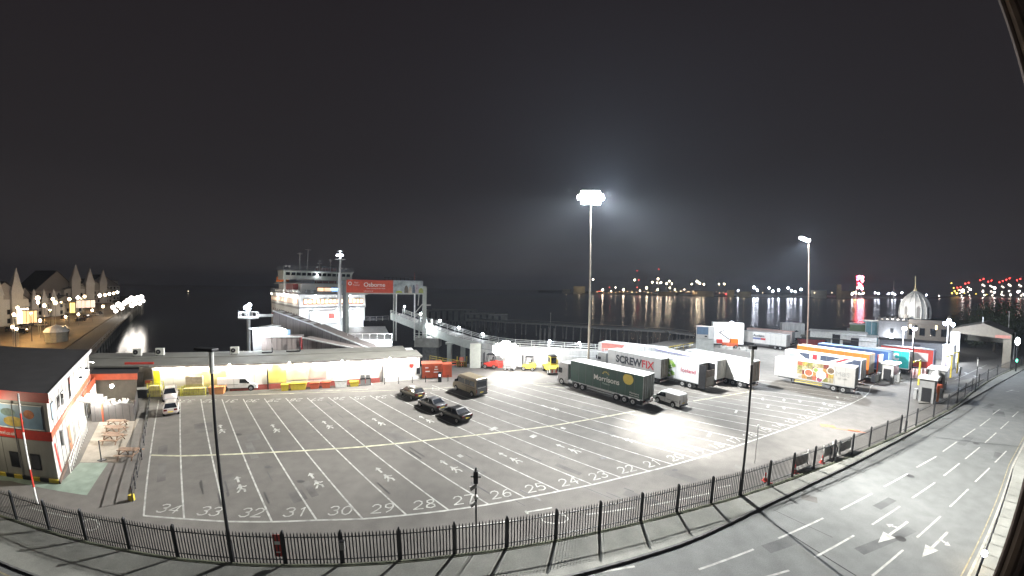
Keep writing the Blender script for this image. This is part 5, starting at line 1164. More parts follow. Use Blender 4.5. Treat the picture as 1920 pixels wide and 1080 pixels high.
# scissor access platform, red
q = g(1370, 652); sc_ = thing('access_lift', 'red and orange folding boom lift before the white unit', 'boom lift', q, R(-25))
MB().box(-2.2, 1.6, -.8, .8, .5, 1.3).build('chassis', M_orange, sc_); MB().box(-.2, 1.7, -.7, .7, 1.3, 2.4).build('engine_housing', M_orng, sc_); MB().bar((-.4, 0, 2.2), (-3.0, 0, 4.0), .25).build('lower_boom', M_dark, sc_); MB().bar((-3.0, 0, 4.0), (-.2, 0, 5.4), .22).build('upper_boom', M_dark, sc_); MB().bar((-.2, 0, 5.4), (1.6, 0, 3.6), .15).build('jib', M_dark, sc_)
MB().box(-3.6, -2.2, -.5, .5, 1.1, 2.1).build('red_basket', M_red, sc_); wheels(sc_, [(-1.6, .8), (1.1, .8), (-1.6, -.8), (1.1, -.8)], .42, .3)
for k, (px, py) in enumerate(((1356, 653), (1368, 655), (1392, 656), (1405, 660))):
    cbk = thing('concrete_block', 'pale concrete block on the ground before the boom lift', 'block', g(px, py), R(-20), 'concrete blocks by the boom lift')
    MB().hexa([(-.8, -.4), (.8, -.4), (.8, .4), (-.8, .4)], 0, .7, [(-.7, -.25), (.7, -.25), (.7, .25), (-.7, .25)]).build('block', M_conc, cbk); MB().tube((0, 0, .7), (0, 0, .8), .1, 8).build('lifting_eye', M_dark, cbk)
q = g(1520, 652); rk = thing('waste_skip', 'dark red waste skip beside the badge trailer', 'skip', q, R(-25)); MB().side([(-2.8, 0), (2.8, 0), (3.2, 2.4), (-3.2, 2.4)], -1.1, 1.1).build('tub', M_shipred, rk)
for k in range(6): MB().box(-2.5 + k * 1.0, -2.4 + k * 1.0, -1.16, -1.1, .2, 2.3).build('rib', M_shipred, rk)
MB().box(-3.3, 3.3, -1.2, 1.2, 2.4, 2.5).build('rim', M_dark, rk)

# ---------------------------------------------------------------- forklifts and tugs
def forklift(lab, px, py, rz, pnt, sc__=1.0, grp='forklifts by the bright wall'):
    t_ = thing('forklift', lab, 'forklift', g(px, py), R(rz), grp)
    MB().side([(-1.2, .35), (.9, .35), (.9, .9), (.1, .95), (-.3, 1.25), (-1.25, 1.25), (-1.35, .8)], -.55, .55).build('body', pnt, t_, bevel=.04)
    m = MB()
    for s_ in (-1, 1):
        MB().bar((-.95, s_ * .5, 1.2), (-.75, s_ * .48, 2.25), .08).build('cage_post', M_dark, t_); MB().bar((.55, s_ * .5, .9), (.3, s_ * .48, 2.25), .08).build('cage_post', M_dark, t_)
        MB().bar((.95, s_ * .3, .1), (.95, s_ * .3, 2.5), .1).build('mast_rail', M_dark, t_); MB().bar((1.0, s_ * .25, .12), (2.0, s_ * .25, .1), .1, .05).build('fork', M_dark, t_)
    MB().box(-.85, .4, -.52, .52, 2.25, 2.32).build('overhead_guard', M_dark, t_); MB().box(-.55, -.05, -.25, .25, 1.25, 1.35).build('seat', M_black, t_); MB().box(-.6, -.5, -.25, .25, 1.3, 1.8).build('seat_back', M_black, t_)
    wheels(t_, [(.65, .5), (-.85, .5), (.65, -.5), (-.85, -.5)], .34, .22); t_.scale = (sc__,) * 3; return t_
forklift('red forklift, leftmost, beside the quay wall end', 918, 690, 170, M_red, 1.15)
forklift('yellow forklift in the middle, before the floodlit wall', 990, 694, 165, M_yel, 1.1)
tgm = thing('terminal_tractor', 'yellow terminal tractor with tall glazed cab and striped bumper', 'tractor', g(1034, 698), R(-78))
MB().side([(-2.2, .55), (2.2, .55), (2.2, 1.2), (.8, 1.5), (-2.2, 1.1)], -1.1, 1.1).build('chassis_body', M_yel, tgm, bevel=.04)
MB().box(-.6, .9, -.5, .6, 1.3, 3.0).build('cab', M_yel, tgm, bevel=.03)
for s_, w_ in ((-.52, .02), (.62, .02)): MB().box(-.45, .75, s_ - w_, s_ + w_, 1.9, 2.8).build('cab_window', M_glass, tgm)
MB().box(.9, .93, -.42, .52, 1.8, 2.8).build('windscreen', M_glass, tgm); MB().box(-.7, 1.0, -.6, .7, 3.0, 3.1).build('cab_roof', M_dark, tgm)
for k in range(6): MB().side([(2.21, .45), (2.25, .45), (2.25, 1.0), (2.21, 1.0)], -1.1 + k * .37, -.92 + k * .37).build('bumper_stripe', M_red if k % 2 else M_white, tgm)
MB().box(2.1, 2.2, -1.15, 1.15, .4, 1.05).build('bumper', M_white, tgm); MB().side([(-.4, 1.5), (.3, 1.5), (.3, 2.2), (-.1, 2.3)], .65, 1.1).build('engine_cover', M_yel, tgm); wheels(tgm, [(1.4, 1.0), (-1.5, 1.0), (1.4, -1.0), (-1.5, -1.0)], .5, .35)
trl = thing('luggage_trolley', 'grey wire luggage trolley on small wheels by the bright wall', 'trolley', g(955, 694), R(5))
MB().box(-1.2, 1.2, -.6, .6, .45, .6).build('bed', M_grey, trl)
for k in range(9): MB().box(-1.1 + k * .13, -1.07 + k * .13, -.58, -.55, .6, 2.0).build('cage_bar', M_steel, trl)
MB().box(.3, 1.1, -.5, .5, .6, 1.6).build('white_crate', M_white, trl); wheels(trl, [(-.8, .5), (-.1, .5), (.8, .5), (-.8, -.5), (-.1, -.5), (.8, -.5)], .25, .15)
for k, (px, lab) in enumerate(((938, 'red crate stack beside the red forklift'), (1008, 'small pale drum beside the yellow forklift'))):
    t_ = thing('crate_stack', lab, 'crates', g(px, 689), .1)
    for z in range(2): MB().box(-.5, .5, -.4, .4, z * .62, z * .62 + .58).build('crate', M_red if k == 0 else M_white, t_)
# ================================================================== UPPER VEHICLE RAMP, QUAY WALL
ra = [at(735, 590, 95), at(800, 612, 91), at(880, 641, 82), at(950, 655, 74)]
rp_ = [(-33.0, 89.5, 9.0), (-24, 88, 6.9), (-12.5, 83.5, 4.0), (-1.5, 79.0, 2.7), (8, 78.6, 2.3), (19.5, 82.5, 2.1), (28, 86.5, 2.0)]
def fixz(p, px, py): return (p[0], p[1], zat(p, px, py))
def azx(px, y):                        # point on the compass line through a column at forward distance y
    x_, y_, z_ = ray(px, 560); return x_ / y_ * y
rp_ = [(azx(733, 89), 89.), (azx(800, 85), 85.), (azx(870, 76), 76.), (azx(905, 71), 71.), (azx(950, 67.5), 67.5), (azx(1030, 65.6), 65.6), (azx(1105, 66), 66.), (azx(1165, 67), 67.)]
topz = [590, 616, 640, 648, 654, 659, 663, 666]
RPZ = [zat(p, px, py) for p, px, py in zip(rp_, (733, 800, 870, 905, 950, 1030, 1105, 1165), topz)]
vr = thing('vehicle_ramp', 'sloping elevated vehicle ramp with white railings and lamps over the water', 'ramp', (rp_[3][0], rp_[3][1], 0)); v0 = vr.location.copy()
nn = []
for i in range(len(rp_)):
    a = Vector(rp_[max(0, i - 1)]); b_ = Vector(rp_[min(len(rp_) - 1, i + 1)]); d = (b_ - a).normalized(); nn.append(Vector((-d.y, d.x)))
m = MB(); m2 = MB()
for i in range(len(rp_) - 1):
    a, b_ = Vector(rp_[i]), Vector(rp_[i + 1]); na, nb = nn[i] * 5.0, nn[i + 1] * 5.0; za, zb = RPZ[i], RPZ[i + 1]
    j = len(m.v); m.v += [(a.x, a.y, za - .5), (b_.x, b_.y, zb - .5), (b_.x + nb.x, b_.y + nb.y, zb - .5), (a.x + na.x, a.y + na.y, za - .5), (a.x, a.y, za), (b_.x, b_.y, zb), (b_.x + nb.x, b_.y + nb.y, zb), (a.x + na.x, a.y + na.y, za)]
    m.f += [(j+3, j+2, j+1, j), (j+4, j+5, j+6, j+7), (j, j+1, j+5, j+4), (j+2, j+3, j+7, j+6), (j+3, j, j+4, j+7), (j+1, j+2, j+6, j+5)]
m.build('deck', mat('ramp_deck', (.30, .29, .27), .7, var=.15), vr, v0)
for i in range(len(rp_) - 1):            # near parapet girder
    a, b_ = Vector(rp_[i]), Vector(rp_[i + 1]); za, zb = RPZ[i], RPZ[i + 1]; q = nn[i] * .12
    dep = 1.3 if i < 3 else 0.6
    m = MB(); j = 0; m.v = [(a.x - q.x, a.y - q.y, za - dep), (b_.x - q.x, b_.y - q.y, zb - dep), (b_.x, b_.y, zb - dep), (a.x, a.y, za - dep), (a.x - q.x, a.y - q.y, za + .5), (b_.x - q.x, b_.y - q.y, zb + .5), (b_.x, b_.y, zb + .5), (a.x, a.y, za + .5)]
    m.f = [(3, 2, 1, 0), (4, 5, 6, 7), (0, 1, 5, 4), (2, 3, 7, 6), (3, 0, 4, 7), (1, 2, 6, 5)]; m.build('girder', M_gan if i < 3 else M_sail, vr, v0)
for side in (0, 1):
    for i in range(len(rp_) - 1):
        off0, off1 = nn[i] * (5.0 * side), nn[i + 1] * (5.0 * side)
        A = Vector((rp_[i][0] + off0.x, rp_[i][1] + off0.y, RPZ[i])); Bq = Vector((rp_[i + 1][0] + off1.x, rp_[i + 1][1] + off1.y, RPZ[i + 1])); n_ = max(2, int((Bq - A).length / 2.6)); m = MB()
        for zz in (.5, .85, 1.2): m.tube(A + Vector((0, 0, zz)), Bq + Vector((0, 0, zz)), .05, 5)
        m.build('railing', M_white, vr, v0)
        for k in range(n_): q = A + (Bq - A) * k / n_; MB().tube(q, q + Vector((0, 0, 1.25)), .06, 5).build('rail_post', M_white, vr, v0)
for px, py, s_ in ((757.6, 575, 1), (789, 588, 1.1), (824, 601, 1), (862, 615, 1), (905, 631, 1), (1032, 648, .8), (1087, 652, .8)):
    # lamps stand on the far rail
    best = None
    for i in range(len(rp_) - 1):
        for k in range(20):
            t_ = k / 20; a = Vector(rp_[i]) + nn[i] * 5; b_ = Vector(rp_[i + 1]) + nn[i + 1] * 5; q = a + (b_ - a) * t_; x_, y_, z_ = ray(px, py); e_ = abs(math.atan2(q.x, q.y) - math.atan2(x_, y_))
            if best is None or e_ < best[0]: best = (e_, q, RPZ[i] + (RPZ[i + 1] - RPZ[i]) * t_)
    q, zd = best[1], best[2]; zl = max(zd + 1.3, zat(q, px, py)); p = Vector((q.x, q.y, zl)) - v0
    hh = MB().tube((p.x, p.y, zd), (p.x, p.y, zl), .05, 6).build('lamp_post', M_white, vr); MB().ball(tuple(p), .26 * s_).build('lamp', E_cool, hh); light(hh, (p.x, p.y - .5, p.z + .2), 240, COOL, 'POINT', .2)
q = at(803, 611, 86); lp_ = q - v0; h = MB().box(lp_.x - .5, lp_.x + .5, lp_.y - .1, lp_.y + .3, lp_.z - .45, lp_.z + .45).build('flood_box', M_white, vr); MB().ball((lp_.x, lp_.y - .25, lp_.z), .6).build('flood_lens', E_cool, h); light(h, (lp_.x, lp_.y - 1.1, lp_.z), 1800, COOL, 'POINT', .3)
# supports
q = at(818, 640, 85); sp_ = thing('ramp_pier', 'grey concrete pier head with railings under the vehicle ramp', 'pier', (q.x, q.y, WZ)); zt = zat(q, 818, 633) - WZ; zb_ = zat(q, 818, 650) - WZ
MB().box(-5.2, .9, -1.2, 2, zb_, zt).build('pier_cap', M_conc, sp_); MB().box(-3.2, .3, -.9, 1.6, -2, zb_).build('pier_shaft', mat('wet_concrete', (.12, .12, .115), .8, var=.3), sp_)
m = MB()
for k in range(7): m.tube((-5.1 + k, -1.1, zt), (-5.1 + k, -1.1, zt + 1.1), .04, 5)
for z in (.5, 1.1): m.tube((-5.1, -1.1, zt + z), (.9, -1.1, zt + z), .04, 5)
m.build('railing', M_white, sp_)
for x in (-4.4, -2.6, -1.2): MB().box(x - .15, x + .15, .2, .5, zt, zt + 4.6).build('column', M_gan, sp_)
for px, py in ((843, 650), (868, 660)): 
    q = at(px, py, 80); cl = thing('ramp_column', 'pale steel column holding up the ramp near the quay' if px < 850 else 'wide grey column under the ramp beside the red forklift', 'column', (q.x, q.y, WZ)); MB().box(-.5, .5, -.5, .5, -2, zat(q, px, 645) - WZ).build('shaft', M_gan, cl); MB().box(-.9, .9, -.7, .7, zat(q, px, 645) - WZ, zat(q, px, 645) - WZ + .4).build('head', M_gan, cl)
q = g(893, 690); gw = thing('steel_screen', 'tall grey steel panel at the left end of the bright wall', 'panel', q, .1); MB().box(-1.2, .8, -.1, .1, 0, 4.6).build('panel', M_gan, gw); MB().box(-1.25, .85, -.15, .15, 4.6, 4.75).build('cap', M_steel, gw)
# white lit wall from the forklifts to the mast
wa = [(azx(903, 68.5), 68.5), (azx(950, 65.4), 65.4), (azx(1030, 63.8), 63.8), (azx(1108, 64.2), 64.2), (azx(1165, 65.2), 65.2)]
qw = thing('quay_wall', 'white painted wall glaring under floodlights behind the forklifts', 'wall', (wa[1][0], wa[1][1], 0)); qo = qw.location.copy()
for (a, b_), (za, zb) in zip(zip(wa, wa[1:]), ((RPZ[3] - .3, RPZ[4] - .3), (RPZ[4] - .3, RPZ[5] - .3), (RPZ[5] - .3, RPZ[6] - .3), (RPZ[6] - .3, RPZ[7] - .3))):
    a, b_ = Vector(a), Vector(b_); d = (b_ - a).normalized(); q = Vector((-d.y, d.x)) * .35
    m = MB(); m.v = [(a.x, a.y, 0), (b_.x, b_.y, 0), (b_.x + q.x, b_.y + q.y, 0), (a.x + q.x, a.y + q.y, 0), (a.x, a.y, za), (b_.x, b_.y, zb), (b_.x + q.x, b_.y + q.y, zb), (a.x + q.x, a.y + q.y, za)]; m.f = [(3, 2, 1, 0), (4, 5, 6, 7), (0, 1, 5, 4), (2, 3, 7, 6), (3, 0, 4, 7), (1, 2, 6, 5)]
    m.build('wall_face', M_sail, qw, qo)
# floodlight whose round glare is built up from many added lamp heads
q = at(948, 655, 61.5); fl = thing('floodlight_cluster', 'dazzling cluster of white floodlights on a short post above the forklifts', 'floodlights', (q.x, q.y, 0)); zc = q.z
MB().tube((0, 0, 0), (0, 0, zc + .6), .14).build('post', M_steel, fl); MB().bar((-2.0, 0, zc), (2.0, 0, zc), .14).build('crossarm', M_steel, fl)
E_hot = emat('flood_hot_lens', (1, .98, .95), 300); E_hot2 = emat('cluster_lens', (1, .98, .95), 60)
for k in range(-4, 5):
    for j in range(-3, 4):
        if (k / 4.4) ** 2 + (j / 3.3) ** 2 > 1: continue
        x, z = k * .52, zc + j * .42; h = MB().tube((x, -.1, z), (x, .16, z), .25, 12, .16).build('floodlight', M_dark, fl); MB().tube((x, -.13, z), (x, -.101, z), .24, 12).build('lens', E_hot2, h)
for z in (-.9, .9): MB().bar((-1.8, 0.2, zc + z), (1.8, 0.2, zc + z), .1).build('crossarm', M_steel, fl)
light(fl, (0, -2.6, zc), 3500, (1, .98, .94), 'POINT', .5)
light(fl, (4.5, -2.4, zc - .3), 2500, (1, .98, .94), 'POINT', .5)  # added light without a lamp body, whitens the wall
light(fl, (0, -.5, zc + .1), 5000, (1, .98, .94), 'SPOT', .5, aim=(-1, -14, 0), ang=100)

# ================================================================== FLOODLIGHT MASTS
def high_mast(lab, x, y, H, heads, W_, aims, ringw=2.6, em=E_hot, heat=COOL):
    t_ = thing('high_mast', lab, 'floodlight mast', (x, y, 0), 0, 'tall floodlight masts')
    MB().tube((0, 0, 0), (0, 0, H), .20, 12, .11).build('mast_shaft', mat('mast_galv', (.40, .35, .28), .5, .4, .15), t_)
    MB().tube((0, 0, 0), (0, 0, .8), .5, 12).build('base', M_conc, t_)
    MB().tube((0, 0, H - .6), (0, 0, H - .45), ringw * .5, 14).build('head_ring', M_steel, t_)
    for j in range(3):  # extra heads in a rounded block, standing in for the lamp's glare
        for k in range(heads - (j != 1) * 2):
            xx = -ringw + 2 * ringw * (k + .5 + (j != 1)) / heads; zz = H - .7 + j * .85
            h = MB().box(xx - .36, xx + .36, -.3, .1, zz - .34, zz + .34).build('floodlight', M_dark, t_)
            MB().box(xx - .34, xx + .34, -.33, -.301, zz - .32, zz + .32).build('lens', em, h)
    MB().bar((-ringw, 0, H + .2), (ringw, 0, H + .2), .12).build('lamp_arm', M_steel, t_); MB().bar((-ringw, 0, H + .85), (ringw, 0, H + .85), .12).build('lamp_arm', M_steel, t_)
    light(t_, (2.2, -1.2, H + .3), 90000, COOL, 'POINT', .7)
    light(t_, (0, -1.0, H + .1), W_, heat, 'SPOT', .07, aim=(0, -8, 0), ang=158, blend=.55)
    for (ax, ay, ww, ang) in aims: light(t_, (0, -1.0, H + .1), ww, heat, 'SPOT', .07, aim=(ax - x, ay - y, 0), ang=ang, blend=1.0)
    return t_
mq = at(1103.5, 672, 60); mx, my = mq.x, mq.y; mz = zat((mx, my), 1109, 373)
high_mast('tallest floodlight mast with a blazing white lamp head beside the lorries', mx, my, mz, 7, MAST_W, [(17.5, 34, SPOT_W, 21), (-36, 36, 300000, 62), (-14, 12, 130000, 50), (14, 8, 150000, 50), (50, 11, 540000, 54), (31, 13, 230000, 36), (78, 28, 120000, 36), (42, 54, 240000, 52), (95, 38, 150000, 30)], 2.3, heat=(1, .985, .95))
q = g(1512, 668); q2 = q.copy(); mz2 = zat(q2, 1508, 452)
t_ = thing('high_mast', 'thinner floodlight mast on the right with lamps facing left', 'floodlight mast', q2, 0, 'tall floodlight masts')
MB().tube((0, 0, 0), (0, 0, mz2), .19, 10, .10).build('mast_shaft', mat('mast_rust', (.34, .24, .18), .6, .2, .2), t_); MB().tube((0, 0, 0), (0, 0, .8), .45, 10).build('base', M_conc, t_)
for k in range(4):
    d_ = Vector((-.8, -.6, 0)); p = Vector((-.3, -.2, mz2)) + Vector((-.45 * k, .2 * k, .22 * k)); h = MB().box(p.x - .3, p.x + .3, p.y - .3, p.y + .3, p.z - .25, p.z + .25).build('floodlight', M_dark, t_); MB().quad((p.x - .31, p.y + .26, p.z - .24), (p.x - .31, p.y - .31, p.z - .3), (p.x - .31, p.y - .31, p.z + .2), (p.x - .31, p.y + .26, p.z + .24)).build('lens', E_hot, h); MB().box(p.x - .26, p.x + .26, p.y - .34, p.y - .31, p.z - .22, p.z + .22).build('lens', E_hot, h)
light(t_, (-1.2, -.8, mz2 + .4), 14000, COOL, 'POINT', .25); light(t_, (-1.2, -.6, mz2), 150000, COOL, 'SPOT', .2, aim=(52 - q2.x, 66 - q2.y, 0), ang=100)

# dark slim lamp columns along the fence
def column(px, py, tx, ty, lab, top='lantern', r=.09):
    q = g(px, py); H_ = zat(q, tx, ty)
    t_ = thing('lamp_column', lab, 'lamp column', q, 0, 'dark lamp columns along the fence')
    MB().tube((0, 0, 0), (0, 0, 1.4), r * 1.5, 10).build('base', M_dark, t_); MB().tube((0, 0, 1.4), (0, 0, H_ - 1.2), r, 8, r * .7).build('shaft', M_dark, t_)
    MB().tube((0, 0, H_ - 1.2), (0, 0, H_ - .1), r * 1.2, 8).build('white_collar', M_white, t_)
    return t_, H_
t_, H_ = column(437, 1056, 397, 655, 'dark lamp column with flat hooded lantern, left of centre')
MB().box(-.9, .25, -.22, .22, H_ - .1, H_ + .05).build('lantern', M_dark, t_, bevel=.03)
t_, H_ = column(1387.5, 931, 1411, 652, 'dark lamp column rising between the white trailers'); MB().box(-.2, .2, -.2, .2, H_ - .1, H_ + .15).build('lantern', M_dark, t_)
t_, H_ = column(1697, 812, 1713.5, 612, 'dark lamp column crossing in front of the red trailer', r=.07); MB().box(-.18, .18, -.18, .18, H_ - .1, H_ + .15).build('lantern', M_dark, t_)
t_, H_ = column(1828, 735, 1832, 672, 'short thin column by the far dark fence', r=.06); MB().box(-.18, .18, -.18, .18, H_ - .1, H_ + .15).build('lantern', M_dark, t_)
q = g(893, 1035); t_ = thing('camera_pole', 'short dark pole carrying cameras and a small loudhailer by the fence', 'camera pole', q); H_ = zat(q, 892, 877)
MB().tube((0, 0, 0), (0, 0, H_), .05, 8).build('pole', M_dark, t_); MB().box(-.12, .12, -.1, .1, H_ - .9, H_ - .2).build('equipment_box', M_dark, t_)
for x, z in ((-.3, -1.15), (.05, -1.7), (-.28, -2.15)): MB().tube((0, -.05, H_ + z + .1), (x, -.2, H_ + z), .09, 8, .13).build('camera', M_lgrey, t_)
MB().box(-.28, .28, -.04, .04, H_ - .55, H_ - .5).build('bracket', M_dark, t_)
q = g(71, 946); t_ = thing('flag_pole', 'slim red and white banded pole in front of the office', 'pole', q); H_ = zat(q, 36.6, 738)
for k in range(6): MB().tube((0, 0, H_ * k / 6), (0, 0, H_ * (k + 1) / 6), .07, 8).build('pole_band', M_white if k in (0, 2, 3) else M_red if k in (1, 4) else M_lgrey, t_)
q = g(1415, 868); t_ = thing('thin_marker_post', 'very thin pale marker post right of the lamp column', 'post', q); MB().tube((0, 0, 0), (0, 0, 3.4), .025, 6).build('pole', M_grey, t_); MB().box(-.05, .05, -.05, .05, 3.4, 3.5).build('tip', M_white, t_)

# cones and barriers at the fence foot
def cone(px, py, lab):
    q = g(px, py); t_ = thing('traffic_cone', lab, 'cone', (q.x, q.y, .0), 0, 'traffic cones inside the fence')
    MB().box(-.2, .2, -.2, .2, 0, .05).build('base', M_red, t_); MB().lathe([(.16, .05), (.11, .3)], n=12).build('lower_cone', M_red, t_); MB().lathe([(.11, .3), (.08, .46)], n=12).build('white_sleeve', M_white, t_); MB().lathe([(.08, .46), (.03, .72), (.001, .72)], n=12).build('cone_tip', M_red, t_)
cone(1434, 902, 'red cone nearest the lamp column'); cone(1441, 905, 'red cone tight against the fence post'); cone(1490, 886, 'red cone beside the striped barrier'); cone(1541, 868, 'tallest-looking cone by the folded barrier frames')
for px, py, w_, lab in ((1500, 876, 2.2, 'pale mesh barrier panel behind the cones'), (1552, 858, 1.6, 'white frame barrier leaning inside the fence'), (1583, 848, 2.4, 'grey-green barrier board farthest right by the fence')):
    q = g(px, py); t_ = thing('frame_barrier', lab, 'barrier', q, R(17), 'barriers inside the fence')
    MB().box(-w_ / 2, w_ / 2, -.02, .02, .2, 1.1).build('panel', mat('barrier_mesh_grey', (.45, .46, .42), .7), t_)
    for x in (-w_ / 2, w_ / 2): MB().bar((x, 0, 0), (x + .1, .1, 1.3), .06).build('frame_leg', M_white, t_)
for k, px in enumerate((1556, 1567, 1575)):
    q = g(px, 860 - k * 4); t_ = thing('folded_prop', 'dark bent prop leaning on the fence between barriers', 'prop', q, k * .4, 'dark props by the fence'); MB().bar((0, 0, 0), (.1, 0, .8), .09).build('lower', M_dark, t_); MB().bar((.1, 0, .8), (-.3, .1, 1.4), .09).build('upper', M_dark, t_)

# ================================================================== CHECK-IN AREA (right)
def kiosk(lab, px, py, rz, w, d, H_, body=None):
    q = g(px, py); t_ = thing('checkin_booth', lab, 'booth', q, R(rz), 'check-in booths'); body = body or M_lgrey
    MB().box(-w / 2, w / 2, -d / 2, d / 2, 0, H_).build('body', body, t_); MB().box(-w / 2 - .3, w / 2 + .3, -d / 2 - .3, d / 2 + .3, H_, H_ + .2).build('roof', M_sail, t_)
    MB().box(-w / 2 + .15, w / 2 - .15, -d / 2 - .02, -d / 2, 1.0, H_ - .3).build('window', M_glass, t_); MB().box(-w / 2 - .02, -w / 2, -d / 2 + .3, d / 2 - .3, .1, 2.1).build('door', M_dark, t_)
    return t_, H_
k1, H_ = kiosk('dark glazed check-in booth with white roof right of the orange trailer', 1668, 712, 20, 3.0, 1.8, 2.9)
light(k1, (0, -1.8, 3.9), 1500, COOL, 'POINT', .2)  # added light without a fitting, raises the level around the booth
k2, H_ = kiosk('nearest check-in booth with orange post at the end of the island', 1738, 752, 25, 2.6, 1.8, 3.3, M_grey); MB().box(-.1, .25, -1.4, -1.1, 0, 2.4).build('orange_post', M_orng, k2)
k3, H_ = kiosk('middle check-in booth with grey roof and white hood', 1757, 728, 25, 3.6, 2.2, 3.2, M_grey); MB().lathe([(.01, 1.6), (.5, 1.3), (.75, .6), (.7, 0)], (-2.4, 0, 1.7), 10).build('white_hood', M_sail, k3)
for k, (px, py) in enumerate(((1752, 733), (1760, 737))):
    q = g(px, py); t_ = thing('orange_drum', 'orange drum on the check-in island', 'drum', q, 0, 'orange drums on the island'); MB().tube((0, 0, 0), (0, 0, 1.3), .45, 12).build('drum', M_orange, t_); MB().tube((0, 0, 1.3), (0, 0, 1.36), .4, 12).build('lid', M_orange, t_)
for k, px in enumerate((1712, 1719, 1727, 1734)):
    q = g(px, 708); t_ = thing('water_barrier', 'pink-white plastic barrier in the row under the red trailer', 'barrier', q, R(15), 'plastic barriers under the red trailer')
    MB().side([(-.6, 0), (.6, 0), (.5, 1.6), (-.5, 1.6)], -.25, .25).build('block', mat('pink_white_plastic', (.72, .50, .48), .5, var=.3, sc=2), t_); MB().box(-.3, .3, -.28, -.25, .6, 1.0).build('reflector', M_red, t_)
for k, (px, py) in enumerate(((1640, 715), (1650, 710))):
    q = g(px, py); t_ = thing('white_block', 'white road block at the foot of the orange trailer', 'block', q, R(20), 'white blocks'); MB().side([(-1.0, 0), (1.0, 0), (.9, 1.2), (-.9, 1.2)], -.3, .3).build('block', M_sail, t_); MB().box(-.5, .5, -.02, .02, 1.2, 1.3).build('lifting_bar', M_dark, t_)
q = g(1648, 708); t_ = thing('white_display_panel', 'glaring white upright panel with orange edge beside the orange trailer', 'panel', (q.x, q.y, 0), R(15)); MB().box(-.9, .9, -.1, .1, 0, 4.2).build('panel', M_sail, t_); MB().box(-.95, -.9, -.12, .12, 0, 4.2).build('edge', M_orange, t_); light(t_, (0, -1.8, 2.6), 900, COOL, 'POINT', .2)
# yellow height-limit frames
for px, py, tx, lab in ((1722, 722, 1722, 'yellow height frame in front of the plastic barriers'), (1782, 708, 1782, 'yellow angle post of the second height frame'), (1794, 700, 1795, 'tall yellow post of the far height frame')):
    q = g(px, py); t_ = thing('height_frame', lab, 'height frame', q, R(15), 'yellow height frames'); MB().box(-.12, .12, -.12, .12, 0, 4.0).build('post', M_yel, t_); MB().box(-3.0, .12, -.1, .1, 4.0, 4.22).build('beam', M_yel, t_)
for px, py, lab in ((1716, 748, 'grey cash machine left of the nearest booth'), (1672, 720, 'pale barrier machine before the dark booth'), (1685, 716, 'yellow ticket pillar by the dark booth'), (1764, 748, 'dark card reader right of the nearest booth')):
    q = g(px, py); t_ = thing('ticket_pillar', lab, 'machine', q, .2, 'pillars on the check-in island'); MB().box(-.25, .25, -.2, .2, 0, 1.5).build('case', M_grey if 'grey' in lab or 'dark' in lab else (M_yel if 'yellow' in lab else M_sail), t_); MB().box(-.18, .18, -.22, -.2, .9, 1.3).build('screen', M_glass, t_)
q = g(1797, 726); t_ = thing('lane_sign', 'white square lane sign on a thin post in the exit lane', 'sign', q, R(20)); MB().tube((0, 0, 0), (0, 0, 2.2), .05).build('post', M_dark, t_); MB().box(-.9, .9, -.04, .04, 1.9, 3.3).build('panel', M_sail, t_)
text('sign_lettering', 'EXIT', .5, M_dark, t_, (0, -.06, 2.4), (1, 0, 0), (0, 0, 1), .005)
t_['label'] = 'white square lane sign on a thin post in the exit lane'
# pale kerbed island
m = MB(); P_ = [g(1722, 757), g(1766, 757), g(1800, 733), g(1845, 712), g(1830, 708), g(1770, 722), g(1735, 738)]
m.hexa([(p.x, p.y) for p in P_], 0, .13); struct(m.build('checkin_island', M_quay))
m = MB()
for a, b_ in (((1800, 722), (1868, 690)), ((1790, 712), (1850, 684)), ((1822, 735), (1885, 700))): lineq(m, g(*a), g(*b_), .14, .012)
for px, py in ((1812, 700), (1838, 690), (1830, 706)): c = g(px, py); lineq(m, c - LN * .8, c + LN * .8, .5, .0125)
struct(m.build('exit_lane_lines', M_line))
for px, py, tx, ty, W_, lab in ((1693, 690, 1693, 616, 5200, 'left one of the paired blue-white lamp masts beyond the red trailer'), (1712, 700, 1711, 616, 5200, 'right one of the paired blue-white lamp masts beyond the red trailer'), (1776, 690, 1775, 606, 5200, 'blue-white triple lamp mast beside the canopy pillar')):
    d_ = 100.; x_, y_, z_ = ray(px, 640); r_ = math.hypot(x_, y_); q = Vector((x_ / r_ * d_, y_ / r_ * d_, 0)); H_ = zat(q, tx, ty)
    t_ = thing('yard_lamp', lab, 'lamp mast', q, 0, 'blue-white yard lamps'); MB().tube((0, 0, 0), (0, 0, H_), .12, 8, .08).build('shaft', M_sail, t_)
    n_ = 3 if px > 1750 else 1
    for k in range(n_): p = Vector(((k - (n_ - 1) / 2) * 1.3, -.2, H_ + (.5 if k == 1 else 0) - (.3 if k == 2 else 0))); MB().ball(tuple(p), .42 if n_ == 1 else .38).build('lamp_head', emat('blue_white_lamp', (.66, .76, 1), 60), t_)
    light(t_, (0, -1.0, H_), W_, (.72, .82, 1), 'POINT', .3)
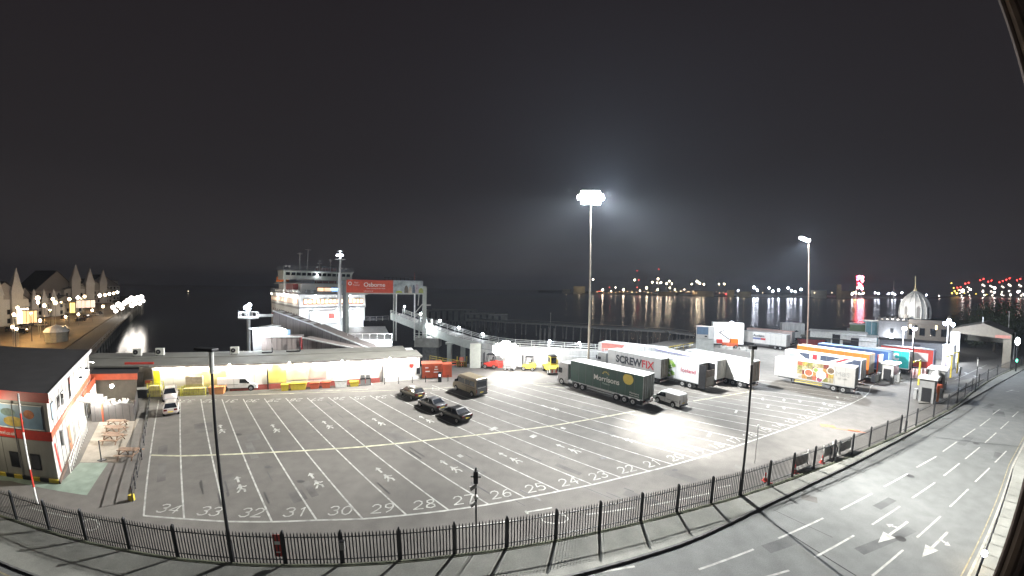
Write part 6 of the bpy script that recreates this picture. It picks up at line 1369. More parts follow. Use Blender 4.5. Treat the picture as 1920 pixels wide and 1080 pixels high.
# canopy building
ca, cb2 = g(1785, 676), g(1880, 690)
q0_ = at(1782, 670, 113); cA = Vector((q0_.x, q0_.y, 0)); q1_ = at(1893, 690, 112); cB = Vector((q1_.x, q1_.y, 0)); cu_ = (cB - cA); CL = cu_.length; cu_.normalize(); cv_ = Vector((-cu_.y, cu_.x, 0))
cn = thing('checkin_canopy', 'gabled canopy portal over the exit lanes with one floodlit white pillar', 'canopy', cA)
def CP(a, b_, z): v_ = cu_ * a + cv_ * b_; return (v_.x, v_.y, z)
def cpx(m, a0, a1, b0, b1, z0, z1): m.hexa([CP(a0, b0, 0)[:2], CP(a1, b0, 0)[:2], CP(a1, b1, 0)[:2], CP(a0, b1, 0)[:2]], z0, z1); return m
M_cn = mat('canopy_beige', (.17, .148, .115), .7, var=.1)
m = MB(); i = 0; pr = [(0, 6.6), (CL, 5.9), (CL, 6.9), (CL * .52, 9.0), (0, 7.5)]
m.v = [CP(a, 0, z) for a, z in pr] + [CP(a, .4, z) for a, z in pr]; m.f = [(0, 1, 2, 3, 4), (9, 8, 7, 6, 5)] + [(k, 5 + k, 5 + (k + 1) % 5, (k + 1) % 5) for k in range(5)]; m.build('gable_fascia', M_cn, cn)
m = MB(); m.v = [CP(0, 0, 7.55), CP(CL * .52, 0, 9.05), CP(CL, 0, 6.95), CP(0, 14, 7.55), CP(CL * .52, 14, 9.05), CP(CL, 14, 6.95)]; m.f = [(0, 1, 4, 3), (1, 2, 5, 4)]; m.build('roof', M_groof, cn)
cpx(MB(), -.2, 1.6, -.1, .6, 0, 6.8).build('white_pillar', M_sail, cn); cpx(MB(), CL - 1.6, CL, -.1, .6, 0, 5.9).build('right_pillar', M_cn, cn)
cpx(MB(), 1.6, CL - 1.6, 13, 13.4, 4.0, 5.8).build('rear_wall', mat('canopy_rear', (.16, .15, .12), .8), cn)
for k in range(3): cpx(MB(), CL * (.3 + .2 * k), CL * (.3 + .2 * k) + .15, .1, .3, 6.2, 7.8).build('truss_post', M_dark, cn)
cpx(MB(), CL * .5, CL * .5 + .15, .1, .2, 9.0, 10.3).build('finial', M_sail, cn); cpx(MB(), CL - 3.2, CL - .3, -.04, 0, 6.1, 6.7).build('red_sign_panel', mat('dull_red_sign', (.40, .16, .12), .6), cn)
light(cn, Vector(CP(.5, -2.4, 3.5)), 2600, COOL, 'POINT', .3)
q = at(1786, 660, 105); t_ = thing('white_cabin', 'small white cabin in front of the floodlit canopy pillar', 'cabin', (q.x - 1.0, q.y, 0), .3); MB().box(-1.3, 1.0, -1, 1, 0, 4.6).build('wall', M_sail, t_); MB().box(-1.4, 1.1, -1.1, 1.1, 4.6, 4.75).build('roof', M_sail, t_); MB().box(-.6, .2, -1.03, -1.0, 2.2, 3.6).build('notice', M_lgrey, t_)
# street furniture far right
for px, py, ty, c, em_, lab in ((1906, 668, 640, COOL, E_cool, 'bright white street lamp at the far right edge beyond the canopy'), (1906, 684, 676, (.2, 1, .7), emat('green_signal', (.1, 1, .6), 8), 'small green signal lamp under the far right street lamp')):
    q = at(px, py, 108); q = Vector((q.x, q.y, 0)); t_ = thing('street_lamp', lab, 'street lamp' if em_ is E_cool else 'signal', q); zz = zat(q, px, ty); MB().tube((0, 0, 0), (0, 0, zz), .08).build('pole', M_dark, t_); MB().ball((0, 0, zz), .5 if em_ is E_cool else .2, sz=1.6).build('lantern', em_, t_)
    if em_ is E_cool: light(t_, (-.8, -.8, zz), 1600, c)

# ================================================================== DOMED PAVILION AND WATERSIDE BUILDINGS
D0 = at(1715, 600, 150); D0 = Vector((D0.x, D0.y, 0)); ry = math.atan2(-D0.x, D0.y) 
pv = thing('domed_pavilion', 'pale stone pier pavilion with ribbed onion dome and spire', 'pavilion', D0, ry)
M_stone = mat('pale_stone', (.17, .155, .14), .8, var=.12); M_dome = mat('dome_white', (.66, .65, .62), .6, var=.08)
zp = zat(D0, 1715, 597); zt_ = zat(D0, 1714, 546); ztip = zat(D0, 1716, 518)
hD = zt_ - zp; prof = [(4.1, 0), (4.25, .18), (4.15, .38), (3.7, .58), (2.8, .76), (1.6, .90), (.7, .97), (.3, 1.0)]
MB().lathe([(r_, z_ * hD) for r_, z_ in prof], (0, 0, zp), 16).build('dome', M_dome, pv)
for k in range(16):
    a = 2 * pi * k / 16; m = MB()
    for (r0, z0), (r1, z1) in zip(prof, prof[1:]): m.tube(((r0 + .05) * cos(a), (r0 + .05) * sin(a), zp + z0 * hD), ((r1 + .05) * cos(a), (r1 + .05) * sin(a), zp + z1 * hD), .16, 5)
    m.build('dome_rib', M_dome, pv)
for k in range(8):
    a = 2 * pi * (k + .25) / 8; MB().quad((4.28 * cos(a - .1), 4.28 * sin(a - .1), zp + .3), (4.28 * cos(a + .1), 4.28 * sin(a + .1), zp + .3), (4.32 * cos(a + .1), 4.32 * sin(a + .1), zp + hD * .4), (4.32 * cos(a), 4.32 * sin(a), zp + hD * .48), (4.32 * cos(a - .1), 4.32 * sin(a - .1), zp + hD * .4)).build('dome_opening', mat('dome_shadow', (.2, .19, .18)), pv)
MB().lathe([(.45, 0), (.55, .5), (.25, .9), (.18, 1.6), (.12, ztip - zt_), (.001, ztip - zt_ + .1)], (0, 0, zt_), 8).build('spire', mat('spire_gold', (.6, .52, .32), .5), pv)
MB().box(-8.0, 9.5, -7, 8, 0, zp).build('wall', M_stone, pv); MB().box(-8.2, 9.7, -7.2, 8.2, zp - 1.2, zp).build('parapet', M_stone, pv)
for k in range(6):
    f_ = MB().box(-6.8 + k * 2.7, -5.4 + k * 2.7, -7.06, -7.0, zp - 4.6, zp - 2.4).build('arched_window', M_dark, pv); MB().box(-6.7 + k * 2.7, -5.5 + k * 2.7, -7.08, -7.061, zp - 4.5, zp - 2.5).build('pane', M_glass, f_)
for x in (-2.2, 8.6): MB().lathe([(.5, 0), (.6, .4), (.5, 1.0), (.15, 1.5), (.001, 1.6)], (x, -6.8, zp), 8).build('urn', M_stone, pv)
for x in (-1.0, 5.5): MB().tube((x, -7.2, zp - 2.6), (x, -7.2, zp - 1.4), .25, 8).build('wall_lamp', emat('soft_wall_lamp', (1, .85, .55), 2.5), pv)
light(pv, (-5, -12, zp + 2.5), 6500, (1, .98, .94), 'POINT', .4); light(pv, (4, -13, zp - 5), 500, (1, .9, .8), 'POINT', .4)  # unseen lights added in front, mainly to whiten the dome's left side
q = at(1672, 640, 135); q = Vector((q.x, q.y, 0)); tw = thing('stone_annex', 'square grey stone annex with crenellated top left of the dome', 'building', q, math.atan2(-q.x, q.y)); za_ = zat(q, 1672, 601)
MB().box(-3.4, 3.6, -3, 3, 0, za_).build('wall', mat('annex_stone', (.30, .29, .29), .8, var=.1), tw); MB().box(-3.7, 3.9, -3.3, 3.3, za_, za_ + .3).build('cornice', M_stone, tw)
for k in range(6): MB().box(-3.6 + k * 1.3, -2.9 + k * 1.3, -3.2, -2.9, za_ + .3, za_ + 1.1).build('merlon', M_stone, tw)
MB().box(-.5, .3, -3.05, -3, za_ - 3.4, za_ - 2.0).build('window', M_dark, tw); MB().ball((-.2, -3.3, za_ - 4.6), .5, sz=1.3).build('wall_lamp', E_cool, tw); light(tw, (-.2, -4.6, za_ - 4.2), 900, COOL)
q = at(1640, 640, 138); q = Vector((q.x, q.y, 0)); gl = thing('glazed_link', 'pale turquoise glazed link with white flat roof', 'building', q, math.atan2(-q.x, q.y)); za_ = zat(q, 1640, 603)
MB().box(-2.6, 2.4, -2, 2, 0, za_).build('glazing', mat('turquoise_glass', (.20, .38, .42), .3), gl); MB().box(-3.2, 2.8, -2.5, 2.5, za_, za_ + .3).build('roof', M_sail, gl)
for k in range(4): MB().box(-2.5 + k * 1.5, -2.38 + k * 1.5, -2.06, -2, za_ - 3.5, za_).build('mullion', M_white, gl)
q = at(1612, 640, 140); q = Vector((q.x, q.y, 0)); gb_ = thing('green_cabin', 'olive green cabin on the waterside beneath the red reflection', 'cabin', q, math.atan2(-q.x, q.y)); za_ = zat(q, 1612, 608)
MB().box(-2.8, 2.6, -2, 2, 0, za_).build('wall', mat('olive_wall', (.20, .26, .14), .7), gb_); MB().box(-3, 2.8, -2.2, 2.2, za_, za_ + .25).build('roof', M_sail, gb_); MB().box(-3.6, -2.8, -1.6, 1.6, 0, za_ - 1.4).build('railing_block', M_grey, gb_)
for px, py0, py1, w_, c, rc_, lab, cat_ in ((1570, 640, 621, 13, (.62, .62, .58), M_sail, 'long low white-roofed shed by the water', 'shed'), (1605, 645, 628, 9, (.70, .70, .66), M_sail, 'bright white angular superstructure beside the olive cabin', 'shed'), (1545, 650, 632, 11, (.12, .12, .11), M_groof, 'dark flat-roofed shed behind the orange trailer', 'shed'), (1590, 652, 636, 12, (.10, .10, .10), M_groof, 'second dark flat-roofed shed beneath the white superstructure', 'shed'), (1720, 652, 639, 16, (.09, .09, .095), M_roof, 'long dark shed roof between trailers and pavilion', 'shed')):
    q = at(px, py0, 118); q = Vector((q.x, q.y, 0)); t_ = thing('waterside_shed', lab, cat_, q, math.atan2(-q.x, q.y), 'waterside sheds'); za_ = zat(q, px, py1)
    MB().box(-w_ / 2, w_ / 2, -2.5, 2.5, 0, za_).build('wall', mat('shed_%d' % px, c, .7, var=.15), t_); MB().hexa([(-w_ / 2 - .4, -3), (w_ / 2 + .4, -3), (w_ / 2 + .4, 3), (-w_ / 2 - .4, 3)], za_, za_ + .25, [(-w_ / 2, -.3), (w_ / 2 - 2, -.3), (w_ / 2 - 2, .3), (-w_ / 2, .3)]).build('roof', rc_, t_)
    MB().box(-1.2, .6, -2.54, -2.5, .5, za_ - .6).build('door', M_dark, t_)
light(None, (0, 0, -50), 0, name='unused') if False else None
# timber quay deck with yellow-black rails
q = g(1270, 655); t_ = thing('quay_railing', 'low yellow and dark railings on the quay corner behind the pink trailer', 'railing', q, R(32)); 
for k in range(9): MB().tube((k * 1.6 - 5, 0, 0), (k * 1.6 - 5, 0, 1.0), .06, 5).build('post', M_yel if k % 2 else M_dark, t_)
for z in (.5, 1.0): MB().bar((-5, 0, z), (7.8, 0, z), .09).build('rail', M_yel if z > .6 else M_white, t_)

# camera building: brown ribbed pilaster and small lamp at the foot
pb = thing('brown_facade_pilaster', 'tall brown ribbed pilaster of the building at the right edge', 'facade', (0, 0, 0)); 
az0 = R(68.4)
for k in range(9):
    a = az0 + R(.55) * k; r0 = 6.0 + (.10 if k % 2 else 0); x_, y_ = sin(a) * r0, cos(a) * r0; MB().tube((sin(a + R(.3)) * r0, cos(a + R(.3)) * r0, 0), (sin(a + R(2.0)) * r0, cos(a + R(2.0)) * r0, 34), .045 + .02 * ((k * 7) % 3), 8).build('rib', mat('brown_stone_%d' % (k % 3), ((.085, .06, .048), (.06, .043, .036), (.12, .085, .062))[k % 3], .8, var=.3, sc=3), pb)
x_, y_ = sin(az0 + R(.3)) * 6.25, cos(az0 + R(.3)) * 6.25; m = MB(); m.hexa([(x_, y_), (x_ + 2.6, y_ - 1.2), (x_ + 2.6, y_ - 3), (x_ + .6, y_ - 2)], 0, 34, [(x_ + .25, y_ - .4), (x_ + 2.8, y_ - 1.6), (x_ + 2.8, y_ - 3.4), (x_ + .8, y_ - 2.4)]); m.build('wall', mat('brown_wall', (.07, .052, .045), .8, var=.3, sc=2), pb)
q = at(1846, 1038, 24); wl = thing('wall_light', 'small blue-white lamp on a bracket at the foot of the brown building', 'wall lamp', (q.x, q.y, 0)); MB().tube((0, 0, 0), (0, 0, q.z), .07).build('post', M_dark, wl); MB().ball((0, 0, q.z), .16).build('lamp', emat('small_blue_lamp', (.62, .66, 1), 40), wl); light(wl, (-.3, .3, q.z), 60, (.7, .75, 1))
q = g(1822, 1066); light(wl, (q.x - wl.location.x, q.y - wl.location.y, 1.2), 60, (1, .72, .38), 'POINT', .2)
dp = thing('dark_railings', 'dark basement railings running along the foot of the brown building', 'railing', g(1862, 985)); 
for k in range(12):
    q = g(1828, 1085) + (g(1893, 905) - g(1828, 1085)) * k / 11; p = q - dp.location; MB().tube((p.x, p.y, 0), (p.x, p.y, 1.2), .04, 5).build('railing_bar', M_dark, dp)
a, b_ = g(1828, 1085) - dp.location, g(1893, 905) - dp.location; MB().tube((a.x, a.y, 1.2), (b_.x, b_.y, 1.2), .05, 5).build('top_rail', M_dark, dp)
# ================================================================== MARINA PIER AND GABLED HOUSES (left)
P0, P1 = g(132, 646), g(240, 575); pdv = (P1 - P0).normalized(); pn = Vector((-pdv.y, pdv.x, 0))      # pn points away to the left/back
def MP(t_, w, z=0): q = P0 + pdv * t_ + pn * w; return (q.x, q.y, z)
m = MB(); m.hexa([MP(-70, -.0)[:2], MP(430, 0)[:2], MP(430, 80)[:2], MP(-70, 80)[:2]] , -.9, .0); struct(m.build('marina_quay', asphalt('marina_paving', (.16, .125, .085), .25, .08)))
pr_ = thing('pier_promenade', 'dark timber promenade on piles running along the marina quay', 'promenade', MP(0, 0))
po = pr_.location.copy(); m = MB(); m.hexa([MP(-20, -7)[:2], MP(230, -5)[:2], MP(230, -.2)[:2], MP(-20, -.2)[:2]], -.5, -.1); m.build('deck', mat('weathered_timber', (.09, .085, .08), .8, var=.3), pr_, po)
for k in range(40): a = MP(-18 + k * 5.5, -6.2, 0); MB().tube((a[0], a[1], WZ - 1), (a[0], a[1], .1), .22, 7).build('pile', mat('pale_pile', (.16, .155, .14), .8, var=.3), pr_, po)
for z in (.5, 1.0): MB().tube(MP(-20, -6.6, z), MP(230, -5, z), .06, 5).build('handrail', M_grey, pr_, po)
for k in range(24): a = MP(-18 + k * 10, -6.5, 0); MB().tube((a[0], a[1], 0), (a[0], a[1], 1.0), .06, 5).build('rail_post', M_grey, pr_, po)
M_hw = mat('house_cream', (.50, .46, .42), .7, var=.08); M_hw2 = mat('house_white', (.62, .60, .57), .7, var=.08); M_hr = mat('slate_roof', (.05, .05, .055), .8, var=.15); M_gable = mat('gable_grey', (.36, .335, .31), .8, var=.1)
def house(lab, px, d, w, dep, eave, ridge, spires=(), wallm=None, ori=0.35, glow=2, spw=1.0):
    K = 1.37; d *= K; w *= K; dep *= K; eave = 15 + (eave - 15) * K; ridge = 15 + (ridge - 15) * K; spires = [(a * K, 15 + (b_ - 15) * K) for a, b_ in spires]; spw *= K
    x_, y_, z_ = ray(px, 560); r_ = math.hypot(x_, y_); q = Vector((x_ / r_ * d, y_ / r_ * d, 0))
    t_ = thing('gabled_house', lab, 'house', q, math.atan2(-q.x, q.y) + ori, 'gabled waterside houses')
    wallm = wallm or M_hw
    MB().box(-w / 2, w / 2, 0, dep, 0, eave).build('wall', wallm, t_)
    m = MB(); i = 0; m.v = [(-w / 2, 0, eave), (w / 2, 0, eave), (0, 0, ridge - .3), (-w / 2, .3, eave), (w / 2, .3, eave), (0, .3, ridge - .3)]; m.f = [(0, 1, 2), (5, 4, 3), (0, 3, 4, 1), (1, 4, 5, 2), (2, 5, 3, 0)]; m.build('gable', M_gable, t_)
    m = MB(); m.v = [(-w / 2 - .5, -.6, eave - .3), (0, -.6, ridge), (w / 2 + .5, -.6, eave - .3), (-w / 2 - .5, dep + .4, eave - .3), (0, dep + .4, ridge), (w / 2 + .5, dep + .4, eave - .3), (-w / 2 - .5, -.6, eave - .6), (0, -.6, ridge - .3), (w / 2 + .5, -.6, eave - .6)]; m.f = [(0, 1, 4, 3), (1, 2, 5, 4), (0, 6, 7, 1), (1, 7, 8, 2)]; m.build('roof', M_hr, t_)
    for sx_, sz_ in spires:
        o = MB().box(sx_ - spw, sx_ + spw, -1.2, spw, 0, sz_).build('turret', M_hw2, t_); MB().hexa([(sx_ - spw * 1.15, -1.4), (sx_ + spw * 1.15, -1.4), (sx_ + spw * 1.15, spw * 1.15), (sx_ - spw * 1.15, spw * 1.15)], sz_, sz_ + spw * 4.2, [(sx_ - .05, -.1), (sx_ + .05, -.1), (sx_ + .05, .0), (sx_ - .05, .0)]).build('spire', mat('spire_pale', (.60, .585, .57), .7), o)
    n_ = max(2, int(w / 2.6)); k_ = 0
    for fz in range(max(1, int(eave / 3))):
        for k in range(n_):
            xx = -w / 2 + w * (k + .5) / n_; k_ += 1; lit = (k_ * 7 + int(px)) % 7 < glow and fz < 2
            f_ = MB().box(xx - .55, xx + .55, -.06, 0, .8 + fz * 3, 2.4 + fz * 3).build('window', M_dark, t_); MB().box(xx - .45, xx + .45, -.08, -.061, .9 + fz * 3, 2.3 + fz * 3).build('pane', emat('house_window_glow', (1, .78, .48), 2.5) if lit else M_glass, f_)
    return t_
house('nearest white house with tall twin spires at the left edge', 8, 135, 13, 12, 10.5, 15.0, ((-2.2, 11.5), (3.0, 12.0)), M_hw2, .5, 1, 1.5)
house('dark roofed house with a long slope behind the nearest spires', 45, 165, 16, 16, 7, 13.5, (), M_hw, .9, 2)
house('low house with three slim spires right of the long slope', 82, 165, 13, 10, 8.5, 10.5, ((-3, 9.0), (0, 9.0), (3, 9.0)), M_hw2, .4, 2, .9)
house('large house with a broad pointed gable at the row centre', 106, 225, 19, 20, 11, 20.0, (), M_hw, .45, 2)
house('cream house in front of the broad gable with a dark porch', 122, 178, 12, 10, 7.5, 10.5, (), M_hw, .4, 3)
house('house with a very tall slender spire beside a shorter one', 148, 225, 12, 12, 12, 14, ((-1.5, 15.5), (4.5, 14.0)), M_hw2, .4, 2, 1.8)
house('pale house with two small spires right of the tallest spire', 170, 260, 22, 16, 11, 17, ((6, 14.5),), M_hw, .4, 2, 1.8)
house('house with pointed dormer near the row end', 192, 300, 20, 16, 13, 20.0, ((-4.5, 9.5), (1.0, 9.5)), M_hw2, .4, 1, 1.2)
house('last small block closing the row of houses', 207, 320, 9, 12, 16.5, 17.0, (), M_hw2, .3, 1)
# lamps along the marina
def plamp(px, py, d, r_, em_, W_, col, lab, grp, pole=True, cat_='street lamp', zbase=0):
    q = at(px, py, d); t_ = thing('street_lamp', lab, cat_, (q.x, q.y, zbase), 0, grp)
    if pole: MB().tube((0, 0, 0), (0, 0, q.z - zbase), .07 if d < 400 else .25, 6).build('pole', M_grey, t_)
    MB().ball((0, 0, q.z - zbase), r_, 8, 5).build('lantern', em_, t_)  # lantern ball oversized so that its size stands in for glare
    if W_: light(t_, (0, 0, q.z - zbase + r_ * 1.5), W_, col, 'POINT', r_)
    return t_
GW = 'warm lamps along the marina street'
for k, (px, py, d, s_) in enumerate(((33, 577, 125, 1), (26, 590, 118, 1.1), (71, 559, 150, 1.4), (71, 567, 150, 1), (83, 573, 150, 1.1), (99, 561, 165, 1), (104, 568, 165, 1.1), (130, 561, 180, 1), (146, 558, 200, 1), (158.6, 556, 215, .9), (187, 554, 260, 1), (197, 553, 280, .9), (205, 551, 300, .8), (213, 550, 320, .8), (220, 548, 340, .8), (193, 574.5, 210, .8), (173, 582, 190, .8), (147, 589.5, 175, .8), (123, 594, 160, .8), (75, 601, 140, 1), (31, 617, 118, 1), (23, 613, 118, 1))):
    plamp(px, py, d, .42 * s_ * d / 150, E_warm if py > 558 or k % 2 else E_neut, 800 if k < 19 else 260, (1, .70, .40), 'warm white globe lamp on a post along the marina street', GW)
for k, (px, py, s_) in enumerate(((212, 576, 1.0), (222, 571, 1.3), (228, 577, 1.1), (217, 583, 1.0), (240, 564, 1.3), (247, 560, 1.4), (253, 568, 1.3), (258, 559, 1.3), (265, 557, 1.2), (268, 564, 1.0), (247, 573, 1.1), (234, 568, 1.2), (262, 569, .9))):
    plamp(px, py, 205 + k * 2, .85 * s_, emat('promenade_flood', (1, .93, .84), 16), 220 if k % 3 == 0 else 0, (1, .88, .72), 'dazzling white promenade floodlight at the pier bend', 'floodlights at the pier bend')
for px, py, w_, h_, em_, lab in ((43, 592, 3.8, 5.2, emat('shopfront_glow', (1, .86, .62), 2.4), 'glowing shopfront of the nearest spired house'), (56, 594, 4.6, 4.0, emat('shopfront_dim', (.9, .62, .30), 1.4), 'dim amber shopfront beside the glowing one'), (107, 581, 6.0, 3.2, emat('shopfront_glow2', (1, .84, .60), 3), 'pale lit garage front under the broad gable'), (136, 577, 2.0, 4.5, emat('yellow_door_glow', (1, .72, .20), 3), 'tall yellow lit doorway in the row'), (161, 570, 8.0, 3.4, emat('restaurant_glow', (1, .80, .66), .8), 'bright restaurant front under the slender spires')):
    d = 178 if px < 90 else 230; q = at(px, py, d); t_ = thing('shopfront', lab, 'shopfront', (q.x, q.y, 0), math.atan2(-q.x, q.y) + .4); MB().box(-w_ / 2, w_ / 2, 0, .3, max(.1, q.z - h_ / 2), q.z + h_ / 2).build('glass_front', em_, t_); MB().box(-w_ / 2 - .3, w_ / 2 + .3, -.8, .3, q.z + h_ / 2, q.z + h_ / 2 + .3).build('awning', M_hr, t_)
    m = MB()
    for k in range(1, 4): m.box(-w_ / 2 + w_ * k / 4 - .08, -w_ / 2 + w_ * k / 4 + .08, -.05, 0, max(.1, q.z - h_ / 2), q.z + h_ / 2)
    m.build('mullion', M_dark, t_)
# parked cars on marina street (small) 
for k, (px, py, c, l) in enumerate(((20, 621, P_navy, 'dark car parked leftmost on the marina street'), (31, 622, P_silver, 'silver car with glinting roof on the marina street'), (44, 615, P_black, 'black car in the cluster by the shopfront'), (55, 611, P_navy, 'grey car in the cluster by the shopfront'), (66, 609, P_black, 'black car with lamp glints past the shopfront'), (77, 612, P_silver, 'pale car at the right of the shopfront cluster'), (122, 597, P_black, 'black car under the small street lamp'), (150, 602, P_navy, 'dark car beside the promenade rail'), (163, 596, P_black, 'black car in the promenade row'), (176, 592, P_silver, 'silver car in the promenade row'), (186, 589, P_black, 'farthest black car in the promenade row'), (40, 625, P_black, 'motorbike-dark small car by the corner'))):
    q = g(px, py); make_car(l, (q.x, q.y, 0), HA + (1.2 if k % 2 else -.2), c, 4.2, 1.75, 1.45, group='cars parked on the marina street')
q = g(106, 640); gz = thing('kiosk_tent', 'small white domed kiosk tent on the marina corner', 'kiosk', q); MB().lathe([(2.6, 0), (2.6, 2.6)], n=12).build('wall', mat('tent_grey', (.30, .28, .22), .7), gz); MB().lathe([(3.0, 2.5), (2.2, 3.4), (.8, 4.0), (.01, 4.3)], n=12).build('roof', M_sail, gz); light(gz, (-2.5, -4, 3.8), 220, (1, .85, .55))
bt = at(112, 607, 145); bt_ = thing('tour_boat', 'dark hulled boat with white deckhouse beside the promenade', 'boat', (bt.x, bt.y, 0), HA); MB().loft([[(-7, -1.4, .2), (-7, 1.4, .2), (-7, 1.6, 1.4), (-7, -1.6, 1.4)], [(4, -1.4, .2), (4, 1.4, .2), (4, 1.6, 1.5), (4, -1.6, 1.5)], [(8, -.1, .6), (8, .1, .6), (8, .15, 2), (8, -.15, 2)]]).build('hull', M_hull, bt_); MB().box(-5, 2, -1.1, 1.1, 1.4, 2.6).build('deckhouse', M_sail, bt_)
# warm wash on street
for px, py in ((60, 640), (30, 650), (95, 628), (150, 585), (115, 600)):
    q = g(px, py); t_ = thing('street_lamp', 'amber street lamp over the marina road', 'street lamp', q, 0, 'amber lamps over the marina road'); MB().tube((0, 0, 0), (0, 0, 7), .08).build('pole', M_dark, t_); MB().box(-.35, .35, -.15, .15, 7, 7.15).build('lantern', E_warm, t_); light(t_, (0, 0, 6.8), 8000, (1, .60, .22), 'SPOT', .2, aim=(0, 0, 0), ang=150)

# ================================================================== OLD PIER AND RUINS ACROSS THE WATER
def az_pt(px, d): x_, y_, z_ = ray(px, 560); r_ = math.hypot(x_, y_); return Vector((x_ / r_ * d, y_ / r_ * d, 0))
op = thing('derelict_pier', 'long low derelict pier deck on broken piles across the dark water', 'pier', az_pt(1080, 125)); oo = op.location.copy()
pts_ = [(880, 150, 598), (960, 140, 604), (1040, 130, 608), (1110, 124, 613), (1180, 120, 617), (1250, 118, 621), (1300, 120, 627)]
M_pt = mat('old_timber', (.17, .165, .155), .85, var=.3); M_pp = mat('old_pile', (.15, .145, .135), .85, var=.35)
for (a, da, ya), (b_, db, yb) in zip(pts_, pts_[1:]):
    A, Bq = az_pt(a, da), az_pt(b_, db); za, zb = zat(A, a, ya), zat(Bq, b_, yb); m = MB()
    m.bar((A.x, A.y, za), (Bq.x, Bq.y, zb), 5.5, .5); m.build('deck', M_pt, op, oo); m = MB(); m.bar((A.x, A.y, za + 1), (Bq.x, Bq.y, zb + 1), .08); m.build('handrail', M_pt, op, oo)
    for k in range(6): q = A + (Bq - A) * (k + random.random() * .6) / 6; MB().tube((q.x + random.uniform(-.4, .4), q.y, WZ - 1), (q.x, q.y, za + (zb - za) * k / 6), .22, 6).build('pile', M_pp, op, oo)
for k, (px, d) in enumerate(((1014, 118), (1022, 118), (1030, 119), (1040, 120))): 
    q = az_pt(px, d); t_ = thing('broken_pile', 'broken mooring pile standing in the water before the derelict pier', 'pile', (q.x, q.y, WZ), 0, 'broken piles'); MB().tube((0, 0, -1), (.1, 0, zat(q, px, 617) - WZ), .32, 8).build('shaft', M_pp, t_); MB().tube((.1, 0, zat(q, px, 617) - WZ), (.1, 0, zat(q, px, 617) - WZ + .15), .36, 8).build('cap', M_pt, t_)
for px, d, y0, y1, w_, lab in ((852, 175, 603, 581, 22, 'ruined long shed on the far end of the derelict pier'), (812, 172, 600, 582, 6, 'small ruined hut left of the long shed'), (900, 160, 600, 588, 14, 'collapsed timber building on the derelict pier'), (935, 150, 604, 590, 8, 'leaning timber frame on the derelict pier')):
    q = az_pt(px, d); t_ = thing('ruined_shed', lab, 'ruin', (q.x, q.y, 0), math.atan2(-q.x, q.y), 'ruins on the derelict pier'); z0_, z1_ = zat(q, px, y0), zat(q, px, y1)
    MB().box(-w_ / 2, w_ / 2, 0, 4, z0_, z1_).build('wall', mat('ruin_wall', (.14, .135, .125), .85, var=.3, sc=.5), t_); MB().box(-w_ / 2 - .3, w_ / 2 + .2, -.3, 4.2, z1_, z1_ + .25).build('roof', mat('ruin_roof', (.26, .255, .24), .8, var=.3), t_)
    for k in range(int(w_ / 1.6)): MB().tube((-w_ / 2 + .5 + k * 1.6, -.3, WZ - 1), (-w_ / 2 + .5 + k * 1.6, -.3, z0_), .16, 5).build('pile', M_pp, t_)
    for k in range(int(w_ / 3)): MB().box(-w_ / 2 + 1 + k * 3, -w_ / 2 + 2 + k * 3, -.03, 0, z0_ + .6, z1_ - .6).build('opening', M_dark, t_)
q = az_pt(1033, 130); t_ = thing('pier_post', 'thin post standing on the derelict pier', 'post', (q.x, q.y, 0)); MB().tube((0, 0, WZ), (0, 0, zat(q, 1033, 588)), .08).build('pole', M_grey, t_); MB().box(-.15, .15, -.1, .1, zat(q, 1033, 588), zat(q, 1033, 588) + .3).build('head', M_grey, t_)

# ================================================================== FAR SHORE
m = MB(); fs = [(1010, 1500, 9), (1060, 1450, 10), (1110, 1350, 8), (1200, 1300, 9), (1300, 1300, 8), (1380, 1350, 8), (1500, 1400, 9), (1600, 1500, 10), (1700, 1700, 9), (1760, 2300, 7), (1790, 4200, 16), (1860, 4300, 18), (1920, 4300, 18)]
pts_ = [az_pt(px, d) for px, d, z in fs]
m = MB()
for (A, Bq), ((_, _, za), (_, _, zb)) in zip(zip(pts_, pts_[1:]), zip(fs, fs[1:])):
    n_ = 8
    for k in range(n_):
        a = A + (Bq - A) * k / n_; b_ = A + (Bq - A) * (k + 1) / n_; r0 = 1.06; h0 = (za + (zb - za) * k / n_) * random.uniform(.5, 1.0)
        m.v += [(a.x, a.y, WZ - 2), (b_.x, b_.y, WZ - 2), (b_.x * r0, b_.y * r0, WZ - 2), (a.x * r0, a.y * r0, WZ - 2), (a.x, a.y, WZ + 2.5), (b_.x, b_.y, WZ + 2.5), (b_.x * r0, b_.y * r0, h0), (a.x * r0, a.y * r0, h0)]; j = len(m.v) - 8
        m.f += [(j, j+1, j+5, j+4), (j+4, j+5, j+6, j+7), (j+1, j+2, j+6, j+5), (j+3, j, j+4, j+7), (j+2, j+3, j+7, j+6)]
struct(m.build('far_shore', mat('far_shore_dark', (.05, .045, .04), .9, var=.4, sc=.02)))
def shore_d(px):
    for (a, da, _), (b_, db, _) in zip(fs, fs[1:]):
        if a <= px <= b_: return (da + (db - da) * (px - a) / (b_ - a)) * .997
    return 1400
def flamp(px, py, s_, col, st, lab, grp, pole=True):
    d = shore_d(px) * (1.0 if px < 1780 else .99); q = at(px, py, d); r_ = s_ * d / 650. * random.uniform(.42, .62)
    t_ = thing('harbour_lamp', lab, 'lamp', (q.x, q.y, WZ), 0, grp); z_ = max(q.z - WZ, 3)
    if pole: MB().tube((0, 0, 0), (0, 0, z_), .3 * d / 1300, 5).build('pole', M_grey, t_)
    MB().ball((0, 0, z_), r_, 8, 4).build('lantern', emat('harbour_glow_%s' % lab.split()[0], col, st), t_)  # oversized ball imitates the glare around each far lamp
Wh, Wm, Rd, Yl, Bl = (1, .80, .56), (1, .74, .42), (1, .06, .05), (1, .66, .10), (.80, .86, 1)
